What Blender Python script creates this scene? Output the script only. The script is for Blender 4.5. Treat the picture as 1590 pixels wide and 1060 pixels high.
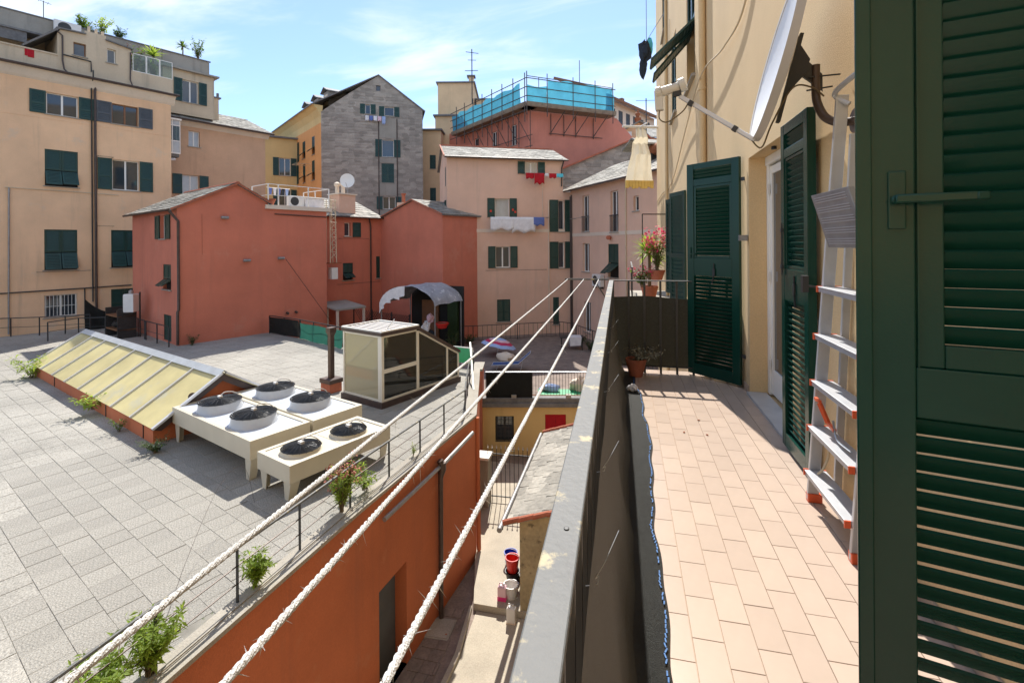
import bpy, math, random
from mathutils import Vector, Matrix
R = math.radians
rnd = random.Random(7)
for o in list(bpy.data.objects): bpy.data.objects.remove(o)
scn = bpy.context.scene
COL = scn.collection

# ------------------------------------------------------------------ camera
cam = bpy.data.cameras.new('camera'); camo = bpy.data.objects.new('camera', cam); COL.objects.link(camo)
cam.sensor_width = 36.0; cam.lens = 16.98; cam.shift_y = -0.0948
cam.clip_start = 0.02; cam.clip_end = 2000
camo.matrix_world = Matrix.Translation((0, 0, 1.6)) @ Matrix.Rotation(R(13.351), 4, 'Z') @ Matrix.Rotation(R(90), 4, 'X') @ Matrix.Rotation(R(-0.4), 4, 'Z')
scn.camera = camo

# ------------------------------------------------------------------ sky, sun, exposure
SUN = Vector((-0.155, 0.83, 1.0)).normalized()
w = bpy.data.worlds.new('World'); scn.world = w; w.use_nodes = True
nt = w.node_tree; nt.nodes.clear()
def N(tree, t, **k):
    n = tree.nodes.new(t)
    for a, b in k.items():
        if a.startswith('i_'):
            key = a[2:]
            n.inputs[int(key) if key.isdigit() else key.replace('_', ' ')].default_value = b
        else: setattr(n, a, b)
    return n
out = N(nt, 'ShaderNodeOutputWorld'); bg = N(nt, 'ShaderNodeBackground', i_Strength=0.102)
sky = N(nt, 'ShaderNodeTexSky', sky_type='NISHITA', sun_disc=False)
sky.sun_elevation = math.asin(SUN.z); sky.sun_rotation = math.atan2(SUN.x, SUN.y)
sky.altitude = 50; sky.air_density = 0.85; sky.dust_density = 0.1; sky.ozone_density = 5.0
tc = N(nt, 'ShaderNodeTexCoord'); sep = N(nt, 'ShaderNodeSeparateXYZ'); nt.links.new(tc.outputs['Generated'], sep.inputs[0])
zz = N(nt, 'ShaderNodeMath', operation='ADD'); zz.inputs[1].default_value = 0.22
nt.links.new(sep.outputs[2], zz.inputs[0])
dx = N(nt, 'ShaderNodeMath', operation='DIVIDE'); dy = N(nt, 'ShaderNodeMath', operation='DIVIDE')
for q, i in ((dx, 0), (dy, 1)):
    nt.links.new(sep.outputs[i], q.inputs[0]); nt.links.new(zz.outputs[0], q.inputs[1])
cmb = N(nt, 'ShaderNodeCombineXYZ'); nt.links.new(dx.outputs[0], cmb.inputs[0]); nt.links.new(dy.outputs[0], cmb.inputs[1])
mp = N(nt, 'ShaderNodeMapping'); mp.inputs['Rotation'].default_value = (0, 0, R(38)); mp.inputs['Scale'].default_value = (0.8, 2.3, 1); mp.inputs['Location'].default_value = (3.1, 1.4, 0)
nt.links.new(cmb.outputs[0], mp.inputs[0])
n1 = N(nt, 'ShaderNodeTexNoise', i_Scale=1.5, i_Detail=7.0, i_Roughness=0.56, i_Distortion=0.5); nt.links.new(mp.outputs[0], n1.inputs[0])
n2 = N(nt, 'ShaderNodeTexNoise', i_Scale=0.9, i_Detail=3.0); nt.links.new(cmb.outputs[0], n2.inputs[0])
ad = N(nt, 'ShaderNodeMath', operation='MULTIPLY_ADD'); ad.inputs[1].default_value = 0.55
nt.links.new(n2.outputs[0], ad.inputs[0]); nt.links.new(n1.outputs[0], ad.inputs[2])
rp = N(nt, 'ShaderNodeMapRange', interpolation_type='SMOOTHSTEP'); rp.inputs[1].default_value = 0.70; rp.inputs[2].default_value = 0.98; rp.inputs[3].default_value = 0.14; rp.inputs[4].default_value = 0.92
nt.links.new(ad.outputs[0], rp.inputs[0])
mx = N(nt, 'ShaderNodeMix', data_type='RGBA'); nt.links.new(rp.outputs[0], mx.inputs[0]); nt.links.new(sky.outputs[0], mx.inputs[6])
mx.inputs[7].default_value = (4.3, 4.75, 5.5, 1)
nt.links.new(mx.outputs[2], bg.inputs[0]); nt.links.new(bg.outputs[0], out.inputs[0])
sl = bpy.data.lights.new('sun', 'SUN'); sl.energy = 3.05; sl.angle = R(0.55); sl.color = (1.0, 0.955, 0.88)
so = bpy.data.objects.new('sun', sl); COL.objects.link(so); so.rotation_euler = SUN.to_track_quat('Z', 'Y').to_euler(); so.location = (-10, 40, 60)
vs = scn.view_settings
vs.view_transform = 'Standard'; vs.look = 'None'; vs.exposure = 1.30; vs.gamma = 1.0; vs.use_curve_mapping = False

# ------------------------------------------------------------------ materials
MATS = {}
def mat(name, col, rough=0.8, var=0.12, vscale=1.2, bump=0.0, bscale=60.0, metal=0.0, stain=None, streak=0.0, spec=0.5, coat=0.0, fine=0.0, trans=None, cells=None, patch=None):
    """procedural principled material: broad tone variation, fine grain, vertical streaks, bump"""
    m = bpy.data.materials.new(name); m.use_nodes = True; t = m.node_tree
    b = t.nodes['Principled BSDF']; L = t.links.new
    b.inputs['Roughness'].default_value = rough; b.inputs['Metallic'].default_value = metal
    b.inputs['Specular IOR Level'].default_value = spec; b.inputs['Coat Weight'].default_value = coat
    tcn = N(t, 'ShaderNodeTexCoord'); co = tcn.outputs['Object']
    no = N(t, 'ShaderNodeTexNoise', i_Scale=vscale, i_Detail=6.0, i_Roughness=0.6); L(co, no.inputs[0])
    mr = N(t, 'ShaderNodeMapRange'); mr.inputs[1].default_value = 0.28; mr.inputs[2].default_value = 0.72
    mr.inputs[3].default_value = 1 - var; mr.inputs[4].default_value = 1 + var; L(no.outputs[0], mr.inputs[0])
    cur = N(t, 'ShaderNodeMix', data_type='RGBA', blend_type='MULTIPLY'); cur.inputs[0].default_value = 1.0
    cur.inputs[6].default_value = (*col, 1); L(mr.outputs[0], cur.inputs[7]); cur = cur.outputs[2]
    if fine:
        fn = N(t, 'ShaderNodeTexNoise', i_Scale=bscale * 0.7, i_Detail=2.0); L(co, fn.inputs[0])
        fr = N(t, 'ShaderNodeMapRange'); fr.inputs[1].default_value = 0.3; fr.inputs[2].default_value = 0.7; fr.inputs[3].default_value = 1 - fine; fr.inputs[4].default_value = 1 + fine
        L(fn.outputs[0], fr.inputs[0])
        c2 = N(t, 'ShaderNodeMix', data_type='RGBA', blend_type='MULTIPLY'); c2.inputs[0].default_value = 1.0; L(cur, c2.inputs[6]); L(fr.outputs[0], c2.inputs[7]); cur = c2.outputs[2]
    if cells:      # each slate or slab a tone of its own
        mpc = N(t, 'ShaderNodeMapping'); mpc.inputs['Scale'].default_value = cells[:3]; L(co, mpc.inputs[0])
        vo = N(t, 'ShaderNodeTexVoronoi', i_Scale=1.0, i_Randomness=0.55); L(mpc.outputs[0], vo.inputs['Vector'])
        sp = N(t, 'ShaderNodeSeparateColor'); L(vo.outputs['Color'], sp.inputs[0])
        vr = N(t, 'ShaderNodeMapRange'); vr.inputs[3].default_value = 1 - cells[3]; vr.inputs[4].default_value = 1 + cells[3]; L(sp.outputs[0], vr.inputs[0])
        c4 = N(t, 'ShaderNodeMix', data_type='RGBA', blend_type='MULTIPLY'); c4.inputs[0].default_value = 1.0; L(cur, c4.inputs[6]); L(vr.outputs[0], c4.inputs[7]); cur = c4.outputs[2]
    if patch:      # faded and repaired patches of plaster
        pn = N(t, 'ShaderNodeTexNoise', i_Scale=patch[1], i_Detail=9.0, i_Roughness=0.7); L(co, pn.inputs[0])
        pr = N(t, 'ShaderNodeMapRange', interpolation_type='SMOOTHSTEP'); pr.inputs[1].default_value = 0.56; pr.inputs[2].default_value = 0.68; pr.inputs[4].default_value = patch[2]; L(pn.outputs[0], pr.inputs[0])
        c5 = N(t, 'ShaderNodeMix', data_type='RGBA'); L(pr.outputs[0], c5.inputs[0]); L(cur, c5.inputs[6]); c5.inputs[7].default_value = (*patch[0], 1); cur = c5.outputs[2]
    if streak:
        mpp = N(t, 'ShaderNodeMapping'); mpp.inputs['Scale'].default_value = (2.2, 2.2, 0.16); L(co, mpp.inputs[0])
        sn = N(t, 'ShaderNodeTexNoise', i_Scale=1.0, i_Detail=5.0, i_Roughness=0.65); L(mpp.outputs[0], sn.inputs[0])
        sr = N(t, 'ShaderNodeMapRange', interpolation_type='SMOOTHSTEP'); sr.inputs[1].default_value = 0.52; sr.inputs[2].default_value = 0.78; sr.inputs[4].default_value = streak
        L(sn.outputs[0], sr.inputs[0])
        c3 = N(t, 'ShaderNodeMix', data_type='RGBA'); L(sr.outputs[0], c3.inputs[0]); L(cur, c3.inputs[6]); c3.inputs[7].default_value = (*(stain or tuple(x * 0.5 for x in col)), 1); cur = c3.outputs[2]
    elif stain:
        sn = N(t, 'ShaderNodeTexNoise', i_Scale=vscale * 2.3, i_Detail=8.0, i_Roughness=0.68); L(co, sn.inputs[0])
        sr = N(t, 'ShaderNodeMapRange', interpolation_type='SMOOTHSTEP'); sr.inputs[1].default_value = 0.55; sr.inputs[2].default_value = 0.66
        L(sn.outputs[0], sr.inputs[0])
        c3 = N(t, 'ShaderNodeMix', data_type='RGBA'); L(sr.outputs[0], c3.inputs[0]); L(cur, c3.inputs[6]); c3.inputs[7].default_value = (*stain, 1); cur = c3.outputs[2]
    L(cur, b.inputs['Base Color'])
    if bump:
        bn = N(t, 'ShaderNodeTexNoise', i_Scale=bscale, i_Detail=4.0); L(co, bn.inputs[0])
        bb = N(t, 'ShaderNodeBump', i_Strength=bump, i_Distance=0.01); L(bn.outputs[0], bb.inputs['Height']); L(bb.outputs[0], b.inputs['Normal'])
    if trans:
        tr = N(t, 'ShaderNodeBsdfTranslucent'); tr.inputs[0].default_value = (*trans[0], 1)
        ms = N(t, 'ShaderNodeMixShader'); ms.inputs[0].default_value = trans[1]
        L(b.outputs[0], ms.inputs[1]); L(tr.outputs[0], ms.inputs[2]); L(ms.outputs[0], t.nodes['Material Output'].inputs[0])
    MATS[name] = m; return m
def vary(name, amount=0.12, hue=0.0):
    """tint every object of a material by its own random value"""
    m = MATS[name]; t = m.node_tree; b = t.nodes['Principled BSDF']; L = t.links.new
    src = b.inputs['Base Color'].links[0].from_socket
    oi = N(t, 'ShaderNodeObjectInfo'); mr = N(t, 'ShaderNodeMapRange'); mr.inputs[3].default_value = 1 - amount; mr.inputs[4].default_value = 1 + amount
    L(oi.outputs['Random'], mr.inputs[0]); c = N(t, 'ShaderNodeMix', data_type='RGBA', blend_type='MULTIPLY'); c.inputs[0].default_value = 1
    L(src, c.inputs[6]); L(mr.outputs[0], c.inputs[7]); L(c.outputs[2], b.inputs['Base Color'])
def glass(name, tint=(0.75, 0.8, 0.76), through=0.7, rough=0.02):
    m = bpy.data.materials.new(name); m.use_nodes = True; t = m.node_tree; t.nodes.clear(); L = t.links.new
    o = N(t, 'ShaderNodeOutputMaterial'); tr = N(t, 'ShaderNodeBsdfTransparent'); tr.inputs[0].default_value = (*tint, 1)
    gl = N(t, 'ShaderNodeBsdfGlossy', i_Roughness=rough); df = N(t, 'ShaderNodeBsdfDiffuse'); df.inputs[0].default_value = (0.8, 0.72, 0.48, 1) if name == 'lit_view_glass' else (0.35, 0.36, 0.33, 1)  # cream diffuse paints sunlit view and reflection into the stair house front pane
    fr = N(t, 'ShaderNodeFresnel', i_IOR=1.5); m1 = N(t, 'ShaderNodeMixShader'); m1.inputs[0].default_value = 1 - through
    L(tr.outputs[0], m1.inputs[1]); L(df.outputs[0], m1.inputs[2]); m2 = N(t, 'ShaderNodeMixShader'); L(fr.outputs[0], m2.inputs[0]); L(m1.outputs[0], m2.inputs[1]); L(gl.outputs[0], m2.inputs[2])
    L(m2.outputs[0], o.inputs[0]); MATS[name] = m; return m
P_ = dict(bump=0.35, bscale=45, vscale=0.5, fine=0.05)
mat('ocher_plaster', (0.80, 0.515, 0.305), 0.9, 0.13, streak=0.5, stain=(0.5, 0.34, 0.22), patch=((0.66, 0.50, 0.36), .8, .55), **P_)
mat('ocher_wing_plaster', (0.62, 0.38, 0.23), 0.9, 0.12, streak=0.4, patch=((0.5, 0.34, 0.23), .7, .5), **P_)
mat('attic_plaster', (0.59, 0.475, 0.33), 0.9, 0.12, streak=0.55, stain=(0.28, 0.24, 0.18), **P_)
mat('grey_render', (0.34, 0.31, 0.26), 0.92, 0.2, streak=0.5, stain=(0.16, 0.15, 0.13), **P_)
mat('pink_plaster', (0.71, 0.46, 0.335), 0.9, 0.10, streak=0.4, stain=(0.5, 0.35, 0.27), patch=((0.74, 0.54, 0.42), .7, .5), **P_)
mat('salmon_plaster', (0.60, 0.22, 0.15), 0.9, 0.12, streak=0.2, **P_)
mat('red_plaster', (0.58, 0.185, 0.115), 0.9, 0.13, streak=0.42, stain=(0.42, 0.15, 0.10), patch=((0.60, 0.24, 0.16), .6, .6), **P_)
mat('orange_plaster', (0.49, 0.14, 0.055), 0.85, 0.15, streak=0.5, stain=(0.34, 0.11, 0.055), patch=((0.50, 0.19, 0.09), 1.3, .55), **P_)
mat('bright_orange_plaster', (0.72, 0.33, 0.11), 0.9, 0.08, streak=0.15, **P_)
mat('yellow_plaster', (0.70, 0.50, 0.22), 0.9, 0.08, streak=0.25, **P_)
mat('cream_plaster', (0.68, 0.49, 0.26), 0.9, 0.07, vscale=0.7, bump=0.35, bscale=120, fine=0.07, streak=0.3, stain=(0.6, 0.42, 0.22))
mat('beige_plaster', (0.72, 0.51, 0.30), 0.9, 0.1, streak=0.25, **P_)
mat('white_band', (0.70, 0.58, 0.46), 0.9, 0.08, **P_)
mat('cornice', (0.72, 0.62, 0.50), 0.9, 0.10, streak=0.3, **P_)
mat('old_plaster', (0.42, 0.34, 0.20), 0.95, 0.25, vscale=1.6, stain=(0.19, 0.15, 0.09), bump=0.7, bscale=18, fine=0.1)
mat('concrete', (0.34, 0.31, 0.26), 0.92, 0.18, vscale=1.3, bump=0.4, bscale=60, fine=0.12)
mat('path_concrete', (0.42, 0.37, 0.29), 0.92, 0.16, vscale=1.1, bump=0.3, bscale=50, fine=0.10)
mat('alley_paving', (0.22, 0.17, 0.14), 0.92, 0.3, vscale=2.2, bump=0.5, bscale=30, fine=0.15)
mat('paver', (0.30, 0.283, 0.248), 0.93, 0.24, vscale=0.45, bump=0.9, bscale=70, fine=0.36)
mat('paver_joint', (0.22, 0.205, 0.175), 0.95, 0.25, vscale=3, stain=(0.10, 0.12, 0.06))
mat('slate_roof', (0.275, 0.255, 0.215), 0.8, 0.3, vscale=0.9, bump=0.5, bscale=12, fine=0.18, cells=(2.2, 2.2, 2.2, .28))
mat('slate_wall', (0.335, 0.29, 0.24), 0.8, 0.2, vscale=0.5, bump=0.3, bscale=20, fine=0.12, cells=(1.6, .5, 3.3, .22))
mat('dark_slate', (0.17, 0.165, 0.16), 0.75, 0.25, vscale=1.4, bump=0.4, bscale=12, fine=0.15)
mat('terracotta', (0.42, 0.13, 0.07), 0.85, 0.25, vscale=4, bump=0.3, bscale=25)
mat('shutter_green', (0.012, 0.050, 0.040), 0.42, 0.2, vscale=2)
mat('shutter_grey', (0.075, 0.085, 0.095), 0.6, 0.2, vscale=2)
mat('near_green', (0.006, 0.043, 0.031), 0.2, 0.12, vscale=3, bump=0.04, bscale=140, spec=0.27)
mat('white_paint', (0.80, 0.78, 0.72), 0.45, 0.05)
mat('brown_wood', (0.22, 0.10, 0.045), 0.6, 0.15, vscale=6)
mat('window_glass', (0.035, 0.045, 0.055), 0.04, 0.2, vscale=0.9, spec=1.0)
mat('curtain_glass', (0.42, 0.42, 0.40), 0.08, 0.12, vscale=3, spec=0.9)
mat('dark_inside', (0.02, 0.018, 0.016), 0.9, 0.2)  # near-black colour stands in for the shade of unlit interiors
mat('dark_metal', (0.045, 0.045, 0.045), 0.5, 0.25, vscale=8, metal=0.3)
mat('brown_metal', (0.075, 0.045, 0.035), 0.5, 0.2, vscale=5)
mat('copper_pipe', (0.08, 0.055, 0.045), 0.45, 0.25, vscale=6, metal=0.3)
mat('grey_pipe', (0.30, 0.29, 0.28), 0.45, 0.2, vscale=6, metal=0.4)
mat('galvanised', (0.52, 0.54, 0.55), 0.42, 0.2, vscale=9, metal=0.7)
mat('aluminium', (0.50, 0.51, 0.53), 0.4, 0.08, vscale=9, metal=0.35)
mat('rail_paint', (0.088, 0.09, 0.088), 0.6, 0.12, vscale=5, stain=(0.36, 0.30, 0.17), bump=0.15, bscale=70)
mat('baluster_paint', (0.045, 0.042, 0.036), 0.5, 0.25, vscale=9)
mat('rope', (0.62, 0.61, 0.585), 0.95, 0.12, vscale=25, bump=0.5, bscale=400)
mat('tile', (0.505, 0.392, 0.312), 0.24, 0.06, vscale=1.6, stain=None, bump=0.05, bscale=12, fine=0.03); vary('tile', 0.05)
mat('tile_joint', (0.47, 0.35, 0.25), 0.9, 0.15, vscale=5)
mat('marble', (0.50, 0.49, 0.47), 0.3, 0.15, vscale=4)
mat('net', (0.017, 0.020, 0.018), 0.8, 0.4, vscale=30, bump=1.0, bscale=300, fine=0.85, trans=((0.05, 0.040, 0.022), 0.14))
mat('net_sunlit', (0.022, 0.024, 0.021), 0.5, 0.4, vscale=30, bump=1.0, bscale=300, fine=0.85, trans=((0.20, 0.145, 0.075), 0.26))  # sunlit copy of net: brown of sun shining through put into its colour
mat('net_edge', (0.04, 0.14, 0.36), 0.7, 0.4, vscale=60)
mat('green_net', (0.02, 0.11, 0.08), 0.7, 0.35, vscale=2, trans=((0.04, 0.19, 0.14), 0.4))
mat('green_sheet', (0.02, 0.30, 0.12), 0.5, 0.2, vscale=2)
mat('black_net', (0.014, 0.015, 0.013), 0.9, 0.3, vscale=5, trans=((0.03, 0.03, 0.025), 0.3))
mat('ac_cream', (0.56, 0.51, 0.40), 0.42, 0.06, vscale=2, streak=0.25, stain=(0.5, 0.44, 0.33))
mat('ac_top', (0.50, 0.53, 0.57), 0.35, 0.08, vscale=3)
mat('fan_black', (0.014, 0.015, 0.017), 0.4, 0.2, vscale=5)
mat('skylight_panel', (0.60, 0.52, 0.26), 0.28, 0.22, vscale=0.9, bump=0.12, bscale=6, patch=((0.52, 0.50, 0.38), .7, .75))
mat('lead_ridge', (0.55, 0.57, 0.57), 0.5, 0.12, vscale=3, metal=0.3)
mat('skylight_bar', (0.68, 0.69, 0.70), 0.4, 0.06, metal=0.3)
mat('encl_frame', (0.74, 0.70, 0.60), 0.45, 0.05)
mat('encl_brown', (0.065, 0.042, 0.038), 0.5, 0.2, vscale=4)
mat('blue_tarp', (0.08, 0.33, 0.46), 0.6, 0.35, vscale=1.1, trans=((0.10, 0.46, 0.62), 0.42))
mat('scaffold_tube', (0.10, 0.075, 0.06), 0.6, 0.3, vscale=5, metal=0.3)
mat('scaffold_plank', (0.24, 0.18, 0.12), 0.85, 0.25, vscale=2)
mat('dish_white', (0.74, 0.74, 0.73), 0.4, 0.04)
mat('dish_rim', (0.46, 0.43, 0.39), 0.5, 0.08)
mat('lnb', (0.58, 0.54, 0.45), 0.5, 0.08)
mat('cable_cream', (0.60, 0.50, 0.34), 0.6, 0.1)
mat('red_plastic', (0.65, 0.03, 0.02), 0.35, 0.1)
mat('orange_plastic', (0.75, 0.12, 0.04), 0.4, 0.1)
mat('blue_plastic', (0.02, 0.06, 0.42), 0.35, 0.1)
mat('black_plastic', (0.02, 0.02, 0.02), 0.5, 0.2)
mat('white_plastic', (0.72, 0.70, 0.66), 0.4, 0.1)
mat('pink_liquid', (0.75, 0.04, 0.22), 0.3, 0.1)
mat('pale_pink', (0.75, 0.50, 0.55), 0.35, 0.1)
mat('cloth_white', (0.74, 0.72, 0.72), 0.9, 0.12, vscale=4)
mat('cloth_blue', (0.12, 0.17, 0.42), 0.9, 0.15, vscale=4)
mat('cloth_lightblue', (0.35, 0.45, 0.68), 0.9, 0.15, vscale=4)
mat('cloth_red', (0.42, 0.006, 0.014), 0.9, 0.15, vscale=5)
mat('cloth_cyan', (0.10, 0.52, 0.62), 0.9, 0.1)
mat('cloth_dark', (0.02, 0.03, 0.045), 0.9, 0.3, vscale=8)
mat('awning_cloth', (0.70, 0.66, 0.56), 0.9, 0.1, vscale=4, trans=((0.7, 0.62, 0.45), 0.35))
mat('yellow_fringe', (0.72, 0.50, 0.14), 0.9, 0.15)
mat('tarp_grey', (0.34, 0.35, 0.37), 0.6, 0.3, vscale=1.2, bump=0.4, bscale=5, stain=(0.66, 0.66, 0.64))
mat('canvas_blue', (0.014, 0.06, 0.20), 0.7, 0.15, vscale=3)
mat('rust', (0.30, 0.10, 0.04), 0.85, 0.3, vscale=8)
mat('leaf', (0.075, 0.14, 0.022), 0.6, 0.3, vscale=9, trans=((0.20, 0.30, 0.03), 0.4))
mat('leaf_light', (0.17, 0.25, 0.035), 0.6, 0.3, vscale=9, trans=((0.45, 0.58, 0.07), 0.5))
mat('leaf_dark', (0.035, 0.07, 0.02), 0.6, 0.3, vscale=9, trans=((0.10, 0.18, 0.03), 0.35))
mat('leaf_dry', (0.22, 0.20, 0.13), 0.8, 0.3, vscale=9)
mat('stem', (0.14, 0.10, 0.05), 0.8, 0.2)
mat('flower_pink', (0.72, 0.05, 0.14), 0.7, 0.2, trans=((0.8, 0.12, 0.2), 0.3))
mat('flower_rust', (0.35, 0.12, 0.08), 0.8, 0.2)
glass('clear_glass', (0.8, 0.84, 0.8), 0.93); glass('rail_glass', (0.75, 0.85, 0.8), 0.85); glass('lit_view_glass', (0.9, 0.85, 0.68), 0.5)

# ------------------------------------------------------------------ mesh building helpers
class MB:
    def __init__(s): s.v = []; s.f = []
    def _a(s, pts):
        i = len(s.v); s.v.extend([tuple(p) for p in pts]); return i
    def poly(s, *pts):
        i = s._a(pts); s.f.append(tuple(range(i, i + len(pts)))); return s
    def hexa(s, p):          # 8 points: bottom 0-3, top 4-7
        i = s._a(p)
        for q in ((0, 3, 2, 1), (4, 5, 6, 7), (0, 1, 5, 4), (1, 2, 6, 5), (2, 3, 7, 6), (3, 0, 4, 7)): s.f.append(tuple(i + k for k in q))
        return s
    def box(s, x0, x1, y0, y1, z0, z1):
        return s.hexa([(x0, y0, z0), (x1, y0, z0), (x1, y1, z0), (x0, y1, z0), (x0, y0, z1), (x1, y0, z1), (x1, y1, z1), (x0, y1, z1)])
    def cbox(s, x0, x1, y0, y1, z0, z1, c):   # box whose top edges are chamfered
        i = s._a([(x0, y0, z0), (x1, y0, z0), (x1, y1, z0), (x0, y1, z0), (x0, y0, z1 - c), (x1, y0, z1 - c), (x1, y1, z1 - c), (x0, y1, z1 - c),
                  (x0 + c, y0 + c, z1), (x1 - c, y0 + c, z1), (x1 - c, y1 - c, z1), (x0 + c, y1 - c, z1)])
        for q in ((0, 1, 5, 4), (1, 2, 6, 5), (2, 3, 7, 6), (3, 0, 4, 7), (4, 5, 9, 8), (5, 6, 10, 9), (6, 7, 11, 10), (7, 4, 8, 11), (8, 9, 10, 11)): s.f.append(tuple(i + k for k in q))
        return s
    def bar(s, p, q, wx, wz=None, up=(0, 0, 1)):
        p, q = Vector(p), Vector(q); wz = wz or wx; d = (q - p).normalized(); u = Vector(up)
        a = d.cross(u)
        if a.length < 1e-4: a = d.cross(Vector((1, 0, 0)))
        a.normalize(); b = a.cross(d).normalized(); a *= wx / 2; b *= wz / 2
        return s.hexa([p - a - b, p + a - b, q + a - b, q - a - b, p - a + b, p + a + b, q + a + b, q - a + b])
    def tube(s, pts, r, n=8, closed=False):
        pts = [Vector(p) for p in pts]; m = len(pts); rs = r if isinstance(r, (list, tuple)) else [r] * m
        prev = None; start = len(s.v)
        for k, p in enumerate(pts):
            if closed: d = pts[(k + 1) % m] - pts[k - 1]
            else: d = pts[min(k + 1, m - 1)] - pts[max(k - 1, 0)]
            d.normalize()
            if prev is None:
                a = d.cross(Vector((0, 0, 1)))
                if a.length < 1e-3: a = d.cross(Vector((0, 1, 0)))
            else: a = prev - d * prev.dot(d)
            a.normalize(); prev = a; b = d.cross(a)
            s._a([p + (a * math.cos(6.2832 * j / n) + b * math.sin(6.2832 * j / n)) * rs[k] for j in range(n)])
        for k in range(m if closed else m - 1):
            k2 = (k + 1) % m
            for j in range(n): s.f.append((start + k * n + j, start + k * n + (j + 1) % n, start + k2 * n + (j + 1) % n, start + k2 * n + j))
        if not closed:
            s.f.append(tuple(start + j for j in reversed(range(n)))); s.f.append(tuple(start + (m - 1) * n + j for j in range(n)))
        return s
    def lathe(s, prof, n=24, c=(0, 0, 0), cap=True):
        st = len(s.v); c = Vector(c)
        for r, z in prof: s._a([c + Vector((r * math.cos(6.2832 * j / n), r * math.sin(6.2832 * j / n), z)) for j in range(n)])
        for k in range(len(prof) - 1):
            for j in range(n): s.f.append((st + k * n + j, st + k * n + (j + 1) % n, st + (k + 1) * n + (j + 1) % n, st + (k + 1) * n + j))
        if cap:
            s.f.append(tuple(st + j for j in reversed(range(n)))); s.f.append(tuple(st + (len(prof) - 1) * n + j for j in range(n)))
        return s
    def prism(s, pts, vec):   # planar polygon extruded by a vector
        pts = [Vector(p) for p in pts]; vec = Vector(vec); n = len(pts); i = s._a(pts); s._a([p + vec for p in pts])
        s.f.append(tuple(reversed(range(i, i + n)))); s.f.append(tuple(range(i + n, i + 2 * n)))
        for k in range(n): s.f.append((i + k, i + (k + 1) % n, i + n + (k + 1) % n, i + n + k))
        return s
    def mesh(s, name, m, smooth=False, off=(0, 0, 0)):
        me = bpy.data.meshes.new(name)
        v = s.v if off == (0, 0, 0) else [(a - off[0], b - off[1], c - off[2]) for a, b, c in s.v]
        me.from_pydata(v, [], s.f); me.materials.append(MATS[m]); me.validate(); me.update()
        if smooth:
            me.shade_smooth(); me.set_sharp_from_angle(angle=R(40))
        return me
    def build(s, name, m, parent=None, smooth=False, off=(0, 0, 0), bevel=0):
        o = bpy.data.objects.new(name, s.mesh(name, m, smooth, off)); COL.objects.link(o)
        if parent is not None: o.parent = parent
        elif off != (0, 0, 0): o.location = off
        if bevel:
            b = o.modifiers.new('bevel', 'BEVEL'); b.width = bevel; b.segments = 2; b.limit_method = 'ANGLE'
        return o
def tag(o, label=None, cat=None, group=None, kind=None):
    if label: o['label'] = label
    if cat: o['category'] = cat
    if group: o['group'] = group
    if kind: o['kind'] = kind
    return o
def empty(name, loc=(0, 0, 0), rz=0.0, label=None, cat=None, group=None):
    o = bpy.data.objects.new(name, None); COL.objects.link(o); o.location = loc; o.rotation_euler = (0, 0, rz); o.empty_display_size = 0.2
    return tag(o, label, cat, group)
def inst(o, parent, loc=(0, 0, 0), rot=(0, 0, 0), sc=(1, 1, 1), name=None):
    c = bpy.data.objects.new(name or o.name.split('.')[0], o.data); COL.objects.link(c); c.parent = parent; c.location = loc; c.rotation_euler = rot; c.scale = sc
    return c
class Bld:
    """a thing with a local frame: x runs along its main face (left to right seen from outside), y into it, z is world height"""
    def __init__(s, name, label, cat, p, ang, base, group=None):
        s.base = base; s.e = empty(name, (p[0], p[1], base), R(90 - ang), label, cat, group)
    def add(s, mb, name, m, parent=None, smooth=False, bevel=0):
        return mb.build(name, m, parent or s.e, smooth, (0, 0, s.base), bevel)
def frame2(o, ang):   # local turn inside a building for a second face: returns f(x,y,z)->(x,y,z)
    a = R(-ang); c, sn = math.cos(a), math.sin(a)
    return lambda x, y, z: (o[0] + x * c - y * sn, o[1] + x * sn + y * c, z)
IDT = lambda x, y, z: (x, y, z)
class TM(MB):
    """mesh builder that maps every point through a frame"""
    def __init__(s, T=IDT): super().__init__(); s.T = T
    def _a(s, pts):
        i = len(s.v); s.v.extend([s.T(*p) for p in pts]); return i
def wall_face(mb, x0, x1, z0, z1, holes, depth=0.24, y=0.0):
    xs = sorted({x0, x1, *[h[0] for h in holes], *[h[1] for h in holes]}); zs = sorted({z0, z1, *[h[2] for h in holes], *[h[3] for h in holes]})
    xs = [q for q in xs if x0 <= q <= x1]; zs = [q for q in zs if z0 <= q <= z1]
    for a, b in zip(xs, xs[1:]):
        run = None
        for c, d in zip(zs, zs[1:]):
            mx_, mz_ = (a + b) / 2, (c + d) / 2
            if any(h[0] < mx_ < h[1] and h[2] < mz_ < h[3] for h in holes):
                if run: mb.poly((a, y, run[0]), (b, y, run[0]), (b, y, run[1]), (a, y, run[1])); run = None
            else: run = (run[0], d) if run else (c, d)
        if run: mb.poly((a, y, run[0]), (b, y, run[0]), (b, y, run[1]), (a, y, run[1]))
    for a, b, c, d in [h[:4] for h in holes]:
        e = y + depth
        mb.poly((a, y, c), (a, e, c), (a, e, d), (a, y, d)); mb.poly((b, y, c), (b, y, d), (b, e, d), (b, e, c))
        mb.poly((a, y, c), (b, y, c), (b, e, c), (a, e, c)); mb.poly((a, y, d), (a, e, d), (b, e, d), (b, y, d))
        mb.poly((a, e, c), (b, e, c), (b, e, d), (a, e, d))
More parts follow.
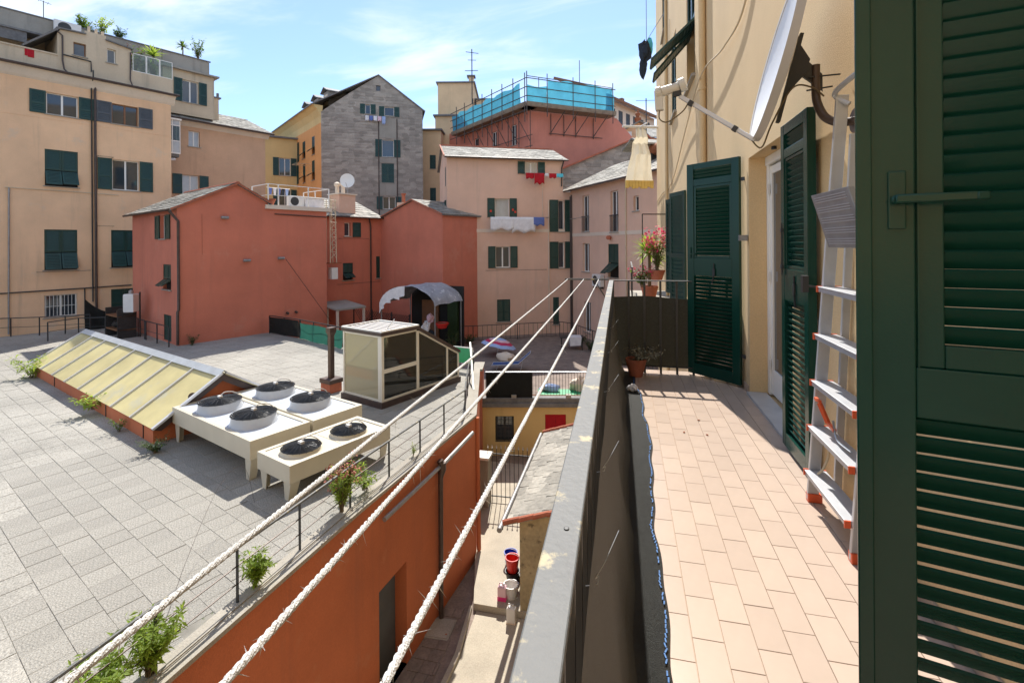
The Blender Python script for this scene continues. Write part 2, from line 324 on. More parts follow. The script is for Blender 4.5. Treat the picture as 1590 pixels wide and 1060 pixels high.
def leaf_mesh(mb, x0, x1, z0, z1, y, t=0.045, flap=False):
    """louvred shutter leaf lying in a plane parallel to the wall"""
    st = min(0.09, (x1 - x0) * 0.16); zm = z0 + (z1 - z0) * (0.42 if not flap else 0.46)
    lo = z0 if not flap else zm - 0.05
    mb.box(x0, x0 + st, y, y + t, lo, z1); mb.box(x1 - st, x1, y, y + t, lo, z1)
    mb.box(x0 + st, x1 - st, y, y + t, z1 - st, z1); mb.box(x0 + st, x1 - st, y, y + t, zm - st / 2, zm + st / 2)
    spans = [(zm + st / 2, z1 - st)]
    if not flap:
        mb.box(x0 + st, x1 - st, y, y + t, z0, z0 + st); spans.append((z0 + st, zm - st / 2))
    for a, b in spans:
        n = max(3, int((b - a) / 0.085)); h = (b - a) / n
        for k in range(n):
            zc = a + h * k
            mb.hexa([(x0 + st, y + 0.004, zc), (x1 - st, y + 0.004, zc), (x1 - st, y + 0.016, zc), (x0 + st, y + 0.016, zc),
                     (x0 + st, y + t - 0.016, zc + h * 1.02), (x1 - st, y + t - 0.016, zc + h * 1.02), (x1 - st, y + t - 0.004, zc + h * 1.02), (x0 + st, y + t - 0.004, zc + h * 1.02)])
def flap_mesh(mb, x0, x1, ztop, h, y, ang):
    """lower louvre panel swung outwards about its top edge"""
    s_, c_ = math.sin(R(ang)), math.cos(R(ang)); t = 0.04
    P = lambda x, q, k: (x, y - q * s_ + k * c_, ztop - q * c_ - k * s_)
    def slab(xa, xb, qa, qb, ka=0, kb=t): mb.hexa([P(xa, qb, ka), P(xb, qb, ka), P(xb, qb, kb), P(xa, qb, kb), P(xa, qa, ka), P(xb, qa, ka), P(xb, qa, kb), P(xa, qa, kb)])
    st = 0.07
    slab(x0, x0 + st, 0, h); slab(x1 - st, x1, 0, h); slab(x0 + st, x1 - st, 0, st); slab(x0 + st, x1 - st, h - st, h)
    n = max(3, int((h - 2 * st) / 0.085)); g = (h - 2 * st) / n
    for k in range(n): slab(x0 + st, x1 - st, st + g * (k + 0.12), st + g * (k + 0.9), 0.012, 0.026)
def window(B, x0, x1, z0, z1, style='open', T=IDT, frame='white_paint', glassm='window_glass', sh='shutter_green', shw=None, halves=2, sill=True, flapang=32, y=0.0, shz=None):
    """one window in a wall opening: frame, pane, sill, shutter leaves; returns the opening"""
    d = y + 0.15
    if style not in ('closed', 'flap'):
        f = TM(T); k = 0.055
        f.box(x0 + .003, x0 + k, d, d + .06, z0 + .003, z1 - .003); f.box(x1 - k, x1 - .003, d, d + .06, z0 + .003, z1 - .003)
        f.box(x0 + k, x1 - k, d, d + .06, z0 + .003, z0 + k); f.box(x0 + k, x1 - k, d, d + .06, z1 - k, z1 - .003)
        cuts = [x0 + k + (x1 - x0 - 2 * k) * i / halves for i in range(halves + 1)]
        for c in cuts[1:-1]: f.box(c - .045, c + .045, d + .002, d + .055, z0 + k, z1 - k)
        wo = B.add(f, 'window', frame)
        for i in range(halves):
            g = TM(T); a = cuts[i] + (.045 if i else 0); b = cuts[i + 1] - (.045 if i < halves - 1 else 0)
            g.box(a, b, d + .022, d + .034, z0 + k, z1 - k); B.add(g, 'pane', glassm, wo)
    else:
        f = TM(T); f.box(x0 + .003, x1 - .003, d, d + .04, z0 + .003, z1 - .003); wo = B.add(f, 'window', 'dark_inside')
    if sill:
        s = TM(T); s.box(x0 - .08, x1 + .08, y - .07, y + .14, z0 - .055, z0 - .003); B.add(s, 'sill', 'concrete', wo)
    w_ = shw or (x1 - x0) / 2
    za, zb = shz or (z0 - .02, z1 + .02)
    if style == 'open':
        for a, b in ((x0 - w_ - .02, x0 - .02), (x1 + .02, x1 + w_ + .02)):
            m = TM(T); leaf_mesh(m, a, b, za, zb, y - .065); B.add(m, 'shutter', sh, wo)
    elif style in ('closed', 'flap'):
        xm = (x0 + x1) / 2
        for i, (a, b) in enumerate(((x0 + .006, xm - .004), (xm + .004, x1 - .006))):
            fl = style == 'flap'
            m = TM(T); leaf_mesh(m, a, b, z0 + .008, z1 - .008, y + .02, flap=fl)
            if fl:
                zt = z0 + (z1 - z0) * 0.44; flap_mesh(m, a + .01, b - .01, zt - .05, zt - z0 - .06, y + .02, flapang + 6 * i)
            B.add(m, 'shutter', sh, wo)
    return (x0, x1, z0, z1)
def slab_roof(mb, a, b, c, d, t=0.09):
    a, b, c, d = map(Vector, (a, b, c, d)); n = (b - a).cross(d - a).normalized()
    if n.z < 0: n = -n
    mb.hexa([a - n * t, b - n * t, c - n * t, d - n * t, a, b, c, d])
def slates(mb, a, b, c, d, rows, cols, lift=0.035, jit=0.012, r=rnd):
    """courses of single slates on the plane a (low left) b (low right) c (high right) d (high left)"""
    a, b, c, d = map(Vector, (a, b, c, d)); n = (b - a).cross(d - a).normalized()
    if n.z < 0: n = -n
    pt = lambda u, v: (a * (1 - u) + b * u) * (1 - v) + (d * (1 - u) + c * u) * v
    for i in range(rows):
        v0, v1 = i / rows, min(1.0, (i + 1.25) / rows); sh = 0.5 * (i % 2)
        for j in range(-1, cols):
            u0 = max(0, (j + sh + .02) / cols); u1 = min(1, (j + 1 + sh - .02) / cols)
            if u1 <= u0 + 0.002: continue
            e = r.uniform(-jit, jit) / max(0.05, (d - a).length / rows) / rows * 4; l = lift + r.uniform(-jit, jit); vv = max(0, v0 + e)
            p = [pt(u0, vv) + n * l, pt(u1, vv) + n * (l + r.uniform(-jit, jit) * .6), pt(u1, v1) + n * .006, pt(u0, v1) + n * .006]
            i0 = mb._a(p + [pt(u0, vv) + n * 0.002, pt(u1, vv) + n * 0.002])
            mb.f.append((i0, i0 + 1, i0 + 2, i0 + 3)); mb.f.append((i0 + 4, i0 + 5, i0 + 1, i0))

# ================================================================== SETTING: ground, courtyard
g = MB(); g.poly((-900, -900, -6.9), (900, -900, -6.9), (900, 900, -6.9), (-900, 900, -6.9)); tag(g.build('ground', 'alley_paving'), kind='structure')
def sheet(name, pts, z, m, th=None):
    b = MB()
    if th: b.prism([(x, y, z - th) for x, y in pts], (0, 0, th))
    else: b.poly(*[(x, y, z) for x, y in pts])
    return tag(b.build(name, m), kind='structure')
sheet('courtyard_path', [(-3.62, 3.0), (-0.4, 3.0), (-0.4, 10.7), (-2.5, 10.7), (-3.45, 10.7), (-3.40, 9.4), (-3.55, 6.0)], -6.892, 'path_concrete')
sheet('courtyard_step', [(-4.02, 12.4), (-3.52, 10.72), (-2.2, 10.72), (-2.2, 17.9), (-5.2, 17.9), (-4.7, 15.2)], -6.74, 'path_concrete', 0.17)
kb = sheet('path_kerb', [(-3.56, 10.72), (-3.40, 9.4), (-3.55, 6.0), (-3.62, 3.0), (-3.72, 3.0), (-3.65, 6.0), (-3.50, 9.4), (-3.62, 10.72)], -6.80, 'path_concrete', 0.11)
# slab joints of the alley paving: rows of stone slabs beside the orange wall
alley = bpy.data.objects.new('alley_slabs', None); COL.objects.link(alley); alley.location = (-4.3, 8, -6.9); tag(alley, kind='structure')
yy = 3.2
while yy < 10.6:
    xl = -4.9 + (yy - 3) * 0.092
    x = xl + 0.02
    while x < -3.74:
        wd = rnd.uniform(.24, .34); hh = .30
        b = MB(); b.cbox(x, min(x + wd, -3.73) - .012, yy, yy + hh - .012, -6.9, -6.884 + rnd.uniform(-.003, .004), .005)
        if not (9.7 < yy + .15 < 10.35 and -4.4 < x + .15 < -3.75): b.build('paving_slab', 'alley_paving', alley, off=(-4.3, 8, -6.9))
        x += wd
    yy += .30
mh = empty('manhole_cover', (-4.08, 10.03, -6.9), 0, 'square grey concrete manhole cover beside the orange wall', 'manhole cover')
MB().prism([(-4.36, 10.30, -6.9), (-3.79, 10.33, -6.9), (-3.80, 9.74, -6.9), (-4.38, 9.72, -6.9)], (0, 0, .022)).build('frame', 'grey_render', mh, off=(-4.08, 10.03, -6.9))
MB().prism([(-4.33, 10.27, -6.9), (-3.82, 10.295, -6.9), (-3.83, 9.775, -6.9), (-4.345, 9.755, -6.9)], (0, 0, .034)).build('lid', 'concrete', mh, off=(-4.08, 10.03, -6.9))
MB().lathe([(.02, -6.868), (.02, -6.862)], 8, (-3.88, 9.88, 0)).build('lifting_ring', 'rust', mh, off=(-4.08, 10.03, -6.9))

# ================================================================== OUR BALCONY
bal = MB(); bal.box(-.26, 1.256, -1.6, 6.36, -.20, -.006)
balo = tag(bal.build('balcony_floor', 'tile_joint', off=(0.5, 3, -.2)), kind='structure')
TW, TL = .1224, .2426
tm = MB(); tm.cbox(.0014, TW - .0014, .0014, TL - .0014, 0, .0075, .0012); tme = tm.mesh('tile', 'tile')
c0 = -4
for ci in range(c0, 9):
    x = .2475 + TW * ci
    y = 1.952 - TL * 13 + (TL / 2 if ci % 2 == 0 else 0)
    while y < 6.36:
        if x + TW > -.25 and y > -1.2:
            x2 = min(x + TW, 1.254)
            if x2 - x > .03:
                o = bpy.data.objects.new('tile', tme); COL.objects.link(o); o.parent = balo
                ys = min(1.0, (6.358 - y) / TL); o.location = (x - .5, y - 3, .2 - .0062 + rnd.uniform(-.0004, .0004)); o.scale = ((x2 - x) / TW, ys, 1)
                o.rotation_euler = (rnd.uniform(-.001, .001), rnd.uniform(-.001, .001), 0)
        y += TL
# railing
rl = empty('balcony_railing', (-.14, 3, 0), 0, 'long grey balcony railing with chipped flat handrail and thin bars', 'railing')
RO = (-.14, 3, 0)
rx = lambda y: -.089 - .0164 * y
h = MB(); h.bar((rx(-1.2), -1.2, 1.133), (rx(6.2), 6.2, 1.133), .054, .013); h.build('handrail', 'rail_paint', rl, off=RO, bevel=.0025)
h = MB(); h.bar((rx(-1.2), -1.2, .085), (rx(6.2), 6.2, .085), .034, .012); h.build('bottom_rail', 'baluster_paint', rl, off=RO)
for q in (.78, 2.1, 3.5): MB().lathe([(.0045, 1.139), (.0045, 1.1412), (.003, 1.1416)], 10, (rx(q) + .004, q, 0)).build('screw', 'dark_metal', rl, off=RO)
y = -.6
while y < 6.1:
    b = MB(); b.box(rx(y) - .016, rx(y) + .016, y - .006, y + .006, .02, 1.127); b.build('baluster', 'baluster_paint', rl, off=RO); y += .155
er = empty('end_railing', (.5, 6.2, 0), 0, 'short railing across the far end of the balcony', 'railing'); EO = (.5, 6.2, 0)
e = MB(); e.box(rx(6.2) - .02, 1.25, 6.18, 6.222, 1.131, 1.143); e.build('handrail', 'rail_paint', er, off=EO)
e = MB(); e.box(rx(6.2) - .01, 1.25, 6.185, 6.215, .08, .092); e.build('bottom_rail', 'baluster_paint', er, off=EO)
for x in (-.17, .02, .21, .40, .59, .78, .97, 1.16):
    MB().box(x - .013, x + .013, 6.192, 6.208, -.05, 1.131).build('baluster', 'baluster_paint', er, off=EO)
# shade net on the long railing: hangs inside the bars, then lies on the floor
nb = MB(); prof = [(-.086, .925), (-.082, .80), (-.072, .62), (-.052, .42), (-.028, .22), (.0, .08), (.035, .02), (.08, .0105), (.12, .0095), (.155, .009), (.19, .0085)]
ny = 150; ys = [-.9 + (6.16 + .9) * i / ny for i in range(ny + 1)]
def netpt(k, y):
    x, z = prof[k]; s = k / (len(prof) - 1)
    x += rx(y) + .118 + .010 * math.sin(y * 5.1 + 1) * min(1, 2 * s) + .006 * math.sin(y * 13.7 + k * .4) * s
    if k >= 6: x += (k - 5) / 5 * (.028 * math.sin(y * 1.7 + .6) + .010 * math.sin(y * 6.3))
    if k >= 6: z += .0025 * (1 + math.sin(y * 17 + k * 1.3))
    if k == 0: z += .03 * math.sin(y * 2.1) + .012 * math.sin(y * 9.3)
    return (x, y, z)
for j, y in enumerate(ys): nb._a([netpt(k, y) for k in range(len(prof))])
for j in range(ny):
    for k in range(len(prof) - 1):
        a = j * len(prof) + k; nb.f.append((a, a + 1, a + len(prof) + 1, a + len(prof)))
net = tag(nb.build('shade_net', 'net_sunlit', smooth=True, off=(-.05, 3, 0)), 'dark woven shade net along the long railing, trailing onto the tiles', 'net')
st = MB()
y = 1.0
while y < 5.9:
    k = len(prof) - 1; a = Vector(netpt(k, y)) + Vector((-.016, 0, .006)); dd = Vector((rnd.uniform(-.007, .007), .022, 0))
    if rnd.random() < .8: st.bar(a - dd / 2, a + dd / 2 + Vector((rnd.uniform(-.006, .006), 0, 0)), .006, .004)
    y += .026
st.build('edge_stitching', 'net_edge', net, off=(-.05, 3, 0))['kind'] = 'stuff'
tie = MB()
for q in (1.08, 1.62, 2.5, 3.4, 4.4):
    a = Vector((rx(q) + .034, q, .86)); tie.tube([a, a + Vector((.02, .03, .02)), a + Vector((.05, .11, .05))], 0.0009, 5)
    tie.tube([a + Vector((-.02, -.012, -.01)), a + Vector((.006, -.01, -.004)), a + Vector((.008, .006, .004)), a], .0011, 5)
tie.build('wire_tie', 'galvanised', net, off=(-.05, 3, 0))
en = MB(); nx = 40
for i in range(nx + 1):
    x = -.18 + (1.25 + .18) * i / nx
    for k in range(9):
        s = k / 8; z = .07 + s * (.93 - .02 * i / nx + .012 * math.sin(x * 7) - .06); en._a([(x, 6.226 + .008 * math.sin(x * 16.5 + 1) * math.sin(s * 3.1) + .004 * math.sin(z * 23), z)])
for i in range(nx):
    for k in range(8):
        a = i * 9 + k; en.f.append((a, a + 9, a + 10, a + 1))
tag(en.build('shade_net', 'net', smooth=True, off=(.5, 6.22, 0)), 'dark woven shade net stretched across the end railing', 'net')
# crumpled rag on the net
def blob(mb, c, s, n=10, m=7, amp=.25, seed=1):
    r = random.Random(seed); ph = [r.uniform(0, 6.28) for _ in range(8)]; st_ = len(mb.v)
    for i in range(m + 1):
        t = math.pi * i / m
        for j in range(n):
            p = 6.2832 * j / n; k = 1 + amp * (math.sin(3 * p + ph[0] + 2 * t) * .5 + math.sin(5 * p + ph[1]) * .3 * math.sin(4 * t + ph[2]) + r.uniform(-.25, .25))
            mb._a([(c[0] + s[0] * k * math.sin(t) * math.cos(p), c[1] + s[1] * k * math.sin(t) * math.sin(p), c[2] + s[2] * k * math.cos(t))])
    for i in range(m):
        for j in range(n): mb.f.append((st_ + i * n + j, st_ + i * n + (j + 1) % n, st_ + (i + 1) * n + (j + 1) % n, st_ + (i + 1) * n + j))
rg = MB(); blob(rg, (.055, 5.36, .045), (.055, .05, .035), amp=.5, seed=4); tag(rg.build('rag', 'cloth_white', off=(.055, 5.36, .01)), 'crumpled white rag lying on the net by the end railing', 'rag')

# clothes line bracket and three ropes
bk = empty('clothesline_bracket', (rx(6.2), 6.19, 1.1), 0, 'grey metal bar holding the three clothes lines at the railing end', 'bracket'); BO = (rx(6.2), 6.19, 1.1)
MB().bar((rx(6.2) - .03, 6.2, 1.15), (-.77, 6.165, 1.15), .016, .02).build('arm', 'rail_paint', bk, off=BO)
MB().bar((rx(6.2) - .03, 6.16, .86), (-.40, 6.17, 1.14), .012, .012).build('brace', 'baluster_paint', bk, off=BO)
def rope(a, b, label, seed):
    r = random.Random(seed); a, b = Vector(a), Vector(b); d = (b - a); L = d.length; d.normalize(); s = d.cross(Vector((0, 0, 1))).normalized(); u = s.cross(d)
    m = MB(); pitch = .036; n = int(L / pitch * 7)
    for k in range(3):
        pts = []
        for i in range(n + 1):
            t = i / n; ph = 6.2832 * (t * L / pitch + k / 3); sag = -.012 * 4 * t * (1 - t)
            pts.append(a + d * (t * L) + (s * math.cos(ph) + u * math.sin(ph)) * .0023 + Vector((0, 0, sag)))
        m.tube(pts, .0031, 6)
    o = m.build('clothes_line', 'rope', smooth=True, off=tuple(a)); tag(o, label, 'rope')
    fz = MB()
    for i in range(260):
        t = r.random() ** 1.3 * .85; p = a + d * (t * L) + Vector((0, 0, -.012 * 4 * t * (1 - t))); th = r.uniform(0, 6.28); q = s * math.cos(th) + u * math.sin(th)
        l = r.uniform(.004, .013) if r.random() < .92 else r.uniform(.015, .03)
        e1 = p + q * .0045; e2 = e1 + q * l + d * r.uniform(-.01, .01) + Vector((0, 0, -l * .2)); w_ = d.cross(q) * .0007
        fz.poly(e1 - w_, e1 + w_, e2); fz.poly(e1 + d * .0008, e1 - d * .0008, e2)
    fo = fz.build('fray', 'rope', o, off=tuple(a)); fo['kind'] = 'stuff'
rope((-.56, -.15, 1.148), (-.735, 6.165, 1.15), 'white clothes line, the outermost of the three ropes', 1)
rope((-.40, -.15, 1.148), (-.532, 6.17, 1.15), 'white clothes line, the middle of the three ropes', 2)
rope((-.238, -.15, 1.148), (-.347, 6.18, 1.15), 'white clothes line, the one closest to the grey handrail', 3)

# ================================================================== OUR BUILDING (right-hand facade)
OB = (1.26, 8.0, -6.9)
own = empty('apartment_building', OB, 0, 'cream plastered apartment building with dark green shutters beside the balcony', 'building')
class OwnB:
    e = own
    def add(s, mb, name, m, parent=None, smooth=False, bevel=0): return mb.build(name, m, parent or own, smooth, OB, bevel)
OW = OwnB()
FT = lambda x, y, z: (1.26 + y, -x, z)     # facade frame: x = -Y
holes = []
holes.append((-5.55, -4.22, .005, 2.49))
holes.append(window(OW, -12.35, -11.0, .40, 2.7, 'bare', FT, sill=True))
holes.append(window(OW, -10.75, -9.55, 4.75, 7.35, 'flap', FT, flapang=42))
holes.append(window(OW, -14.3, -13.0, 5.0, 7.1, 'closed', FT))
holes.append(window(OW, -17.6, -16.5, 8.6, 10.6, 'closed', FT))
holes.append(window(OW, -13.9, -12.9, 9.3, 11.4, 'closed', FT))
wl = TM(FT); wall_face(wl, -21.2, 7.0, -6.9, 17.0, holes, .26)
wl.poly((-21.2, 0, -6.9), (-21.2, 10, -6.9), (-21.2, 10, 17), (-21.2, 0, 17)); wl.poly((-21.2, 0, 17), (7, 0, 17), (7, 10, 17), (-21.2, 10, 17)); wl.poly((-21.2, 10, -6.9), (7, 10, -6.9), (7, 10, 17), (-21.2, 10, 17))
wl.poly((7, 10, -6.9), (7, -14, -6.9), (7, -14, 7.0), (7, 10, 7.0)); wl.poly((7, 10, 7.0), (7, -14, 7.0), (15, -14, 7.0), (15, 10, 7.0))
OW.add(wl, 'wall', 'cream_plaster')
bs = TM(FT); bs.box(6.95, 6.998, -14, -.01, -6.9, .9); OW.add(bs, 'wing_shade_panel', 'grey_render')  # dark panel added on the unseen wing so shutters reflect a shaded base
# french window: white frame, glass door slightly open, marble sill
df = TM(FT); D = .17
df.box(-5.545, -5.46, D, D + .07, .03, 2.44); df.box(-4.31, -4.225, D, D + .07, .03, 2.44); df.box(-5.546, -4.224, D - .012, D + .075, 2.40, 2.488); df.box(-4.92, -4.86, D + .01, D + .06, .03, 2.40)
df.box(-5.46, -5.40, D + .012, D + .055, .05, 2.38); df.box(-4.37, -4.31, D + .012, D + .055, .05, 2.38); df.box(-5.40, -4.37, D + .014, D + .053, .05, .30); df.box(-5.40, -4.37, D + .014, D + .053, 2.30, 2.38)
dfo = OW.add(df, 'french_window', 'white_paint', bevel=.004)
for a, b in ((-5.40, -4.92), (-4.86, -4.37)):
    p = TM(FT); p.box(a, b, D + .03, D + .036, .30, 2.30); OW.add(p, 'pane', 'window_glass', dfo)
for z in (.35, 1.25, 2.15): hg = TM(FT); hg.box(-5.452, -5.43, D - .012, D + .006, z - .05, z + .05); OW.add(hg, 'hinge', 'white_plastic', dfo)
ms = TM(FT); ms.cbox(-5.548, -4.222, -.035, .16, -.003, .028, .004); OW.add(ms, 'sill', 'marble')
sk = TM(FT); sk.box(-4.2, 2.4, -.012, -.001, .0025, .075); sk.box(-6.3, -5.57, -.012, -.001, .0025, .075); OW.add(sk, 'skirting', 'tile_joint')

def near_shutter(hinge, ang, w, z0, z1, panels, t=.042, stile=.095, mats='near_green', flip=1, pitch=.044, sd=.024, drop=.041, st_=.007, name='shutter', shallow=False):
    """real louvred shutter: frame mesh with every slat as a piece of its own. Frame runs from the hinge along ang; camera side is local -y*flip"""
    f = MB(); xs = [0, stile, w - stile, w]
    f.box(0, stile, 0, t, z0, z1); f.box(w - stile, w, 0, t, z0, z1)
    edges = [z0] + [q for p in panels for q in (p[0], p[1])] + [z1]
    for a, b in zip(edges[0::2], edges[1::2]): f.box(stile, w - stile, .0015, t - .0015, a, b)
    for a, b, ins in panels:
        if ins:   # inner frame round the louvres
            k = ins; y0, y1 = .008, t - .008
            f.box(stile, stile + k, y0, y1, a, b); f.box(w - stile - k, w - stile, y0, y1, a, b); f.box(stile + k, w - stile - k, y0, y1, a, a + k); f.box(stile + k, w - stile - k, y0, y1, b - k, b)
    a_ = R(90 - ang)
    o = bpy.data.objects.new(name, f.mesh(name, mats)); COL.objects.link(o); o.parent = own; o.location = (hinge[0] - OB[0], hinge[1] - OB[1], -OB[2]); o.rotation_euler = (0, 0, a_)
    bv = o.modifiers.new('bevel', 'BEVEL'); bv.width = .0035; bv.segments = 2; bv.limit_method = 'ANGLE'
    for a, b, ins in panels:
        x0, x1 = stile + ins, w - stile - ins; za, zb = a + ins, b - ins
        s = MB(); ym = t / 2; y0, y1 = (ym - sd / 2, ym + sd / 2) if flip > 0 else (ym + sd / 2, ym - sd / 2)
        s.hexa([(x0, y0 - st_ / 2, drop), (x1, y0 - st_ / 2, drop), (x1, y1 - st_ / 2, 0), (x0, y1 - st_ / 2, 0), (x0, y0 + st_ / 2, drop + .004), (x1, y0 + st_ / 2, drop + .004), (x1, y1 + st_ / 2, .004), (x0, y1 + st_ / 2, .004)])
        if flip < 0: s.f = [tuple(reversed(q)) for q in s.f]
        me = s.mesh('slat', mats); n = round((zb - za - drop) / pitch) + 1; g0 = za + .001; gp = (zb - za - drop - .006) / (n - 1)
        for k in range(n):
            so_ = bpy.data.objects.new('slat', me); COL.objects.link(so_); so_.parent = o; so_.location = (0, 0, g0 + k * gp)
    return o
# shutter A: far leaf, standing half open; B: near leaf folded back along the wall; C: leaf of the next door, close to the camera
shA = near_shutter((1.235, 5.77), -45, .69, .03, 2.55, [(.16, 1.21, .0), (1.42, 2.28, .03), (2.36, 2.48, .0)], mats='near_green', flip=-1)
tag(shA, 'dark green shutter leaf standing half open at the far side of the door')
shB = near_shutter((1.178, 4.17), 180.5, .585, .035, 2.50, [(.14, 1.16, .0), (1.40, 2.24, .025), (2.31, 2.42, .0)], t=.055, stile=.075, mats='near_green', flip=1)
tag(shB, 'sunlit green shutter leaf folded back against the wall beside the ladder')
shC = near_shutter((.568, 1.368), 105, .70, .04, 2.52, [(.16, 1.18, .0), (1.30, 2.26, .055), (2.33, 2.45, .0)], t=.045, stile=.105, mats='near_green', flip=1, pitch=.0455)
tag(shC, 'large dark green shutter leaf close to the camera, with a lever handle')
# C handle: back plate, hub and lever on the camera side; a lap strip along the free edge
hd = MB(); hd.box(.052, .087, -.008, -.0005, 1.63, 1.77); ho = hd.build('handle', 'near_green', shC, bevel=.003)
hd = MB(); hd.tube([(.066, -.008, 1.70), (.066, -.034, 1.70)], .0115, 14); hd.bar((.060, -.040, 1.70), (.205, -.046, 1.700), .013, .021); hd.bar((.200, -.046, 1.70), (.224, -.043, 1.700), .016, .019); hd.build('lever', 'near_green', ho, smooth=True, bevel=.004)
ls = MB(); ls.box(-.012, .021, -.006, .006, .045, 2.515); ls.build('lap_strip', 'near_green', shC, bevel=.003)
ls = MB(); ls.box(.1085, .1115, -.0008, .003, 1.30, 2.45); ls.build('joint_bead', 'near_green', shC)
# latch bars and hinges on A and B
for s_, y_ in ((shA, .046), (shB, -.010)):
    q = MB(); q.box(.30, .33, y_, y_ + .012, 1.22, 1.30); q.tube([(.315, y_ + .006, 1.30), (.315, y_ + .006, 1.36)], .006, 8); q.bar((.315, y_ + .006, 1.23), (.34, y_ + .008, 1.13), .012, .008); q.build('latch', 'black_plastic', s_)
    for z in (.35, 2.3): MB().box(-.05, .06, (.002 if s_ is shA else .02), (.02 if s_ is shA else .03), z - .02, z + .02).build('hinge', 'dark_metal', s_)
q = MB(); q.box(.63, .655, .046, .054, 1.42, 1.55); q.bar((.642, .058, 1.47), (.56, .066, 1.47), .012, .014); q.build('handle', 'near_green', shA)
q = MB(); q.tube([(.06, -.012, 1.35), (.06, -.012, 1.75)], .006, 8); q.box(.045, .075, -.02, -.002, 1.68, 1.71); q.box(.045, .075, -.02, -.002, 1.40, 1.43); q.build('lock_rod', 'dark_metal', shB)
wh = MB(); wh.bar((1.258, 3.50, 1.31), (1.16, 3.545, 1.31), .014, .014); wh.box(1.125, 1.16, 3.53, 3.57, 1.27, 1.38); OW.add(wh, 'shutter_stop', 'black_plastic')
# far shutters, ajar
def far_leaf(p, q, z0, z1, label=None):
    d = Vector((q[0] - p[0], q[1] - p[1])); L = d.length; T = lambda x, y, z: (p[0] + d.x / L * x - d.y / L * y, p[1] + d.y / L * x + d.x / L * y, z)
    m = TM(T); leaf_mesh(m, 0, L, z0, z1, 0); o = OW.add(m, 'shutter', 'shutter_green')
far_leaf((1.235, 10.80), (.99, 11.48), .33, 2.72); far_leaf((1.24, 12.45), (1.03, 13.15), .33, 2.72)
# drainpipes, pilaster, cables
dp = MB(); dp.tube([(1.20, 8.25, -6.8), (1.20, 8.25, 17)], .055, 12)
for z in (-3, 0.6, 4.05, 7.6, 11): dp.lathe([(.066, z), (.066, z + .05)], 12, (1.20, 8.25, 0))
OW.add(dp, 'drainpipe', 'cream_plaster', smooth=True)
pl = MB(); pl.box(1.19, 1.258, 8.40, 8.95, -6.8, 17); OW.add(pl, 'pilaster', 'cream_plaster')
dp = MB(); dp.tube([(1.215, 15.6, -6.8), (1.215, 15.6, 17)], .045, 10); OW.add(dp, 'drainpipe', 'cream_plaster', smooth=True)
def spline(pts, n=8):
    pts = [Vector(p) for p in pts]; out = []
    for i in range(len(pts) - 1):
        a, b, c, d = pts[max(i - 1, 0)], pts[i], pts[i + 1], pts[min(i + 2, len(pts) - 1)]
        for k in range(n):
            t = k / n; out.append(.5 * ((2 * b) + (c - a) * t + (2 * a - 5 * b + 4 * c - d) * t * t + (3 * b - 3 * c + d - a) * t ** 3))
    out.append(pts[-1]); return out
cb = MB(); cb.tube(spline([(1.245, 4.6, 5.1), (1.235, 5.5, 4.15), (1.20, 6.5, 4.05), (1.15, 8.1, 4.22), (1.2, 10.5, 3.95), (1.235, 14, 3.3), (1.24, 18, 3.35), (1.24, 21, 3.3)]), .011, 6)
cb.tube(spline([(1.24, 14.2, 3.3), (1.22, 14.3, 5.5), (1.24, 14.5, 8)]), .008, 5); OW.add(cb, 'cable', 'cable_cream', smooth=True)
ln = MB(); ln.box(1.17, 1.25, 5.56, 5.62, 1.62, 1.68); ln.box(1.22, 1.258, 10.3, 10.5, 2.76, 2.86); OW.add(ln, 'wall_fitting', 'grey_pipe')
ck = MB(); ck.lathe([(.025, 2.46), (.022, 2.485)], 10, (1.33, 4.9, 0)); OW.add(ck, 'door_stop', 'black_plastic')

# ------------------------------------------------------------------ satellite dish
sd = empty('satellite_dish', (1.258, 3.1, 2.26), 0, 'large white satellite dish on a curved wall pole above the ladder', 'satellite dish'); SO = (1.258, 3.1, 2.26)
cen = Vector((.905, 3.235, 2.70)); nrm = Vector((-.96, .085, .24)).normalized(); up = (Vector((0, 0, 1)) - nrm * nrm.z).normalized(); sidev = up.cross(nrm)
def dishpt(r, ph, k): return cen + (up * math.sin(ph) * r * 1.06 + sidev * math.cos(ph) * r) + nrm * (k + .085 * (r / .44) ** 2 - .06)
dm = MB(); rs = [0, .1, .2, .28, .35, .405, .44]; nn = 40
for fi, k in ((0, 0.0), (1, -.006)):
    st0 = len(dm.v)
    for r_ in rs: dm._a([dishpt(r_, 6.2832 * j / nn, k) for j in range(nn)])
    for i in range(len(rs) - 1):
        for j in range(nn):
            q = (st0 + i * nn + j, st0 + i * nn + (j + 1) % nn, st0 + (i + 1) * nn + (j + 1) % nn, st0 + (i + 1) * nn + j); dm.f.append(q if fi == 0 else tuple(reversed(q)))
dish = dm.build('reflector', 'dish_white', sd, smooth=True, off=SO)
rm = MB(); st0 = 0; ringp = [(.435, .002), (.455, .006), (.455, -.040), (.440, -.040)]
for r_, k in ringp: rm._a([dishpt(.44, 6.2832 * j / nn, k) + (up * math.sin(6.2832 * j / nn) * (r_ - .44) * 1.06 + sidev * math.cos(6.2832 * j / nn) * (r_ - .44)) for j in range(nn)])
for i in range(4):
    i2 = (i + 1) % 4
    for j in range(nn): rm.f.append((i * nn + j, i * nn + (j + 1) % nn, i2 * nn + (j + 1) % nn, i2 * nn + j))
rm.build('rim', 'dish_rim', dish, smooth=True, off=SO)
low = dishpt(.46, -math.pi / 2, -.02); lnbp = Vector((.285, 3.345, 2.60))
am = MB(); am.bar(low, lnbp + Vector((.06, 0, -.035)), .026, .026); am.build('feed_arm', 'aluminium', sd, off=SO, bevel=.004)
am = MB()
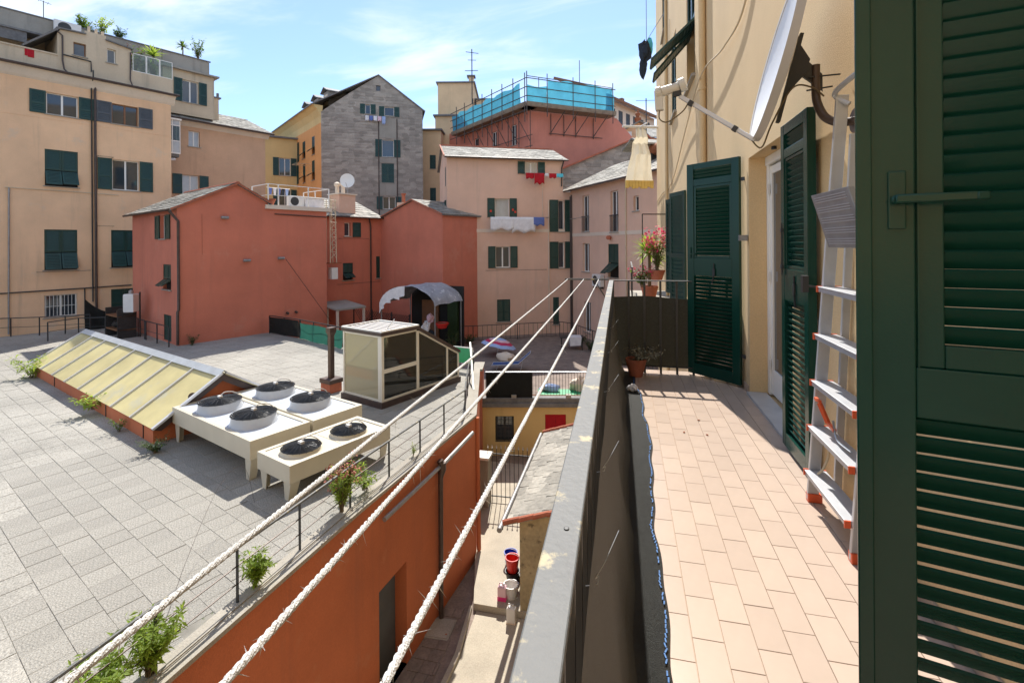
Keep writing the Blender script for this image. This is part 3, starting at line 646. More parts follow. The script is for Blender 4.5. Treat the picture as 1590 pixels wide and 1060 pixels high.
for t in (.2, .72): p = low.lerp(lnbp, t); am.bar(p, p + (lnbp - low).normalized() * .03, .032, .032)
am.build('tape_band', 'black_plastic', sd, off=SO)
axd = Vector((.955, -.16, .20)).normalized()
lb = MB(); q0 = lnbp; lb.tube([q0 - axd * .09 + Vector((0, 0, .015)), q0 - axd * .055 + Vector((0, 0, .015))], .040, 16); lb.tube([q0 - axd * .055 + Vector((0, 0, .015)), q0 + axd * .02 + Vector((0, 0, .015)), q0 + axd * .06 + Vector((0, 0, .015))], [.032, .030, .034], 16); lb.tube([q0 + axd * .06 + Vector((0, 0, .015)), q0 + axd * .10 + Vector((0, 0, .02))], [.045, .045], 18)
lb.bar(q0 - axd * .075 + Vector((0, 0, .03)), q0 - axd * .068 + Vector((0, 0, -.105)), .05, .05); lbo = lb.build('receiver', 'lnb', sd, smooth=True, off=SO, bevel=.004)
lb = MB(); lb.bar(q0 + axd * .035 + Vector((0, 0, .05)), q0 + axd * .05 + Vector((0, 0, -.045)), .028, .05); lb.build('clamp', 'black_plastic', lbo, off=SO)
cb = MB(); p0 = q0 - axd * .068 + Vector((0, 0, -.10)); cb.tube(spline([p0, p0 + Vector((.0, 0, -.06)), p0 + Vector((.05, -.01, -.085)), p0 + Vector((.14, -.03, -.03)), p0 + Vector((.18, -.03, .03))]), .0045, 6)
back = cen - nrm * .075
cb.tube(spline([low + Vector((-.03, 0, .02)), low + Vector((.03, -.02, -.05)), Vector((.86, 3.2, 2.32)), Vector((.97, 3.2, 2.52)), Vector((1.07, 3.2, 2.52)), Vector((1.14, 3.2, 2.46))]), .005, 6); cb.build('cable', 'stem', sd, smooth=True, off=SO)
bk_ = MB(); pA = back + up * .12; bk_.prism([back + up * .17 + sidev * .03, back + up * .17 - sidev * .03, back - up * .36 - sidev * .025, back - up * .36 + sidev * .025], -nrm * .02)
bk_.prism([back + up * .13, back - up * .22, back - up * .05 - nrm * .09, back + up * .03 - nrm * .09], sidev * .012); bk_.build('back_bracket', 'black_plastic', sd, off=SO)
pole = Vector((1.10, 3.24, 2.55))
cl = MB(); cl.prism([pole + Vector((.045, 0, .055)), pole + Vector((.045, 0, -.04)), back - up * .045 - nrm * .03, back + up * .06 - nrm * .03], Vector((.02, .05, 0)).normalized() * .05)
cl.tube([pole + Vector((-.03, -.02, .035)), pole + Vector((.14, .0, .045))], .005, 6); cl.tube([pole + Vector((-.03, .03, -.03)), pole + Vector((.11, .03, -.015))], .005, 6); cl.build('pole_clamp', 'dark_metal', sd, off=SO)
po = MB(); po.tube(spline([(1.11, 3.24, 2.66), (1.11, 3.24, 2.50), (1.115, 3.225, 2.42), (1.14, 3.19, 2.335), (1.19, 3.14, 2.288), (1.255, 3.08, 2.28)], 6), .024, 14); po.lathe([(.07, 0), (.07, .008)], 14); po.v[-28:] = [(1.256 - z, 3.08 + y_, 2.28 + x_) for x_, y_, z in po.v[-28:]]; po.build('wall_pole', 'copper_pipe', sd, smooth=True, off=SO)

# ------------------------------------------------------------------ aluminium step ladder against the wall
la = empty('step_ladder', (1.15, 3.0, 0), 0, 'aluminium folding step ladder with orange feet leaning on the cream wall', 'ladder'); LO = (1.15, 3.0, 0)
def lean(z): return 1.105 + .03 * z
yL = lambda z: 3.33 - .115 * z; yR = lambda z: 2.74 - .10 * z
for f_ in (yL, yR):
    m = MB(); m.bar((lean(.0), f_(0), .012), (lean(2.42), f_(2.42), 2.42), .024, .062, up=(1, 0, 0)); m.build('side_rail', 'aluminium', la, off=LO, bevel=.003)
    m = MB(); m.bar((lean(0) + .115, f_(0) - .05, .012), (lean(2.2) + .06, f_(2.2) - .03, 2.2), .022, .04, up=(1, 0, 0)); m.build('rear_leg', 'aluminium', la, off=LO, bevel=.003)
    m = MB(); m.box(lean(0) - .03, lean(0) + .05, f_(0) - .025, f_(0) + .02, .0025, .055); m.build('foot', 'orange_plastic', la, off=LO, bevel=.004)
for k in range(5):
    z = .205 + .283 * k; m = MB(); x = lean(z)
    m.box(x - .055, x + .055, yR(z) + .012, yL(z) - .012, z - .028, z - .002); m.box(x - .06, x + .06, yR(z) + .012, yL(z) - .012, z - .002, z + .004); so_ = m.build('step', 'aluminium', la, off=LO, bevel=.002)
    for yq in (yL(z) - .011, yR(z) + .004):
        for a_, b_, c_ in ((-.064, -.035, .03), (.02, .062, .02)): MB().box(x + a_, x + b_, yq, yq + .008, z - c_, z + .007).build('end_cap', 'orange_plastic', so_, off=LO)
tr = MB(); z0_, z1_ = 1.57, 1.86; xa, xb = .985, 1.0; ya, yb = 3.02, 2.56
T4 = lambda u, v, k: (1.005 + .05 * (1 - v) - k, ya + (yb - ya) * u - .10 * (1 - v), z0_ + (z1_ - z0_) * v)
tr.hexa([T4(0, 0, 0), T4(1, 0, 0), T4(1, 0, -.03), T4(0, 0, -.03), T4(0, 1, 0), T4(1, 1, 0), T4(1, 1, -.03), T4(0, 1, -.03)]); to_ = tr.build('platform', 'grey_pipe', la, off=LO, bevel=.004)
rb = MB()
for grp in range(5):
    for k in range(3):
        v = .07 + grp * .19 + k * .042; rb.hexa([T4(.08, v, .0002), T4(.92, v, .0002), T4(.92, v, .004), T4(.08, v, .004), T4(.08, v + .014, .0002), T4(.92, v + .014, .0002), T4(.92, v + .014, .004), T4(.08, v + .014, .004)])
rb.build('tread_ridge', 'aluminium', to_, off=LO)
hp = MB(); hp.tube(spline([(1.20, 3.02, 2.36), (1.14, 3.05, 2.42), (1.13, 2.9, 2.44), (1.13, 2.6, 2.44), (1.15, 2.5, 2.40)]), .014, 10); hp.build('hand_loop', 'aluminium', la, smooth=True, off=LO)
hk = MB(); hk.bar((1.09, 3.16, .66), (1.12, 3.12, .56), .02, .02); hk.bar((1.09, 3.22, .67), (1.09, 3.15, .67), .016, .016); hk.bar((1.12, 3.12, .56), (1.12, 3.03, .55), .018, .018); hk.build('catch', 'orange_plastic', la, off=LO)
hk = MB(); hk.tube(spline([(1.12, 3.05, .60), (1.12, 3.02, .535), (1.11, 2.95, .52), (1.11, 2.8, .53)]), .006, 6); hk.build('spreader_bar', 'galvanised', la, smooth=True, off=LO)
hk = MB(); hk.tube(spline([(1.12, 3.31, .44), (1.13, 3.37, .38), (1.12, 3.37, .27), (1.1, 3.33, .21)]), .007, 6); hk.tube(spline([(1.13, 3.17, .46), (1.14, 3.17, .36), (1.12, 3.2, .26), (1.1, 3.22, .22)]), .007, 6); hk.build('safety_strap', 'cable_cream', la, smooth=True, off=LO)

# ------------------------------------------------------------------ plant helpers
def leafq(m, p, d, L, W, r, droop=.25):
    d = d.normalized(); s = d.cross(Vector((0, 0, 1)))
    if s.length < .05: s = Vector((1, 0, 0))
    s = (s.normalized() + Vector((r.uniform(-.4, .4), r.uniform(-.4, .4), r.uniform(-.4, .4)))).normalized() * W / 2
    a = p + d * L * .5 + Vector((0, 0, -droop * L * .2)); b = p + d * L + Vector((0, 0, -droop * L)); i = m._a([p, a + s, b, a - s]); m.f.append((i, i + 1, i + 2, i + 3))
def bushy(name, label, cat, base, h, spread, stems, per, L, W, mt='leaf', seed=1, group=None, flower=None, fl=0, lean_=(0, 0)):
    r = random.Random(seed); e = empty(name, base, 0, label, cat, group); st_ = MB(); lf = MB(); fw = MB()
    for i in range(stems):
        a = r.uniform(0, 6.28); q = r.uniform(.1, 1) ** .7 * spread; hh = h * r.uniform(.6, 1.05); p0 = Vector((r.uniform(-.1, .1) * spread, r.uniform(-.1, .1) * spread, 0)); p2 = Vector((math.cos(a) * q + lean_[0], math.sin(a) * q + lean_[1], hh)); p1 = Vector((p2.x * .35, p2.y * .35, hh * .55))
        st_.tube([p0, p1, p2], [.008 * h + .002, .006 * h + .0015, .001], 5)
        for k in range(per):
            t = .25 + .75 * (k + r.random()) / per; p = (p0 * (1 - t) ** 2 + p1 * 2 * t * (1 - t) + p2 * t * t); d = Vector((r.gauss(0, 1), r.gauss(0, 1), r.gauss(.35, .6))); leafq(lf, p, d, L * r.uniform(.6, 1.2), W * r.uniform(.7, 1.2), r)
        if flower:
            for k in range(fl): p = p2 + Vector((r.gauss(0, .06) * h, r.gauss(0, .06) * h, r.gauss(0, .06) * h)); leafq(fw, p, Vector((r.gauss(0, 1), r.gauss(0, 1), r.gauss(0, 1))), L * .5, L * .45, r)
    st_.build('stems', 'stem', e); lf.build('foliage', mt, e)['kind'] = 'stuff'
    if flower: fw.build('flowers', flower, e)['kind'] = 'stuff'
    return e
def bladed(name, label, cat, base, trunk, n, L, W, mt='leaf', seed=1, group=None):
    r = random.Random(seed); e = empty(name, base, 0, label, cat, group); lf = MB(); tk = MB(); tk.tube([(0, 0, 0), (.01, .01, trunk * .6), (0, 0, trunk)], [.05, .04, .04], 8)
    for i in range(n):
        a = r.uniform(0, 6.28); el = r.uniform(-.3, 1.4); d = Vector((math.cos(a) * math.cos(el), math.sin(a) * math.cos(el), math.sin(el))); l = L * r.uniform(.7, 1.1); p = Vector((0, 0, trunk)) + d * .02; s = d.cross(Vector((0, 0, 1))); s = (s.normalized() if s.length > .05 else Vector((1, 0, 0))) * W / 2
        q1 = p + d * l * .5; q2 = p + d * l + Vector((0, 0, -.18 * l)); i0 = lf._a([p - s * .7, p + s * .7, q1 + s, q1 - s, q2]); lf.f.append((i0, i0 + 1, i0 + 2, i0 + 3)); lf.f.append((i0 + 3, i0 + 2, i0 + 4))
    tk.build('trunk', 'stem', e); lf.build('leaves', mt, e); return e
def pot(name, label, base, r0, h, mt='terracotta', group=None):
    e = empty(name, base, 0, label, 'pot', group)
    MB().lathe([(r0 * .62, 0), (r0 * .95, h * .82), (r0 * .95, h * .84), (r0, h * .84), (r0, h), (r0 * .88, h), (r0 * .84, h * .86), (.001, h * .85)], 20, cap=False).build('body', mt, e, smooth=True)
    MB().lathe([(r0 * .85, h * .865), (.001, h * .88)], 16, cap=False).build('soil', 'stem', e); return e
pot('flower_pot', 'terracotta flower pot on the balcony floor in the far corner', (.10, 6.02, .002), .125, .21)
bushy('withered_plant', 'dry withered plant hanging out of the terracotta pot in the corner', 'plant', (.11, 6.02, .19), .16, .30, 26, 12, .06, .02, 'leaf_dry', 5, lean_=(.13, -.03))
lv = MB()
for x, y, a in ((.62, 4.62, .3), (.46, 4.30, 1.2), (.64, 4.28, 2.2)): 
    c, s_ = math.cos(a) * .013, math.sin(a) * .013; b = MB(); b.prism([(x + c, y + s_, .004), (x - s_ * .6, y + c * .6, .004), (x - c, y - s_, .004), (x + s_ * .6, y - c * .6, .004)], (.002, 0, .006)); tag(b.build('fallen_leaf', 'rust', off=(x, y, .004)), {4.62: 'tiny dry brown leaf on the tiles, the one nearest the open shutter', 4.30: 'tiny dry brown leaf on the tiles, the left one of the three', 4.28: 'tiny dry brown leaf on the tiles, the right one of the near pair'}[y], 'leaf', 'fallen leaves on the tiles')
# neighbouring balcony on the same facade, with potted plants
nbq = empty('far_balcony', (1.2, 15, -.2), 0, 'small balcony further along the cream facade, crowded with potted plants', 'balcony'); NO = (1.2, 15, -.2)
MB().box(.10, 1.255, 12.9, 17.2, -.2, -.02).build('slab', 'concrete', nbq, off=NO)
for i in range(12): MB().box(.13, .15, 13 + i * .36, 13.02 + i * .36, -.02, .95).build('baluster', 'dark_metal', nbq, off=NO)
MB().box(.12, .16, 12.95, 17.15, .95, .98).build('handrail', 'dark_metal', nbq, off=NO)
MB().bar((.45, 14.6, -.02), (.45, 14.6, 2.45), .03).bar((.45, 14.6, 2.45), (1.25, 14.9, 2.45), .03).build('clothes_pole', 'dark_metal', nbq, off=NO)
pot('planter', 'terracotta planter holding the spiky yucca by the cream facade', (.62, 14.2, -.02), .24, .42)
bladed('yucca', 'spiky green yucca rising above the end railing beside the cream facade', 'plant', (.62, 14.2, .34), .95, 110, .78, .055, 'leaf_light', 3)
pot('planter', 'terracotta bowl of pink oleander at the end of the cream facade', (.78, 13.5, .62), .22, .26)
bushy('oleander', 'pink flowering oleander beside the yucca', 'plant', (.80, 13.6, .75), 1.15, .36, 26, 14, .16, .035, 'leaf', 8, flower='flower_pink', fl=9)
bushy('geranium', 'low pink geranium spilling over the far balcony edge', 'plant', (.40, 13.5, .42), .55, .34, 20, 10, .1, .07, 'leaf', 9, flower='flower_pink', fl=7)
aw = empty('folded_awning', (.72, 19.6, 5.05), R(-68), 'white cloth awning with yellow fringe hanging at the corner of the cream building', 'awning')
m = MB(); pf = [(0, 1.15), (.12, .75), (-.05, .55), (.05, .1), (-.1, -.45), (-.16, -.95)]
for k in range(9):
    for i, (a, z) in enumerate(pf): m._a([(-.40 + a * 1.1 + .06 * math.sin(k * 1.9 + i), (k - 4) * (.05 + .018 * i), z + .03 * math.sin(k * 2.3))])
for k in range(8):
    for i in range(5): q = k * 6 + i; m.f.append((q, q + 1, q + 7, q + 6))
m.build('cloth', 'awning_cloth', aw, smooth=True)
m = MB()
for k in range(9): m.box(-.60 + .03 * math.sin(k), -.48, (k - 4) * .13 - .06, (k - 4) * .13 + .06, -1.22 + .04 * math.sin(k * 2), -.93)
m.build('fringe', 'yellow_fringe', aw)
m = MB(); m.tube([(-.4, -.75, 1.2), (-.4, .75, 1.2)], .05, 8); m.tube([(-.4, 0, 1.2), (.25, 0, 1.2)], .03, 6); m.build('roller', 'white_paint', aw)
hl = empty('hanging_laundry', (.75, 18.2, 8.3), 0, 'dark clothes hanging high beside the cream facade against the sky', 'laundry')
m = MB(); m.tube([(.5, -1.5, .9), (-.05, 0, .55), (.5, 2.5, .5)], .01, 5); m.tube([(.0, 0, .6), (.0, -.1, 4.5)], .012, 5); m.build('line', 'grey_pipe', hl)
m = MB(); blob(m, (-.05, 0, .25), (.22, .12, .34), amp=.5, seed=9); m.build('shirt', 'cloth_dark', hl); m = MB(); blob(m, (-.12, .05, -.28), (.13, .08, .38), amp=.4, seed=2); m.build('trousers', 'cloth_dark', hl); m = MB(); blob(m, (.12, .2, .5), (.12, .1, .3), amp=.4, seed=3); m.build('towel', 'cloth_cyan', hl)

# ================================================================== ROOF TERRACE on the orange building
EDGE = [(-5.35, -6.0), (-4.81, 4.1), (-4.56, 7.6), (-4.02, 12.5), (-4.90, 15.6), (-5.40, 17.3)]
FAR = [(-7.4, 17.6), (-12.6, 19.7), (-16.2, 21.45), (-18.8, 22.4), (-17.6, 25.0), (-29.0, 31.5), (-48.0, 12.0), (-48.0, -6.0)]
TZ = -3.1
def inside(poly, x, y):
    c = False; n = len(poly)
    for i in range(n):
        (x1, y1), (x2, y2) = poly[i], poly[(i + 1) % n]
        if (y1 > y) != (y2 > y) and x < (x2 - x1) * (y - y1) / (y2 - y1) + x1: c = not c
    return c
POLY = EDGE + FAR
CEN = (-12.0, 9.0, -3.4)
INN = [(q[0] - .32, q[1]) for q in EDGE]
tb = MB(); tb.prism([(x, y, -3.4) for x, y in INN + FAR], (0, 0, .2925)); ter = tag(tb.build('roof_terrace', 'paver_joint', off=CEN), kind='structure')
ga = R(22.0); gs, gc = math.sin(ga), math.cos(ga)
G2 = lambda g1, g2: (g1 * gs + g2 * gc, g1 * gc - g2 * gs)
cells = []; P4 = .40
INN = [(EDGE[i][0] - .36, EDGE[i][1]) for i in range(len(EDGE))] + FAR
for i in range(-22, 70):
    for j in range(-110, 0):
        g1, g2 = 2.03 + P4 * i, -9.17 + P4 * (j + 20) + (0.0 if i % 2 else .12)
        x, y = G2(g1 + P4 / 2, g2 + P4 / 2)
        if y > 1.0 and inside(INN, x, y):
            fw = y * .973 - x * .231; r_ = x * .973 + y * .231
            if fw > 3.5 and abs(r_ / fw) < 1.25: cells.append((math.hypot(x, y), g1, g2))
cells.sort()
pm = MB(); pm.cbox(.0022, P4 - .0022, .0022, P4 - .0022, -.012, 0, .0025); pme = pm.mesh('paver', 'paver')
# frame: local x along g2, local y along g1
pvrot = R(90 - 112)
rest = MB(); near_n = 0
for d, g1, g2 in cells:
    x, y = G2(g1, g2); zt = TZ + rnd.uniform(-.004, .003)
    fw = y * .973 - x * .231; r_ = x * .973 + y * .231
    if near_n < 300 and abs(r_ / fw) < 1.07 and (4.7 / fw) < .92:
        o = bpy.data.objects.new('paver', pme); COL.objects.link(o); o.parent = ter; o.location = (x - CEN[0], y - CEN[1], zt - CEN[2]); o.rotation_euler = (rnd.uniform(-.006, .006), rnd.uniform(-.006, .006), pvrot); near_n += 1
    else:
        a = [G2(g1 + .004, g2 + .004), G2(g1 + .004, g2 + P4 - .004), G2(g1 + P4 - .004, g2 + P4 - .004), G2(g1 + P4 - .004, g2 + .004)]
        k = rest._a([(p[0], p[1], zt) for p in a] + [(p[0], p[1], zt - .012) for p in a]); rest.f.append((k, k + 1, k + 2, k + 3))
        for q in range(4): rest.f.append((k + q, k + 4 + q, k + 4 + (q + 1) % 4, k + (q + 1) % 4))
ro = rest.build('paver', 'paver', ter, off=CEN); ro['kind'] = 'stuff'
vary('paver', .07)

# ------------------------------------------------------------------ orange building below the terrace
OBo = (-4.6, 9, -6.9)
ob = empty('orange_building', OBo, 0, 'long orange plastered wall below the roof terrace, with a dark doorway', 'building')
wlm = MB()
for (x1, y1), (x2, y2) in zip(EDGE, EDGE[1:]):
    d = Vector((x2 - x1, y2 - y1)); L = d.length; d /= L; T = lambda x, y, z, x1=x1, y1=y1, d=d: (x1 + d.x * x - d.y * y, y1 + d.y * x + d.x * y, z)
    t = TM(T); hs_ = []
    if y1 == 7.6: hs_ = [(.52, 1.46, -6.9, -4.82)]
    if y1 < 0: hs_ = [(9.2, 10.0, -6.9, -4.9)]
    wall_face(t, 0, L, -6.9, -3.06, hs_, .34); k = len(wlm.v); wlm.v += t.v; wlm.f += [tuple(q + k for q in f) for f in t.f]
    if hs_:
        dm_ = TM(T); a, b, c, dd = hs_[0]; dm_.box(a + .01, b - .01, .27, .31, c + .02, dd - .01); dm_.box(a + .06, b - .06, .255, .27, c + .08, dd - .07); dm_.build('door', 'shutter_grey', ob, off=OBo)
wlm.build('wall', 'orange_plaster', ob, off=OBo)
cp = MB()
for (x1, y1), (x2, y2) in zip(EDGE, EDGE[1:]):
    d = Vector((x2 - x1, y2 - y1)).normalized(); n_ = Vector((-d.y, d.x))
    cp.prism([(x1 - n_.x * .03, y1 - n_.y * .03, -3.06), (x2 - n_.x * .03, y2 - n_.y * .03, -3.06), (x2 + n_.x * .30, y2 + n_.y * .30, -3.06), (x1 + n_.x * .30, y1 + n_.y * .30, -3.06)], (0, 0, .06))
    cp.prism([(x1 + n_.x * .12, y1 + n_.y * .12, -3.0), (x2 + n_.x * .12, y2 + n_.y * .12, -3.0), (x2 + n_.x * .16, y2 + n_.y * .16, -3.0), (x1 + n_.x * .16, y1 + n_.y * .16, -3.0)], (0, 0, .015))
cp.build('parapet_cap', 'concrete', ob, off=OBo)
wp = lambda s, o, z: (-4.455 + s * .1167 + o * .993, 8.43 + s * .993 - o * .1167, z)
pm_ = MB(); pm_.tube([wp(-.25, .07, -3.49), wp(1.90, .07, -3.44)], .045, 12); pm_.tube([wp(2.02, .10, -3.42), wp(3.6, .10, -3.30)], .05, 12); pm_.tube([wp(2.3, .10, -3.40), wp(2.36, .10, -3.395)], .056, 12); pm_.build('waste_pipe', 'grey_pipe', ob, smooth=True, off=OBo)
pm_ = MB(); pm_.tube([wp(1.95, .10, -3.36), wp(1.95, .10, -3.52), wp(1.94, .08, -3.60), wp(1.92, .07, -3.72), wp(1.90, .07, -6.88)], [.085, .09, .08, .055, .055], 14); pm_.tube([wp(1.9, .07, -3.3), wp(1.93, .1, -3.44)], .07, 12); pm_.build('drainpipe', 'copper_pipe', ob, smooth=True, off=OBo)
pm_ = MB(); pm_.tube([(-3.99, 12.56, -3.1), (-3.97, 12.58, -6.7)], .06, 12); pm_.build('drainpipe', 'orange_plaster', ob, smooth=True, off=OBo)

# ------------------------------------------------------------------ terrace railing
def edge_x(y):
    for (x1, y1), (x2, y2) in zip(EDGE, EDGE[1:]):
        if y1 <= y <= y2: return x1 + (x2 - x1) * (y - y1) / (y2 - y1)
    return EDGE[-1][0]
TRO = (-4.8, 8, -3.0)
trl = empty('terrace_railing', TRO, 0, 'thin dark metal railing with two wires along the orange parapet', 'railing')
rp_ = [2.0, 3.1, 4.2, 5.25, 6.37, 7.6, 8.78, 9.97, 11.1, 12.3]
RP = [(edge_x(q) - .20, q) for q in rp_] + [(-4.75, 14.0), (-5.15, 15.4), (-5.5, 16.9)]
for x, y in RP: MB().box(x - .018, x + .018, y - .006, y + .006, -3.0, -2.30).build('post', 'dark_metal', trl, off=TRO)
for z, rr in ((-2.295, .021), (-2.53, .0085), (-2.76, .0085)): MB().tube([(x, y, z) for x, y in RP], rr, 8).build('rail', 'rail_paint' if rr > .02 else 'copper_pipe', trl, smooth=True, off=TRO)
# loose wire and weeds along the parapet
wr = MB(); wr.tube(spline([(-5.1, 4.3, -2.85), (-5.35, 4.9, -2.3), (-6.2, 6.3, -2.1), (-6.6, 7.2, -2.3), (-6.65, 7.5, -3.09)]), .0025, 5); tag(wr.build('loose_wire', 'copper_pipe', off=(-5.1, 4.3, -2.9)), 'thin brown wire trailing over the terrace railing onto the pavers', 'wire')
WG = 'weeds growing on the parapet'
bushy('weed', 'tall leafy weed beside the nearest railing post on the parapet', 'weed', (edge_x(4.15) - .22, 4.15, -3.0), .60, .34, 34, 34, .10, .030, 'leaf_light', 11, WG)
bushy('weed', 'bushy green weed in the bottom left corner, the nearest on the parapet', 'weed', (edge_x(3.70) - .28, 3.70, -3.0), .58, .36, 32, 34, .10, .03, 'leaf_light', 12, WG)
bushy('weed', 'small bright weed by the second railing post from the bottom', 'weed', (edge_x(5.55) - .22, 5.55, -3.0), .46, .24, 20, 34, .10, .03, 'leaf_light', 13, WG)
bushy('weed', 'tall weed with rusty seed heads in front of the small cream cooling unit', 'weed', (edge_x(7.45) - .26, 7.45, -3.0), .82, .30, 30, 36, .09, .026, 'leaf_light', 14, WG, flower='flower_rust', fl=10)
bushy('weed', 'sprawling weed just beyond the tall one on the parapet', 'weed', (edge_x(8.2) - .34, 8.2, -3.0), .42, .5, 20, 24, .09, .03, 'leaf_light', 15, WG)
bushy('weed', 'tiny weed on the parapet below the waste pipe end', 'weed', (edge_x(9.75) - .24, 9.75, -3.0), .28, .12, 8, 12, .06, .015, 'leaf_light', 16, WG)
bushy('weed', 'ferny weed at the far end of the long skylight', 'weed', (-20.95, 12.95, -3.1), .75, .75, 14, 18, .22, .06, 'leaf_light', 17, WG)
bushy('weed', 'ferny weed growing from the orange wall of the skylight, at its middle', 'weed', (-14.6, 10.45, -2.95), .42, .55, 12, 16, .16, .05, 'leaf_light', 18, WG)
bushy('weed', 'dark weed in the shade under the big cooling unit', 'weed', (-10.5, 8.85, -3.1), .34, .45, 24, 16, .07, .03, 'leaf_dark', 19, WG)
bushy('weed', 'thin weed lower down on the skylight wall', 'weed', (-12.6, 9.65, -3.1), .40, .28, 8, 12, .10, .03, 'leaf', 20, WG)
bushy('weed', 'weed tuft at the foot of the red house corner', 'weed', (-20.2, 18.9, -3.1), .5, .4, 14, 12, .12, .04, 'leaf_dark', 21, WG)

# ------------------------------------------------------------------ things laid out on the terrace grid: local x = g2, y = g1
GA = 111.5; a_ = R(21.5); GW = lambda g1, g2: (g1 * math.sin(a_) + g2 * math.cos(a_), g1 * math.cos(a_) - g2 * math.sin(a_))
class GB(Bld):
    def __init__(s, name, label, cat, g1, g2, base, group=None):
        s.o = (g2, g1); super().__init__(name, label, cat, GW(g1, g2), GA, base, group)
    def add(s, mb, name, m, parent=None, smooth=False, bevel=0): return mb.build(name, m, parent or s.e, smooth, (s.o[0], s.o[1], s.base), bevel)
# long skylight
SX0, SX1, SY0, SY1, SR = -24.7, -13.62, 4.54, 7.54, -1.70
B = GB('skylight', 'long ridged skylight of yellowed panels on an orange base', 'skylight', 6.0, -19, TZ)
m = MB(); m.box(SX0, SX1, SY0, SY1, TZ, -2.72)
for x in (SX0 + .1, SX1 - .02): m.prism([(x, SY0 + .01, -2.72), (x, SY1 - .01, -2.72), (x, 6.04, SR - .10)], (-.08, 0, 0))
B.add(m, 'base_wall', 'orange_plaster')
EZ = -2.69
def slope_pt(x, t, side, k=0): # t 0 eave .. 1 ridge
    y = 6.04 + side * (1.57 * (1 - t)); return (x, y, EZ + (SR - EZ) * t + k)
np_ = 8; bars = [SX0 - .1 + (SX1 + .22 - SX0 + .1) * i / np_ for i in range(np_ + 1)]
for side in (-1, 1):
    for i in range(np_):
        x0, x1 = bars[i] + .02, bars[i + 1] - .02; q = [slope_pt(x0, 0, side), slope_pt(x1, 0, side), slope_pt(x1, .965, side), slope_pt(x0, .965, side)]
        m = MB(); slab_roof(m, *[tuple(v) for v in q], t=.02); B.add(m, 'panel', 'skylight_panel')
    for i, x in enumerate(bars):
        m = MB(); wd = .05 if 0 < i < np_ else .09
        m.bar(slope_pt(x, -.015, side, .03), slope_pt(x, .97, side, .03), wd, .05); B.add(m, 'glazing_bar', 'skylight_bar')
for x in (SX1 + .09,):
    for side in (-1, 1):
        m = MB(); m.prism([slope_pt(x, 0, side, -.03), slope_pt(x, 1, side, -.03), slope_pt(x, 1, side, -.22), slope_pt(x, 0.12, side, -.22)], (.05, 0, 0)); B.add(m, 'fascia', 'encl_brown')
m = MB()
for side in (-1, 1): m.prism([slope_pt(SX0 - .12, .90, side, .055), slope_pt(SX0 - .12, 1.0, side, .075), slope_pt(SX0 - .12, 1.0, side, .06), slope_pt(SX0 - .12, .90, side, .04)], (SX1 - SX0 + .36, 0, 0))
B.add(m, 'ridge_flashing', 'lead_ridge')
m = MB()
for y in (5.35, 6.7): m.tube([(SX1 + .055, y, -2.02 - abs(y - 6.04) * .2), (SX1 + .075, y, -2.02 - abs(y - 6.04) * .2)], .09, 14)
B.add(m, 'vent_cover', 'encl_brown')
m = MB()
for x in (-22.0, -16.9, -14.2): m.tube([(x, SY0 - .012, -2.75), (x, SY0 - .012, TZ + .02)], .012, 6)
B.add(m, 'lightning_wire', 'dark_metal')

# cooling units
def fan(B, cx, cy, z, r, ring, mring):
    m = MB(); m.lathe([(r * 1.09, z), (r * 1.02, z + ring * .4), (r, z + ring), (r * .965, z + ring), (r * .965, z - .004)], 36, (cx, cy, 0), cap=False); f = B.add(m, 'fan_ring', mring, smooth=True)
    m = MB(); m.lathe([(.001, z + .008), (r * .962, z + .008)], 30, (cx, cy, 0), cap=False); B.add(m, 'fan_well', 'fan_black', f)
    m = MB()
    for k in range(6):
        a = 6.2832 * k / 6 + .3; pts = []
        for rr, tw, hh in ((.16, 0, .02), (.55, .12, .05), (.93, .2, .06)):
            for s_ in (-1, 1): pts.append((cx + r * rr * math.cos(a + tw + s_ * .34), cy + r * rr * math.sin(a + tw + s_ * .34), z + ring * .45 + s_ * hh * .5))
        i = m._a(pts); m.f += [(i, i + 1, i + 3, i + 2), (i + 2, i + 3, i + 5, i + 4)]
    m.lathe([(r * .2, z + ring * .2), (r * .2, z + ring * .75), (r * .12, z + ring * .8)], 18, (cx, cy, 0)); B.add(m, 'fan_blades', 'fan_black', f)
    m = MB(); zt = z + ring + .012
    for q in [i / 13 for i in range(1, 14)] + [1.03]:
        rr = r * q; zz_ = zt + .05 * (1 - q * q); m.tube([(cx + rr * math.cos(6.2832 * k / 24), cy + rr * math.sin(6.2832 * k / 24), zz_) for k in range(24)], .0075, 4, closed=True)
    for k in range(20):
        a = 6.2832 * k / 20; m.tube([(cx + r * .1 * math.cos(a), cy + r * .1 * math.sin(a), zt + .05), (cx + r * .6 * math.cos(a), cy + r * .6 * math.sin(a), zt + .035), (cx + r * 1.05 * math.cos(a), cy + r * 1.05 * math.sin(a), zt - .01)], .008, 4)
    B.add(m, 'guard', 'fan_black', f)
    m = MB(); m.box(cx - .055, cx + .055, cy - .04, cy + .04, zt + .04, zt + .10); m.tube(spline([(cx, cy, zt + .09), (cx + .02, cy + .12, zt + .16), (cx + .05, cy + r * .8, zt + .08), (cx + .07, cy + r * 1.15, z + .01)], 5), .012, 6); B.add(m, 'junction_box', 'white_plastic', f)
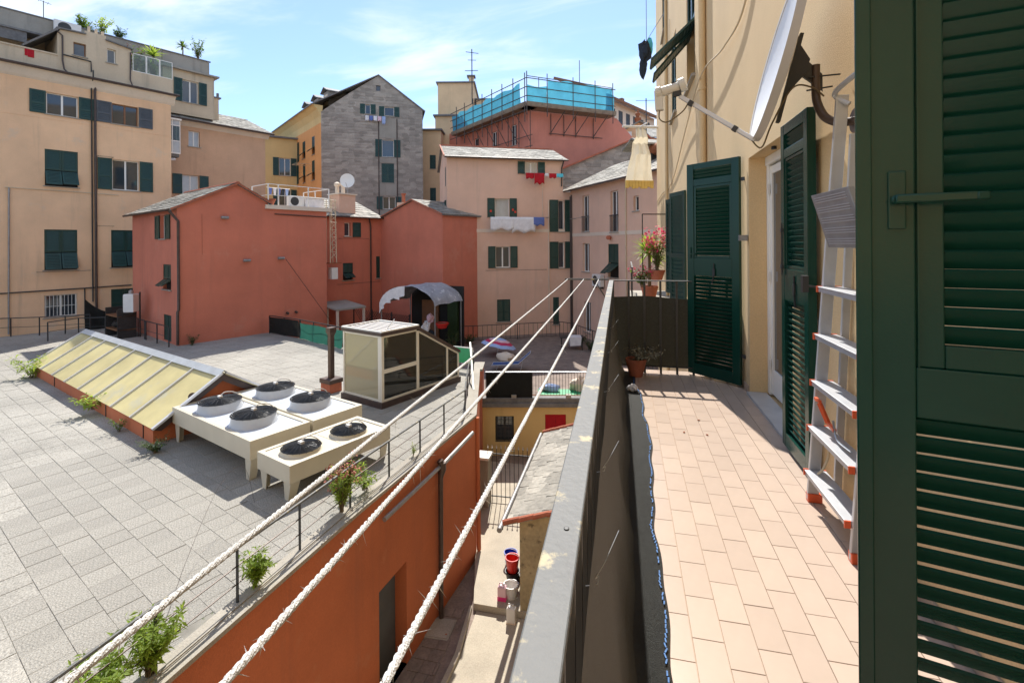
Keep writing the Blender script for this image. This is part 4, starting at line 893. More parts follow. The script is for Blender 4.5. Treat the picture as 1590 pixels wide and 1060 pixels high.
def cooler(label, x0, x1, y0, y1, zt, zb, fans, r, ring, top, mring, grp='cooling units on the terrace'):
    B = GB('cooling_unit', label, 'cooling unit', (y0 + y1) / 2, (x0 + x1) / 2, TZ, grp)
    m = MB(); k = .10
    for q in ((x0, x0 + .012, y0, y1), (x1 - .012, x1, y0, y1), (x0 + .012, x1 - .012, y0, y0 + .012), (x0 + .012, x1 - .012, y1 - .012, y1)): m.box(*q, zb, zt - .002)
    for q in ((x0, x0 + k, y0, y1), (x1 - k, x1, y0, y1), (x0 + k, x1 - k, y0, y0 + k), (x0 + k, x1 - k, y1 - k, y1)): m.box(*q, zt - .012, zt + .004)
    m.box(x0 + .02, x1 - .02, y0 + .02, y1 - .02, zb + .01, zb + .03); B.add(m, 'casing', 'ac_cream', bevel=.004)
    n = len(fans); ax = 0 if abs(fans[0][0] - fans[-1][0]) > abs(fans[0][1] - fans[-1][1]) else 1
    for i in range(n):
        lo, hi = (x0 + k, x1 - k) if ax == 0 else (y0 + k, y1 - k); a = lo + (hi - lo) * i / n + (.012 if i else 0); b = lo + (hi - lo) * (i + 1) / n
        m = MB()
        if ax == 0: m.box(a, b, y0 + k, y1 - k, zt - .03, zt - .014)
        else: m.box(x0 + k, x1 - k, a, b, zt - .03, zt - .014)
        B.add(m, 'top_panel', top)
    for c in fans: fan(B, c[0], c[1], zt - .014, r, ring, mring)
    for x, sx in ((x0 + .04, 1), (x1 - .04, -1)):
        for y, sy in ((y0 + .04, 1), (y1 - .04, -1)):
            m = MB(); m.prism([(x, y, zb), (x + sx * .24, y, zb), (x + sx * .20, y, TZ + .004), (x + sx * .08, y, TZ + .004)], (0, sy * .02, 0)); m.prism([(x, y + sy * .02, zb), (x, y + sy * .20, zb), (x + sx * .08, y + sy * .14, TZ + .004), (x + sx * .08, y + sy * .02, TZ + .004)], (sx * .02, 0, 0)); B.add(m, 'leg', 'ac_cream')
    return B
cooler('large cream cooling unit with two black fans, nearest the skylight front', -13.45, -9.77, 4.88, 6.19, -2.28, -2.66, [(-12.41, 5.50), (-10.83, 5.50)], .45, .20, 'ac_top', 'ac_top')
cooler('large cream cooling unit with two black fans, just behind the other large one', -13.40, -9.75, 6.25, 7.56, -2.28, -2.66, [(-12.39, 6.86), (-10.80, 6.86)], .45, .20, 'ac_top', 'ac_top')
cooler('smaller cream cooling unit with two caged fans by the terrace railing', -9.50, -8.36, 4.88, 7.23, -2.41, -2.74, [(-8.87, 5.42), (-8.84, 6.50)], .36, .07, 'ac_cream', 'ac_cream')

# glazed stair enclosure
X0, X1, Y0, Y1, YS = -12.82, -11.03, 9.24, 12.60, 10.62
ZT, ZK, ZE = -.90, -2.93, -2.22
B = GB('glass_stair_house', 'glazed cream stair enclosure with slatted flat top and sloping back', 'stair house', 9.4, -12, TZ)
m = MB(); m.box(X0 - .05, X1 + .05, Y0 - .05, Y1 + .03, TZ, ZK); B.add(m, 'kerb', 'encl_brown')
def topz(y): return ZT - .12 if y <= YS else ZT - .12 + (ZE + .10 - (ZT - .12)) * (y - YS) / (Y1 - YS)
for x in (X0, X1):
    for y, wd in ((Y0, .09), (YS, .10), (11.98, .07), (Y1 - .07, .07)):
        if x == X0 and y in (11.98,): pass
        m = MB(); xx = x if x == X0 else x - .06; m.box(xx, xx + .06, y, y + wd, ZK, topz(y + wd)); B.add(m, 'post', 'encl_frame', bevel=.004)
    xx = x + .005 if x == X0 else x - .055
    m = MB(); m.box(xx, xx + .05, Y0 + .09, Y1 - .07, ZK, ZK + .06); m.box(xx, xx + .05, Y0 + .09, YS, ZT - .18, ZT - .12); m.box(xx, xx + .05, Y0 + .09, YS, -2.12, -2.0)
    m.hexa([(xx, YS + .1, topz(YS + .1) - .06), (xx + .05, YS + .1, topz(YS + .1) - .06), (xx + .05, Y1 - .07, topz(Y1 - .07) - .06), (xx, Y1 - .07, topz(Y1 - .07) - .06), (xx, YS + .1, topz(YS + .1)), (xx + .05, YS + .1, topz(YS + .1)), (xx + .05, Y1 - .07, topz(Y1 - .07)), (xx, Y1 - .07, topz(Y1 - .07))]); B.add(m, 'side_frame', 'encl_frame')
    xg = xx + .022
    for a, b, z0, z1 in ((Y0 + .09, YS, ZK + .06, -2.12), (Y0 + .09, YS, -2.0, ZT - .18)):
        m = MB(); m.box(xg, xg + .006, a, b, z0, z1); B.add(m, 'pane', 'clear_glass')
    for a, b in ((YS + .10, 11.98), (12.05, Y1 - .07)):
        m = MB(); m.prism([(xg, a, ZK + .06), (xg, b, ZK + .06), (xg, b, topz(b) - .06), (xg, a, topz(a) - .06)], (.006, 0, 0)); B.add(m, 'pane', 'clear_glass')
m = MB(); m.box(X0 + .06, X1 - .06, Y0 + .01, Y0 + .06, ZK, ZK + .06); m.box(X0 + .06, X1 - .06, Y0 + .01, Y0 + .06, ZT - .18, ZT - .12); m.box(X1 - .16, X1 - .06, Y0 - .002, Y0 + .05, ZK + .06, ZT - .18); B.add(m, 'front_frame', 'encl_frame')
m = MB(); m.box(X0 + .06, X1 - .16, Y0 + .03, Y0 + .036, ZK + .06, ZT - .18); B.add(m, 'pane', 'lit_view_glass')
m = MB(); m.box(X0 - .04, X1 + .04, Y0 - .04, YS + .08, ZT - .12, ZT - .02); B.add(m, 'roof_edge', 'encl_brown')
for k in range(8):
    y = Y0 + .10 + k * .168; m = MB(); m.box(X0 + .03, X1 - .03, y, y + .055, ZT - .019, ZT - .012); B.add(m, 'roof_slat', 'white_paint')
m = MB(); m.box(X0 - .03, X1 + .03, Y0 - .03, Y0 + .03, ZT - .02, ZT + .022); m.box(X0 - .03, X1 + .03, YS + .02, YS + .08, ZT - .02, ZT + .022); m.box(X0 - .03, X0 + .03, Y0 + .03, YS + .02, ZT - .02, ZT + .022); m.box(X1 - .03, X1 + .03, Y0 + .03, YS + .02, ZT - .02, ZT + .022); B.add(m, 'roof_frame', 'white_paint')
for x in (X0 - .04, X1 - .07):
    m = MB(); m.hexa([(x, YS + .08, topz(YS + .08) + .001), (x + .11, YS + .08, topz(YS + .08) + .001), (x + .11, Y1 + .03, topz(Y1) + .0), (x, Y1 + .03, topz(Y1)), (x, YS + .08, topz(YS + .08) + .11), (x + .11, YS + .08, topz(YS + .08) + .11), (x + .11, Y1 + .03, topz(Y1) + .10), (x, Y1 + .03, topz(Y1) + .10)]); B.add(m, 'slope_edge', 'encl_brown')
m = MB(); m.hexa([(X0 + .07, YS + .08, topz(YS + .08) + .02), (X1 - .07, YS + .08, topz(YS + .08) + .02), (X1 - .07, Y1, topz(Y1) + .02), (X0 + .07, Y1, topz(Y1) + .02), (X0 + .07, YS + .08, topz(YS + .08) + .03), (X1 - .07, YS + .08, topz(YS + .08) + .03), (X1 - .07, Y1, topz(Y1) + .03), (X0 + .07, Y1, topz(Y1) + .03)]); B.add(m, 'pane', 'clear_glass')
m = MB(); m.box(X0 + .07, X1 - .07, Y1 - .06, Y1 - .02, ZK, topz(Y1) + .02); B.add(m, 'back_frame', 'encl_frame')
m = MB(); m.box(X0 + .01, X1 - .07, Y0 + .07, Y1 - .08, ZK - .02, ZK + .01); B.add(m, 'floor', 'concrete'); m = MB(); m.box(X0 + .3, X1 - .3, YS + .5, Y1 - .3, ZK, ZK + .02); B.add(m, 'stair_shade_slab', 'dark_inside'); m = MB(); m.box(X0 + .07, X1 - .75, YS - .05, YS + .05, ZK + .01, -2.1); B.add(m, 'inner_wall', 'pink_plaster')  # dark slab on the floor paints the shade of an open stairwell
m = MB()
for k in range(3): m.tube([(X0 + .15 + .5 * k, Y0 + .5, -1.9 + .35 * k), (X0 + .75 + .5 * k, Y0 + .52, -1.3 + .35 * k)], .012, 6)
B.add(m, 'handrail', 'white_paint', smooth=True)
m = MB(); m.box(-11.95, -11.35, 10.35, 10.60, ZK + .01, -1.40); m.box(-11.98, -11.32, 10.33, 10.62, -1.40, -1.34); B.add(m, 'cupboard', 'brown_wood', bevel=.01)
m = MB(); blob(m, (-11.6, 11.3, -2.75), (.18, .2, .16), seed=3); B.add(m, 'crate_of_tools', 'rust'); m = MB(); blob(m, (-11.4, 11.9, -2.8), (.15, .2, .12), seed=5); B.add(m, 'bundle', 'cloth_lightblue')
# flue on its block
B = GB('flue_chimney', 'square brown metal flue on a brown block, left of the glass stair house', 'chimney', 9.45, -13.73, TZ)
cx, cy = -13.73, 9.45
m = MB(); m.box(cx - .24, cx + .24, cy - .22, cy + .22, TZ, TZ + .30); B.add(m, 'block', 'terracotta')
m = MB(); m.cbox(cx - .27, cx + .27, cy - .25, cy + .25, TZ + .30, TZ + .44, .02); B.add(m, 'cap_stone', 'brown_metal')
m = MB(); m.box(cx - .075, cx + .075, cy - .075, cy + .075, TZ + .44, -1.22); B.add(m, 'shaft', 'brown_metal', bevel=.01)
m = MB(); m.hexa([(cx - .075, cy - .075, -1.30), (cx + .075, cy - .075, -1.30), (cx + .075, cy + .075, -1.30), (cx - .075, cy + .075, -1.30), (cx - .115, cy - .115, -1.18), (cx + .115, cy - .115, -1.18), (cx + .115, cy + .115, -1.18), (cx - .115, cy + .115, -1.18)]); m.box(cx - .115, cx + .115, cy - .115, cy + .115, -1.18, -1.04); B.add(m, 'cowl', 'brown_metal')

# ------------------------------------------------------------------ far terrace railing with green netting
def rail_run(name, label, pts, z, hgt, mpost='dark_metal', netm=None, netspan=None, step=1.4, bars=0, nz=(.0, .85)):
    c = Vector((pts[0][0], pts[0][1], z)); e = empty(name, tuple(c), 0, label, 'railing'); of = tuple(c)
    P = [Vector((x, y, z)) for x, y in pts]; tops = [p + Vector((0, 0, hgt)) for p in P]
    for a, b in zip(P, P[1:]):
        L = (b - a).length; n = max(1, round(L / step))
        for i in range(n + 1):
            q = a.lerp(b, i / n)
            if i < n or b is P[-1]: MB().box(q.x - .02, q.x + .02, q.y - .02, q.y + .02, z, z + hgt).build('post', mpost, e, off=of)
        if bars:
            nb_ = int(L / bars); m = MB()
            for i in range(1, nb_):
                if abs((i / nb_ * n) % 1) < .05: continue
                q = a.lerp(b, i / nb_); m = MB(); m.box(q.x - .009, q.x + .009, q.y - .009, q.y + .009, z + .08, z + hgt); m.build('bar', mpost, e, off=of)
    MB().tube(tops, .025, 6).build('top_rail', mpost, e, off=of); MB().tube([p + Vector((0, 0, hgt * .5 if not bars else .08)) for p in P], .012, 6).build('mid_rail', mpost, e, off=of)
    if netm:
        m = MB(); a, b = P[netspan[0]], P[netspan[1]]; chain = P[netspan[0]:netspan[1] + 1]; k0 = 0
        for s0, s1 in zip(chain, chain[1:]):
            n = max(4, int((s1 - s0).length / .3)); st_ = len(m.v)
            for i in range(n + 1):
                q = s0.lerp(s1, i / n)
                for k in range(5):
                    t = nz[0] + (nz[1] - nz[0]) * k / 4; m._a([(q.x + .03 * math.sin(i * 1.3 + k), q.y - .05 + .05 * math.sin(i * .9 + k * .7), z + hgt * t)])
            for i in range(n):
                for k in range(4): a0 = st_ + i * 5 + k; m.f.append((a0, a0 + 5, a0 + 6, a0 + 1))
        m.build('netting', netm, e, smooth=True, off=of)
    return e
rail_run('terrace_railing', 'dark railing beside the red house at the back of the roof terrace', [(-18.75, 22.3), (-16.2, 21.4)], TZ, .95, netm='black_net', netspan=(0, 1), nz=(.05, .95))
rail_run('terrace_railing', 'railing with green netting at the back of the roof terrace', [(-16.15, 21.37), (-12.6, 19.65), (-7.5, 17.55)], TZ, .95, netm='green_net', netspan=(0, 2))
rail_run('terrace_railing', 'short railing with a bright green sheet behind the glass stair house', [(-7.35, 17.5), (-5.6, 17.1)], TZ, .85, mpost='white_paint', netm='green_sheet', netspan=(0, 1), nz=(.35, .98))
MB().box(-7.3, -7.28, 17.4, 17.42, TZ, TZ + .1)
tag(MB().bar((-4.75, 14.6, -3.0), (-5.55, 16.7, -1.95), .05, .05).build('leaning_pole', 'white_paint', off=(-4.75, 14.6, -3.0)), 'pale pole leaning over the terrace railing behind the stair house', 'pole')
rail_run('terrace_railing', 'thin grey railing in front of the ocher house at the left', [(-34.0, 17.6), (-30.6, 19.3), (-28.9, 20.6)], TZ, .98)
rail_run('terrace_railing', 'short grey railing running toward the skylight at the left', [(-28.3, 18.2), (-28.3, 19.6), (-26.0, 20.6), (-23.9, 19.6)], TZ, .95)
rail_run('terrace_railing', 'grey railing along the stair beside the red house', [(-23.7, 19.5), (-20.9, 18.3)], TZ, .95)

# ================================================================== HOUSES
def gable_wall(mb, pts, thick=None):    # polygon in the y=0 plane from (x,z) pairs
    mb.poly(*[(x, 0, z) for x, z in pts])
def side_block(mb, x0, x1, y0, y1, z0, z1, faces='lrbt'):
    if 'l' in faces: mb.poly((x0, y0, z0), (x0, y0, z1), (x0, y1, z1), (x0, y1, z0))
    if 'r' in faces: mb.poly((x1, y0, z0), (x1, y1, z0), (x1, y1, z1), (x1, y0, z1))
    if 'b' in faces: mb.poly((x0, y1, z0), (x0, y1, z1), (x1, y1, z1), (x1, y1, z0))
    if 't' in faces: mb.poly((x0, y0, z1), (x1, y0, z1), (x1, y1, z1), (x0, y1, z1))
def pipe(B, pts, r=.05, m='copper_pipe', T=IDT, parent=None, name='drainpipe'):
    t = TM(T); t.tube(pts, r, 10); return B.add(t, name, m, parent, smooth=True)
def brackets(B, x0, x1, z, y=-.35, n=2, T=IDT):
    m = TM(T)
    for x in (x0, x1): m.tube([(x, 0, z), (x, y, z)], .012, 5)
    for k in range(n): yy = y * (k + 1) / n; m.tube([(x0, yy, z), (x1, yy, z)], .006, 4)
    return B.add(m, 'clothes_line', 'dark_metal')
def roof(B, quads, name='roof', t=.10, m='slate_roof', rows=9, cols=18, edge='dark_slate', sl=True):
    mb = MB()
    for q in quads: slab_roof(mb, *q, t=t)
    ro_ = B.add(mb, name, edge)
    if sl:
        for q in quads:
            s = MB(); slates(s, *q, rows, cols); so_ = B.add(s, 'slates', m, ro_); so_['kind'] = 'stuff'
    return ro_

# ---- ocher house, far left
B = Bld('ocher_house', 'tall ocher house with grey attic and roof garden at the left', 'house', (-32.2, 18.56), 24.5, -3.1); OCH = B
hs = [window(B, 1.83, 3.18, 9.07, 10.29, 'open', shw=.66, glassm='window_glass'), window(B, 4.72, 6.02, 9.09, 10.31, 'open', frame='brown_wood', sh='shutter_grey', shw=.72),
      window(B, 1.75, 3.15, 5.05, 7.1, 'flap', flapang=24), window(B, 4.72, 6.05, 5.08, 6.92, 'open', shw=.68), window(B, 1.71, 3.10, .34, 2.61, 'flap', flapang=16), window(B, 4.64, 6.05, .36, 2.63, 'flap', flapang=22),
      window(B, 1.70, 3.08, -2.31, -1.06, 'bare'), window(B, 4.62, 5.95, -2.4, -.95, 'closed')]
wm = MB(); wall_face(wm, -9, 7.77, -6.9, 10.85, hs); side_block(wm, -9, 7.77, 0, 9, -6.9, 11.4, 'lb'); wm.poly((7.77, 0, -6.9), (7.77, 3.0, -6.9), (7.77, 3.0, 11.4), (7.77, 0, 11.4)); B.add(wm, 'wall', 'ocher_plaster')
m = MB(); m.prism([(-9, 0, 10.85), (-9, -.10, 10.95), (-9, -.38, 11.38), (-9, .2, 11.38)], (16.95, 0, 0)); B.add(m, 'cornice', 'cornice')
m = MB(); m.box(-9, 8.05, -.52, 9, 11.382, 11.47); B.add(m, 'eave', 'dark_slate')
m = MB(); m.tube([(-9, -.55, 11.43), (8.1, -.55, 11.43)], .07, 8); B.add(m, 'gutter', 'copper_pipe', smooth=True)
m = MB(); m.box(-9, 7.77, -.015, .0, 8.78, 8.86); B.add(m, 'string_course', 'ocher_plaster')
bw = TM()
for k in range(9): bw.tube([(1.76 + k * .155, .03, -2.28), (1.76 + k * .155, .03, -1.1)], .012, 6)
bw.tube([(1.7, .03, -1.7), (3.08, .03, -1.7)], .012, 6); B.add(bw, 'window_bars', 'white_paint')
pipe(B, [(3.95, -.1, 11.4), (3.92, -.08, 10.8), (3.92, -.08, -3.0)], .06); pipe(B, [(3.76, -.5, 11.9), (3.76, -.5, 11.5), (3.76, -.07, 11.1), (3.76, -.07, -1.6)], .035, 'dark_metal'); pipe(B, [(.35, -.06, 4.8), (.3, -.06, -3.0)], .035, 'grey_pipe')
pipe(B, [(-5, -.06, -.85), (3.4, -.06, -.78), (5.6, -.06, -.75)], .035, 'dark_metal'); pipe(B, [(3.4, -.05, -.8), (3.4, -.05, -2.6)], .03, 'dark_metal'); pipe(B, [(0.2, -.05, 4.82), (3.8, -.05, 4.78), (5.0, -.05, 4.75)], .02, 'cable_cream')
for x0, x1, z in ((4.0, 4.7, 2.85), (4.0, 4.7, 6.98), (1.4, 3.6, .25)): brackets(B, x0, x1, z, -.4)
# attic: parapet, penthouse front, glass balustrade, back block
m = MB(); m.box(-9, 2.30, -.05, .15, 11.47, 12.42); m.box(-9, 2.30, -.10, .20, 12.42, 12.50); m.box(5.66, 7.88, -.05, .15, 11.47, 12.53); B.add(m, 'parapet', 'attic_plaster')
ah = [window(B, 2.98, 3.54, 12.69, 13.44, 'bare', frame='brown_wood', halves=1, y=-.04), window(B, 4.50, 4.92, 12.71, 13.54, 'bare', halves=1, y=-.04)]
m = MB(); wall_face(m, 2.30, 5.66, 11.47, 13.70, ah, y=-.04); m.poly((2.30, -.04, 13.70), (3.5, -.04, 13.70), (3.5, -.04, 14.02), (2.42, -.04, 13.95)); m.poly((3.5, -.04, 13.70), (4.45, -.04, 13.70), (4.45, -.04, 14.24), (3.5, -.04, 14.24)); m.poly((4.45, -.04, 13.70), (5.66, -.04, 13.70), (5.66, -.04, 13.82), (4.45, -.04, 13.98))
side_block(m, 2.30, 5.66, -.04, 3.2, 11.47, 13.70, 'lr'); side_block(m, 3.5, 4.45, -.04, 1.4, 13.7, 14.24, 'lrt'); B.add(m, 'penthouse_wall', 'attic_plaster')
m = MB(); slab_roof(m, (2.25, -.2, 14.02), (3.52, -.2, 14.08), (3.52, 3.2, 14.3), (2.25, 3.2, 14.2), .07); slab_roof(m, (4.43, -.2, 14.05), (5.75, -.2, 13.86), (5.75, 3.2, 14.1), (4.43, 3.2, 14.3), .07); slab_roof(m, (.9, .2, 12.7), (2.35, -.2, 14.02), (2.35, 3.2, 14.2), (.9, 3.2, 12.9), .09); B.add(m, 'penthouse_roof', 'dark_slate')
m = MB(); m.box(-9, 2.2, 2.9, 3.0, 11.47, 13.9); B.add(m, 'attic_back_wall', 'attic_plaster'); m = MB(); m.box(-9, 2.0, 1.7, 3.0, 13.9, 14.0); m.box(-3, 1.3, 1.8, 1.9, 13.3, 13.9); B.add(m, 'attic_canopy', 'dark_slate')
for k, x in enumerate((3.78, 4.12, 4.42)): m = MB(); m.box(x - .06, x + .06, .5, .62, 14.2, 14.75 - .05 * k); B.add(m, 'chimney_pipe', 'attic_plaster')
pipe(B, [(2.25, -.1, 13.85), (2.5, -.12, 13.6), (2.5, -.12, 12.2), (2.55, -.2, 11.7), (2.7, -.3, 11.5)], .04); pipe(B, [(2.5, -.1, 12.55), (3.74, -.1, 12.5), (3.76, -.1, 11.9)], .035, 'dark_metal'); pipe(B, [(5.75, -.12, 13.6), (5.62, -.12, 13.6), (5.60, -.12, 11.9), (5.66, -.3, 11.55)], .035)
for k in range(3):
    x = 5.74 + .71 * k; m = MB(); m.box(x, x + .70, -.06, -.03, 12.53, 12.57); m.box(x, x + .70, -.06, -.03, 13.60, 13.64); m.box(x, x + .035, -.06, -.03, 12.57, 13.60); m.box(x + .665, x + .70, -.06, -.03, 12.57, 13.60); po_ = B.add(m, 'balustrade', 'white_paint'); m = MB(); m.box(x + .035, x + .665, -.05, -.042, 12.57, 13.60); B.add(m, 'pane', 'rail_glass', po_)
m = MB(); m.box(-9, 8.15, 3.0, 9.0, 11.4, 15.35); m.box(8.151, 11.2, 3.1, 9.0, 14.4, 15.34); B.add(m, 'roof_block', 'grey_render'); m = MB(); m.box(-9, 8.0, 2.8, 9, 14.15, 14.28); m.box(-9, 11.25, 2.95, 3.1, 15.35, 15.42); B.add(m, 'ledge', 'dark_slate')
# wing of the ocher house, set back 3 m
WT = lambda x, y, z: (x, y + 3.0, z)
wh_ = [window(B, 9.77, 10.5, 8.89, 10.03, 'bare', T=WT, glassm='curtain_glass'), window(B, 9.36, 10.43, 5.4, 6.79, 'open', T=WT, shw=.6, glassm='curtain_glass')]
m = TM(WT); wall_face(m, 7.75, 15.24, -6.9, 10.66, wh_); m.poly((15.24, 0, -6.9), (15.24, 8, -6.9), (15.24, 8, 10.66), (15.24, 0, 10.66)); B.add(m, 'wing_wall', 'ocher_wing_plaster')
m = TM(WT); m.prism([(7.8, 0, 10.3), (7.8, -.28, 10.66), (7.8, .1, 10.66)], (7.7, 0, 0)); B.add(m, 'wing_cornice', 'cornice')
roof(B, [((7.8, 2.45, 10.68), (15.75, 2.45, 10.68), (15.2, 6.5, 12.5), (7.8, 6.5, 12.5))], 'wing_roof', rows=10, cols=20)
m = MB(); m.tube([(7.8, 2.40, 10.68), (15.7, 2.40, 10.68)], .06, 8); B.add(m, 'gutter', 'copper_pipe', smooth=True)
ph = [window(B, 9.41, 10.43, 12.05, 13.65, 'open', T=WT, shw=.52)]
m = TM(WT); wall_face(m, 8.2, 11.48, 11.1, 14.25, ph); m.poly((11.48, 0, 11.1), (11.48, 4, 11.1), (11.48, 4, 14.25), (11.48, 0, 14.25)); B.add(m, 'penthouse_wall', 'attic_plaster'); m = TM(WT); m.box(8.0, 11.75, -.3, 4.2, 14.25, 14.36); m.box(8.2, 11.1, .02, .09, 14.36, 15.40); B.add(m, 'penthouse_roof', 'grey_render')
m = MB(); m.box(11.49, 12.1, 3.8, 6, 11.2, 13.0); B.add(m, 'stair_head', 'attic_plaster'); m = MB(); m.box(11.45, 12.25, 3.7, 6.1, 13.0, 13.1); m.box(12.02, 12.16, 3.9, 4.05, 13.1, 13.45); B.add(m, 'stair_head_roof', 'dark_slate')
# glazed corner bay
bx = (7.78, 8.75, 1.4, 2.98)
m = MB(); m.box(7.78, 8.75, 1.4, 2.98, 7.95, 8.05); m.box(7.78, 8.80, 1.3, 2.98, 10.25, 10.36)
for x in (7.79, 8.25, 8.70): m.box(x, x + .05, 1.4, 1.45, 8.05, 10.25)
for y in (2.0, 2.9): m.box(8.70, 8.75, y, y + .05, 8.05, 10.25)
m.box(7.84, 8.70, 1.41, 1.44, 8.80, 8.86); m.box(8.71, 8.74, 1.45, 2.9, 8.80, 8.86); m.box(7.84, 8.70, 1.41, 1.44, 9.85, 9.91); wo = B.add(m, 'glazed_bay', 'white_paint')
for a, b in ((7.84, 8.25), (8.30, 8.70)):
    for z0, z1 in ((8.05, 8.80), (8.86, 9.85), (9.91, 10.25)): m = MB(); m.box(a, b, 1.42, 1.43, z0, z1); B.add(m, 'pane', 'curtain_glass' if z0 > 9.9 or z0 < 8.1 else 'rail_glass', wo)
m = MB(); m.box(8.72, 8.73, 1.45, 2.9, 8.05, 10.25); B.add(m, 'pane', 'curtain_glass', wo); m = MB(); m.box(7.84, 8.70, 1.5, 2.9, 7.75, 7.95); B.add(m, 'bay_floor', 'dark_slate', wo)
pipe(B, [(7.9, 2.7, 7.7), (7.95, 2.75, -2)], .04, 'dark_metal'); m = MB(); m.tube([(7.8, 1.6, 7.5), (8.5, 1.6, 7.6)], .09, 8); B.add(m, 'awning_roll', 'cloth_white', smooth=True)
def in_frame(B, x, y, z):
    return tuple(B.e.matrix_basis @ Vector((x, y, z - B.base)))
def ac_unit(label, B, x, y, z, w_=.85, h_=.6, group='air conditioners'):
    e = empty('air_conditioner', in_frame(B, x, y, z), B.e.rotation_euler[2], label, 'air conditioner', group)
    m = MB(); m.box(-w_ / 2, w_ / 2, -.3, 0, 0, h_); m.build('casing', 'white_plastic', e, bevel=.02)
    r_ = h_ * .4; n = 20; g_ = MB(); st0 = g_._a([(-w_ * .12 + r_ * math.cos(6.2832 * k / n), -.304, h_ / 2 + r_ * math.sin(6.2832 * k / n)) for k in range(n)]); g_.f.append(tuple(range(st0, st0 + n)))
    g_.build('grille', 'dark_metal', e); m = MB(); m.box(-w_ / 2 + .05, -w_ / 2 + .1, -.25, -.02, -.12, 0); m.box(w_ / 2 - .1, w_ / 2 - .05, -.25, -.02, -.12, 0); m.build('bracket', 'dark_metal', e); return e
ac_unit('white air conditioner high on the grey roof block of the ocher house', B, 3.2, 2.9, 14.62, 1.25, .78)
# roof garden
RG = 'plants of the roof garden'
for i, (x, y, z, h_, sp, nm, lab, mt) in enumerate([(4.0, 3.4, 15.35, 1.0, .55, 'shrub', 'leafy shrub above the small chimney pipes of the ocher house', 'leaf'), (5.0, 3.6, 15.35, 1.3, .75, 'shrub', 'tall loose shrub in the middle of the roof garden', 'leaf_light'), (5.9, 3.5, 15.35, .8, .5, 'shrub', 'low shrub on the grey wall, right of the tall loose one', 'leaf_dark'),
        (6.1, .9, 12.5, 1.6, .6, 'shrub', 'rusty green bush at the left end of the glass balustrade', 'leaf'), (7.0, .6, 12.5, 1.1, .45, 'shrub', 'dark bush behind the glass balustrade', 'leaf_dark'), (10.6, 3.6, 15.4, 1.6, .8, 'shrub', 'thin airy shrub at the right end of the roof garden', 'leaf'), (6.5, .7, 12.5, 1.0, .4, 'shrub', 'small bush in the middle of the glass balustrade', 'leaf')]):
    bushy(nm, lab, 'shrub', in_frame(B, x, y, z), h_ * 1.1, sp, 18, 16, .20, .10, mt, 40 + i, RG, flower='flower_rust' if i == 3 else None, fl=3)
bladed('palm', 'spiky green palm above the glass balustrade of the ocher house', 'plant', in_frame(B, 7.1, 1.0, 12.6), 1.5, 70, .9, .08, 'leaf_light', 51)
bladed('palm', 'small palm on the grey wall near the right end of the roof garden', 'plant', in_frame(B, 9.6, 3.5, 15.4), .75, 50, .6, .08, 'leaf', 52)
bladed('palm', 'spiky plant at the left end of the roof garden beside the air conditioner', 'plant', in_frame(B, 4.25, 3.3, 15.0), .5, 60, .7, .08, 'leaf', 53)
an = empty('tv_antenna', in_frame(B, 2.2, 3.2, 15.4), B.e.rotation_euler[2], 'thin television aerial at the top left above the grey roof block', 'antenna'); MB().tube([(0, 0, -.9), (0, 0, 1.1)], .02, 6).build('mast', 'dark_metal', an); MB().tube([(-.35, 0, 1.1), (.35, 0, 1.0)], .015, 5).tube([(-.2, -.2, 1.07), (-.2, .2, 1.07)], .01, 4).tube([(.2, -.2, 1.02), (.2, .2, 1.02)], .01, 4).build('arm', 'dark_metal', an)
tw = MB(); tw.box(1.1, 1.35, -.075, -.052, 12.0, 12.45); tw.box(.98, 1.095, -.075, -.052, 12.05, 12.45); e = empty('towel', in_frame(B, 1.2, -.06, 12.45), 0, 'small red towel hung over the attic parapet of the ocher house', 'towel'); o = tw.build('cloth', 'cloth_red', None, off=(1.2, -.06, 12.45)); o.parent = e; o.location = (0, 0, 0); o.rotation_euler = (0, 0, B.e.rotation_euler[2])
# things in the corner between ocher and red houses
tk = empty('water_tank', (-24.95, 19.75, -1.75), B.e.rotation_euler[2], 'white water heater tank on a post left of the red house', 'tank'); MB().lathe([(.32, 0), (.34, .06), (.34, .88), (.30, .93)], 4).build('body', 'white_plastic', tk); MB().lathe([(.11, .93), (.11, 1.08), (.04, 1.14)], 12).build('cowl', 'grey_pipe', tk, smooth=True); MB().box(.34, .40, -.03, .03, -1.35, 1.0).build('post', 'dark_metal', tk)
nt_ = MB(); 
for i in range(13):
    for k in range(6):
        s = i / 12; top = -1.35 - .8 * math.sin(s * math.pi) ** 1.0 + (.0 if s < .5 else -.25 * (s - .5)); z = TZ + .02 + (top - TZ) * k / 5; x, y, zz_ = in_frame(B, 3.2 + 2.1 * s, -1.1 - .7 * s + .08 * math.sin(i * 1.7 + k), z); nt_._a([(x, y, zz_)])
for i in range(12):
    for k in range(5): a = i * 6 + k; nt_.f.append((a, a + 6, a + 7, a + 1))
x, y, z = in_frame(B, 4.2, -1.4, TZ); tag(nt_.build('netting', 'black_net', smooth=True, off=(x, y, z)), 'black netting slung between posts in front of the ocher house', 'net')
sh_ = GB('shed_shelf', 'dark cluttered shelf under the white tank beside the red house', 'shelf', 9.1, -31.5, TZ); m = MB(); m.box(-32.4, -30.6, 8.7, 9.5, -2.0, -1.94); m.box(-32.4, -30.6, 8.7, 9.5, -2.7, -2.64); B2 = sh_
B2.add(m, 'boards', 'brown_wood')
for x in (-32.4, -30.65): m = MB(); m.box(x, x + .05, 8.69, 9.51, TZ, -1.6); B2.add(m, 'frame', 'dark_metal')
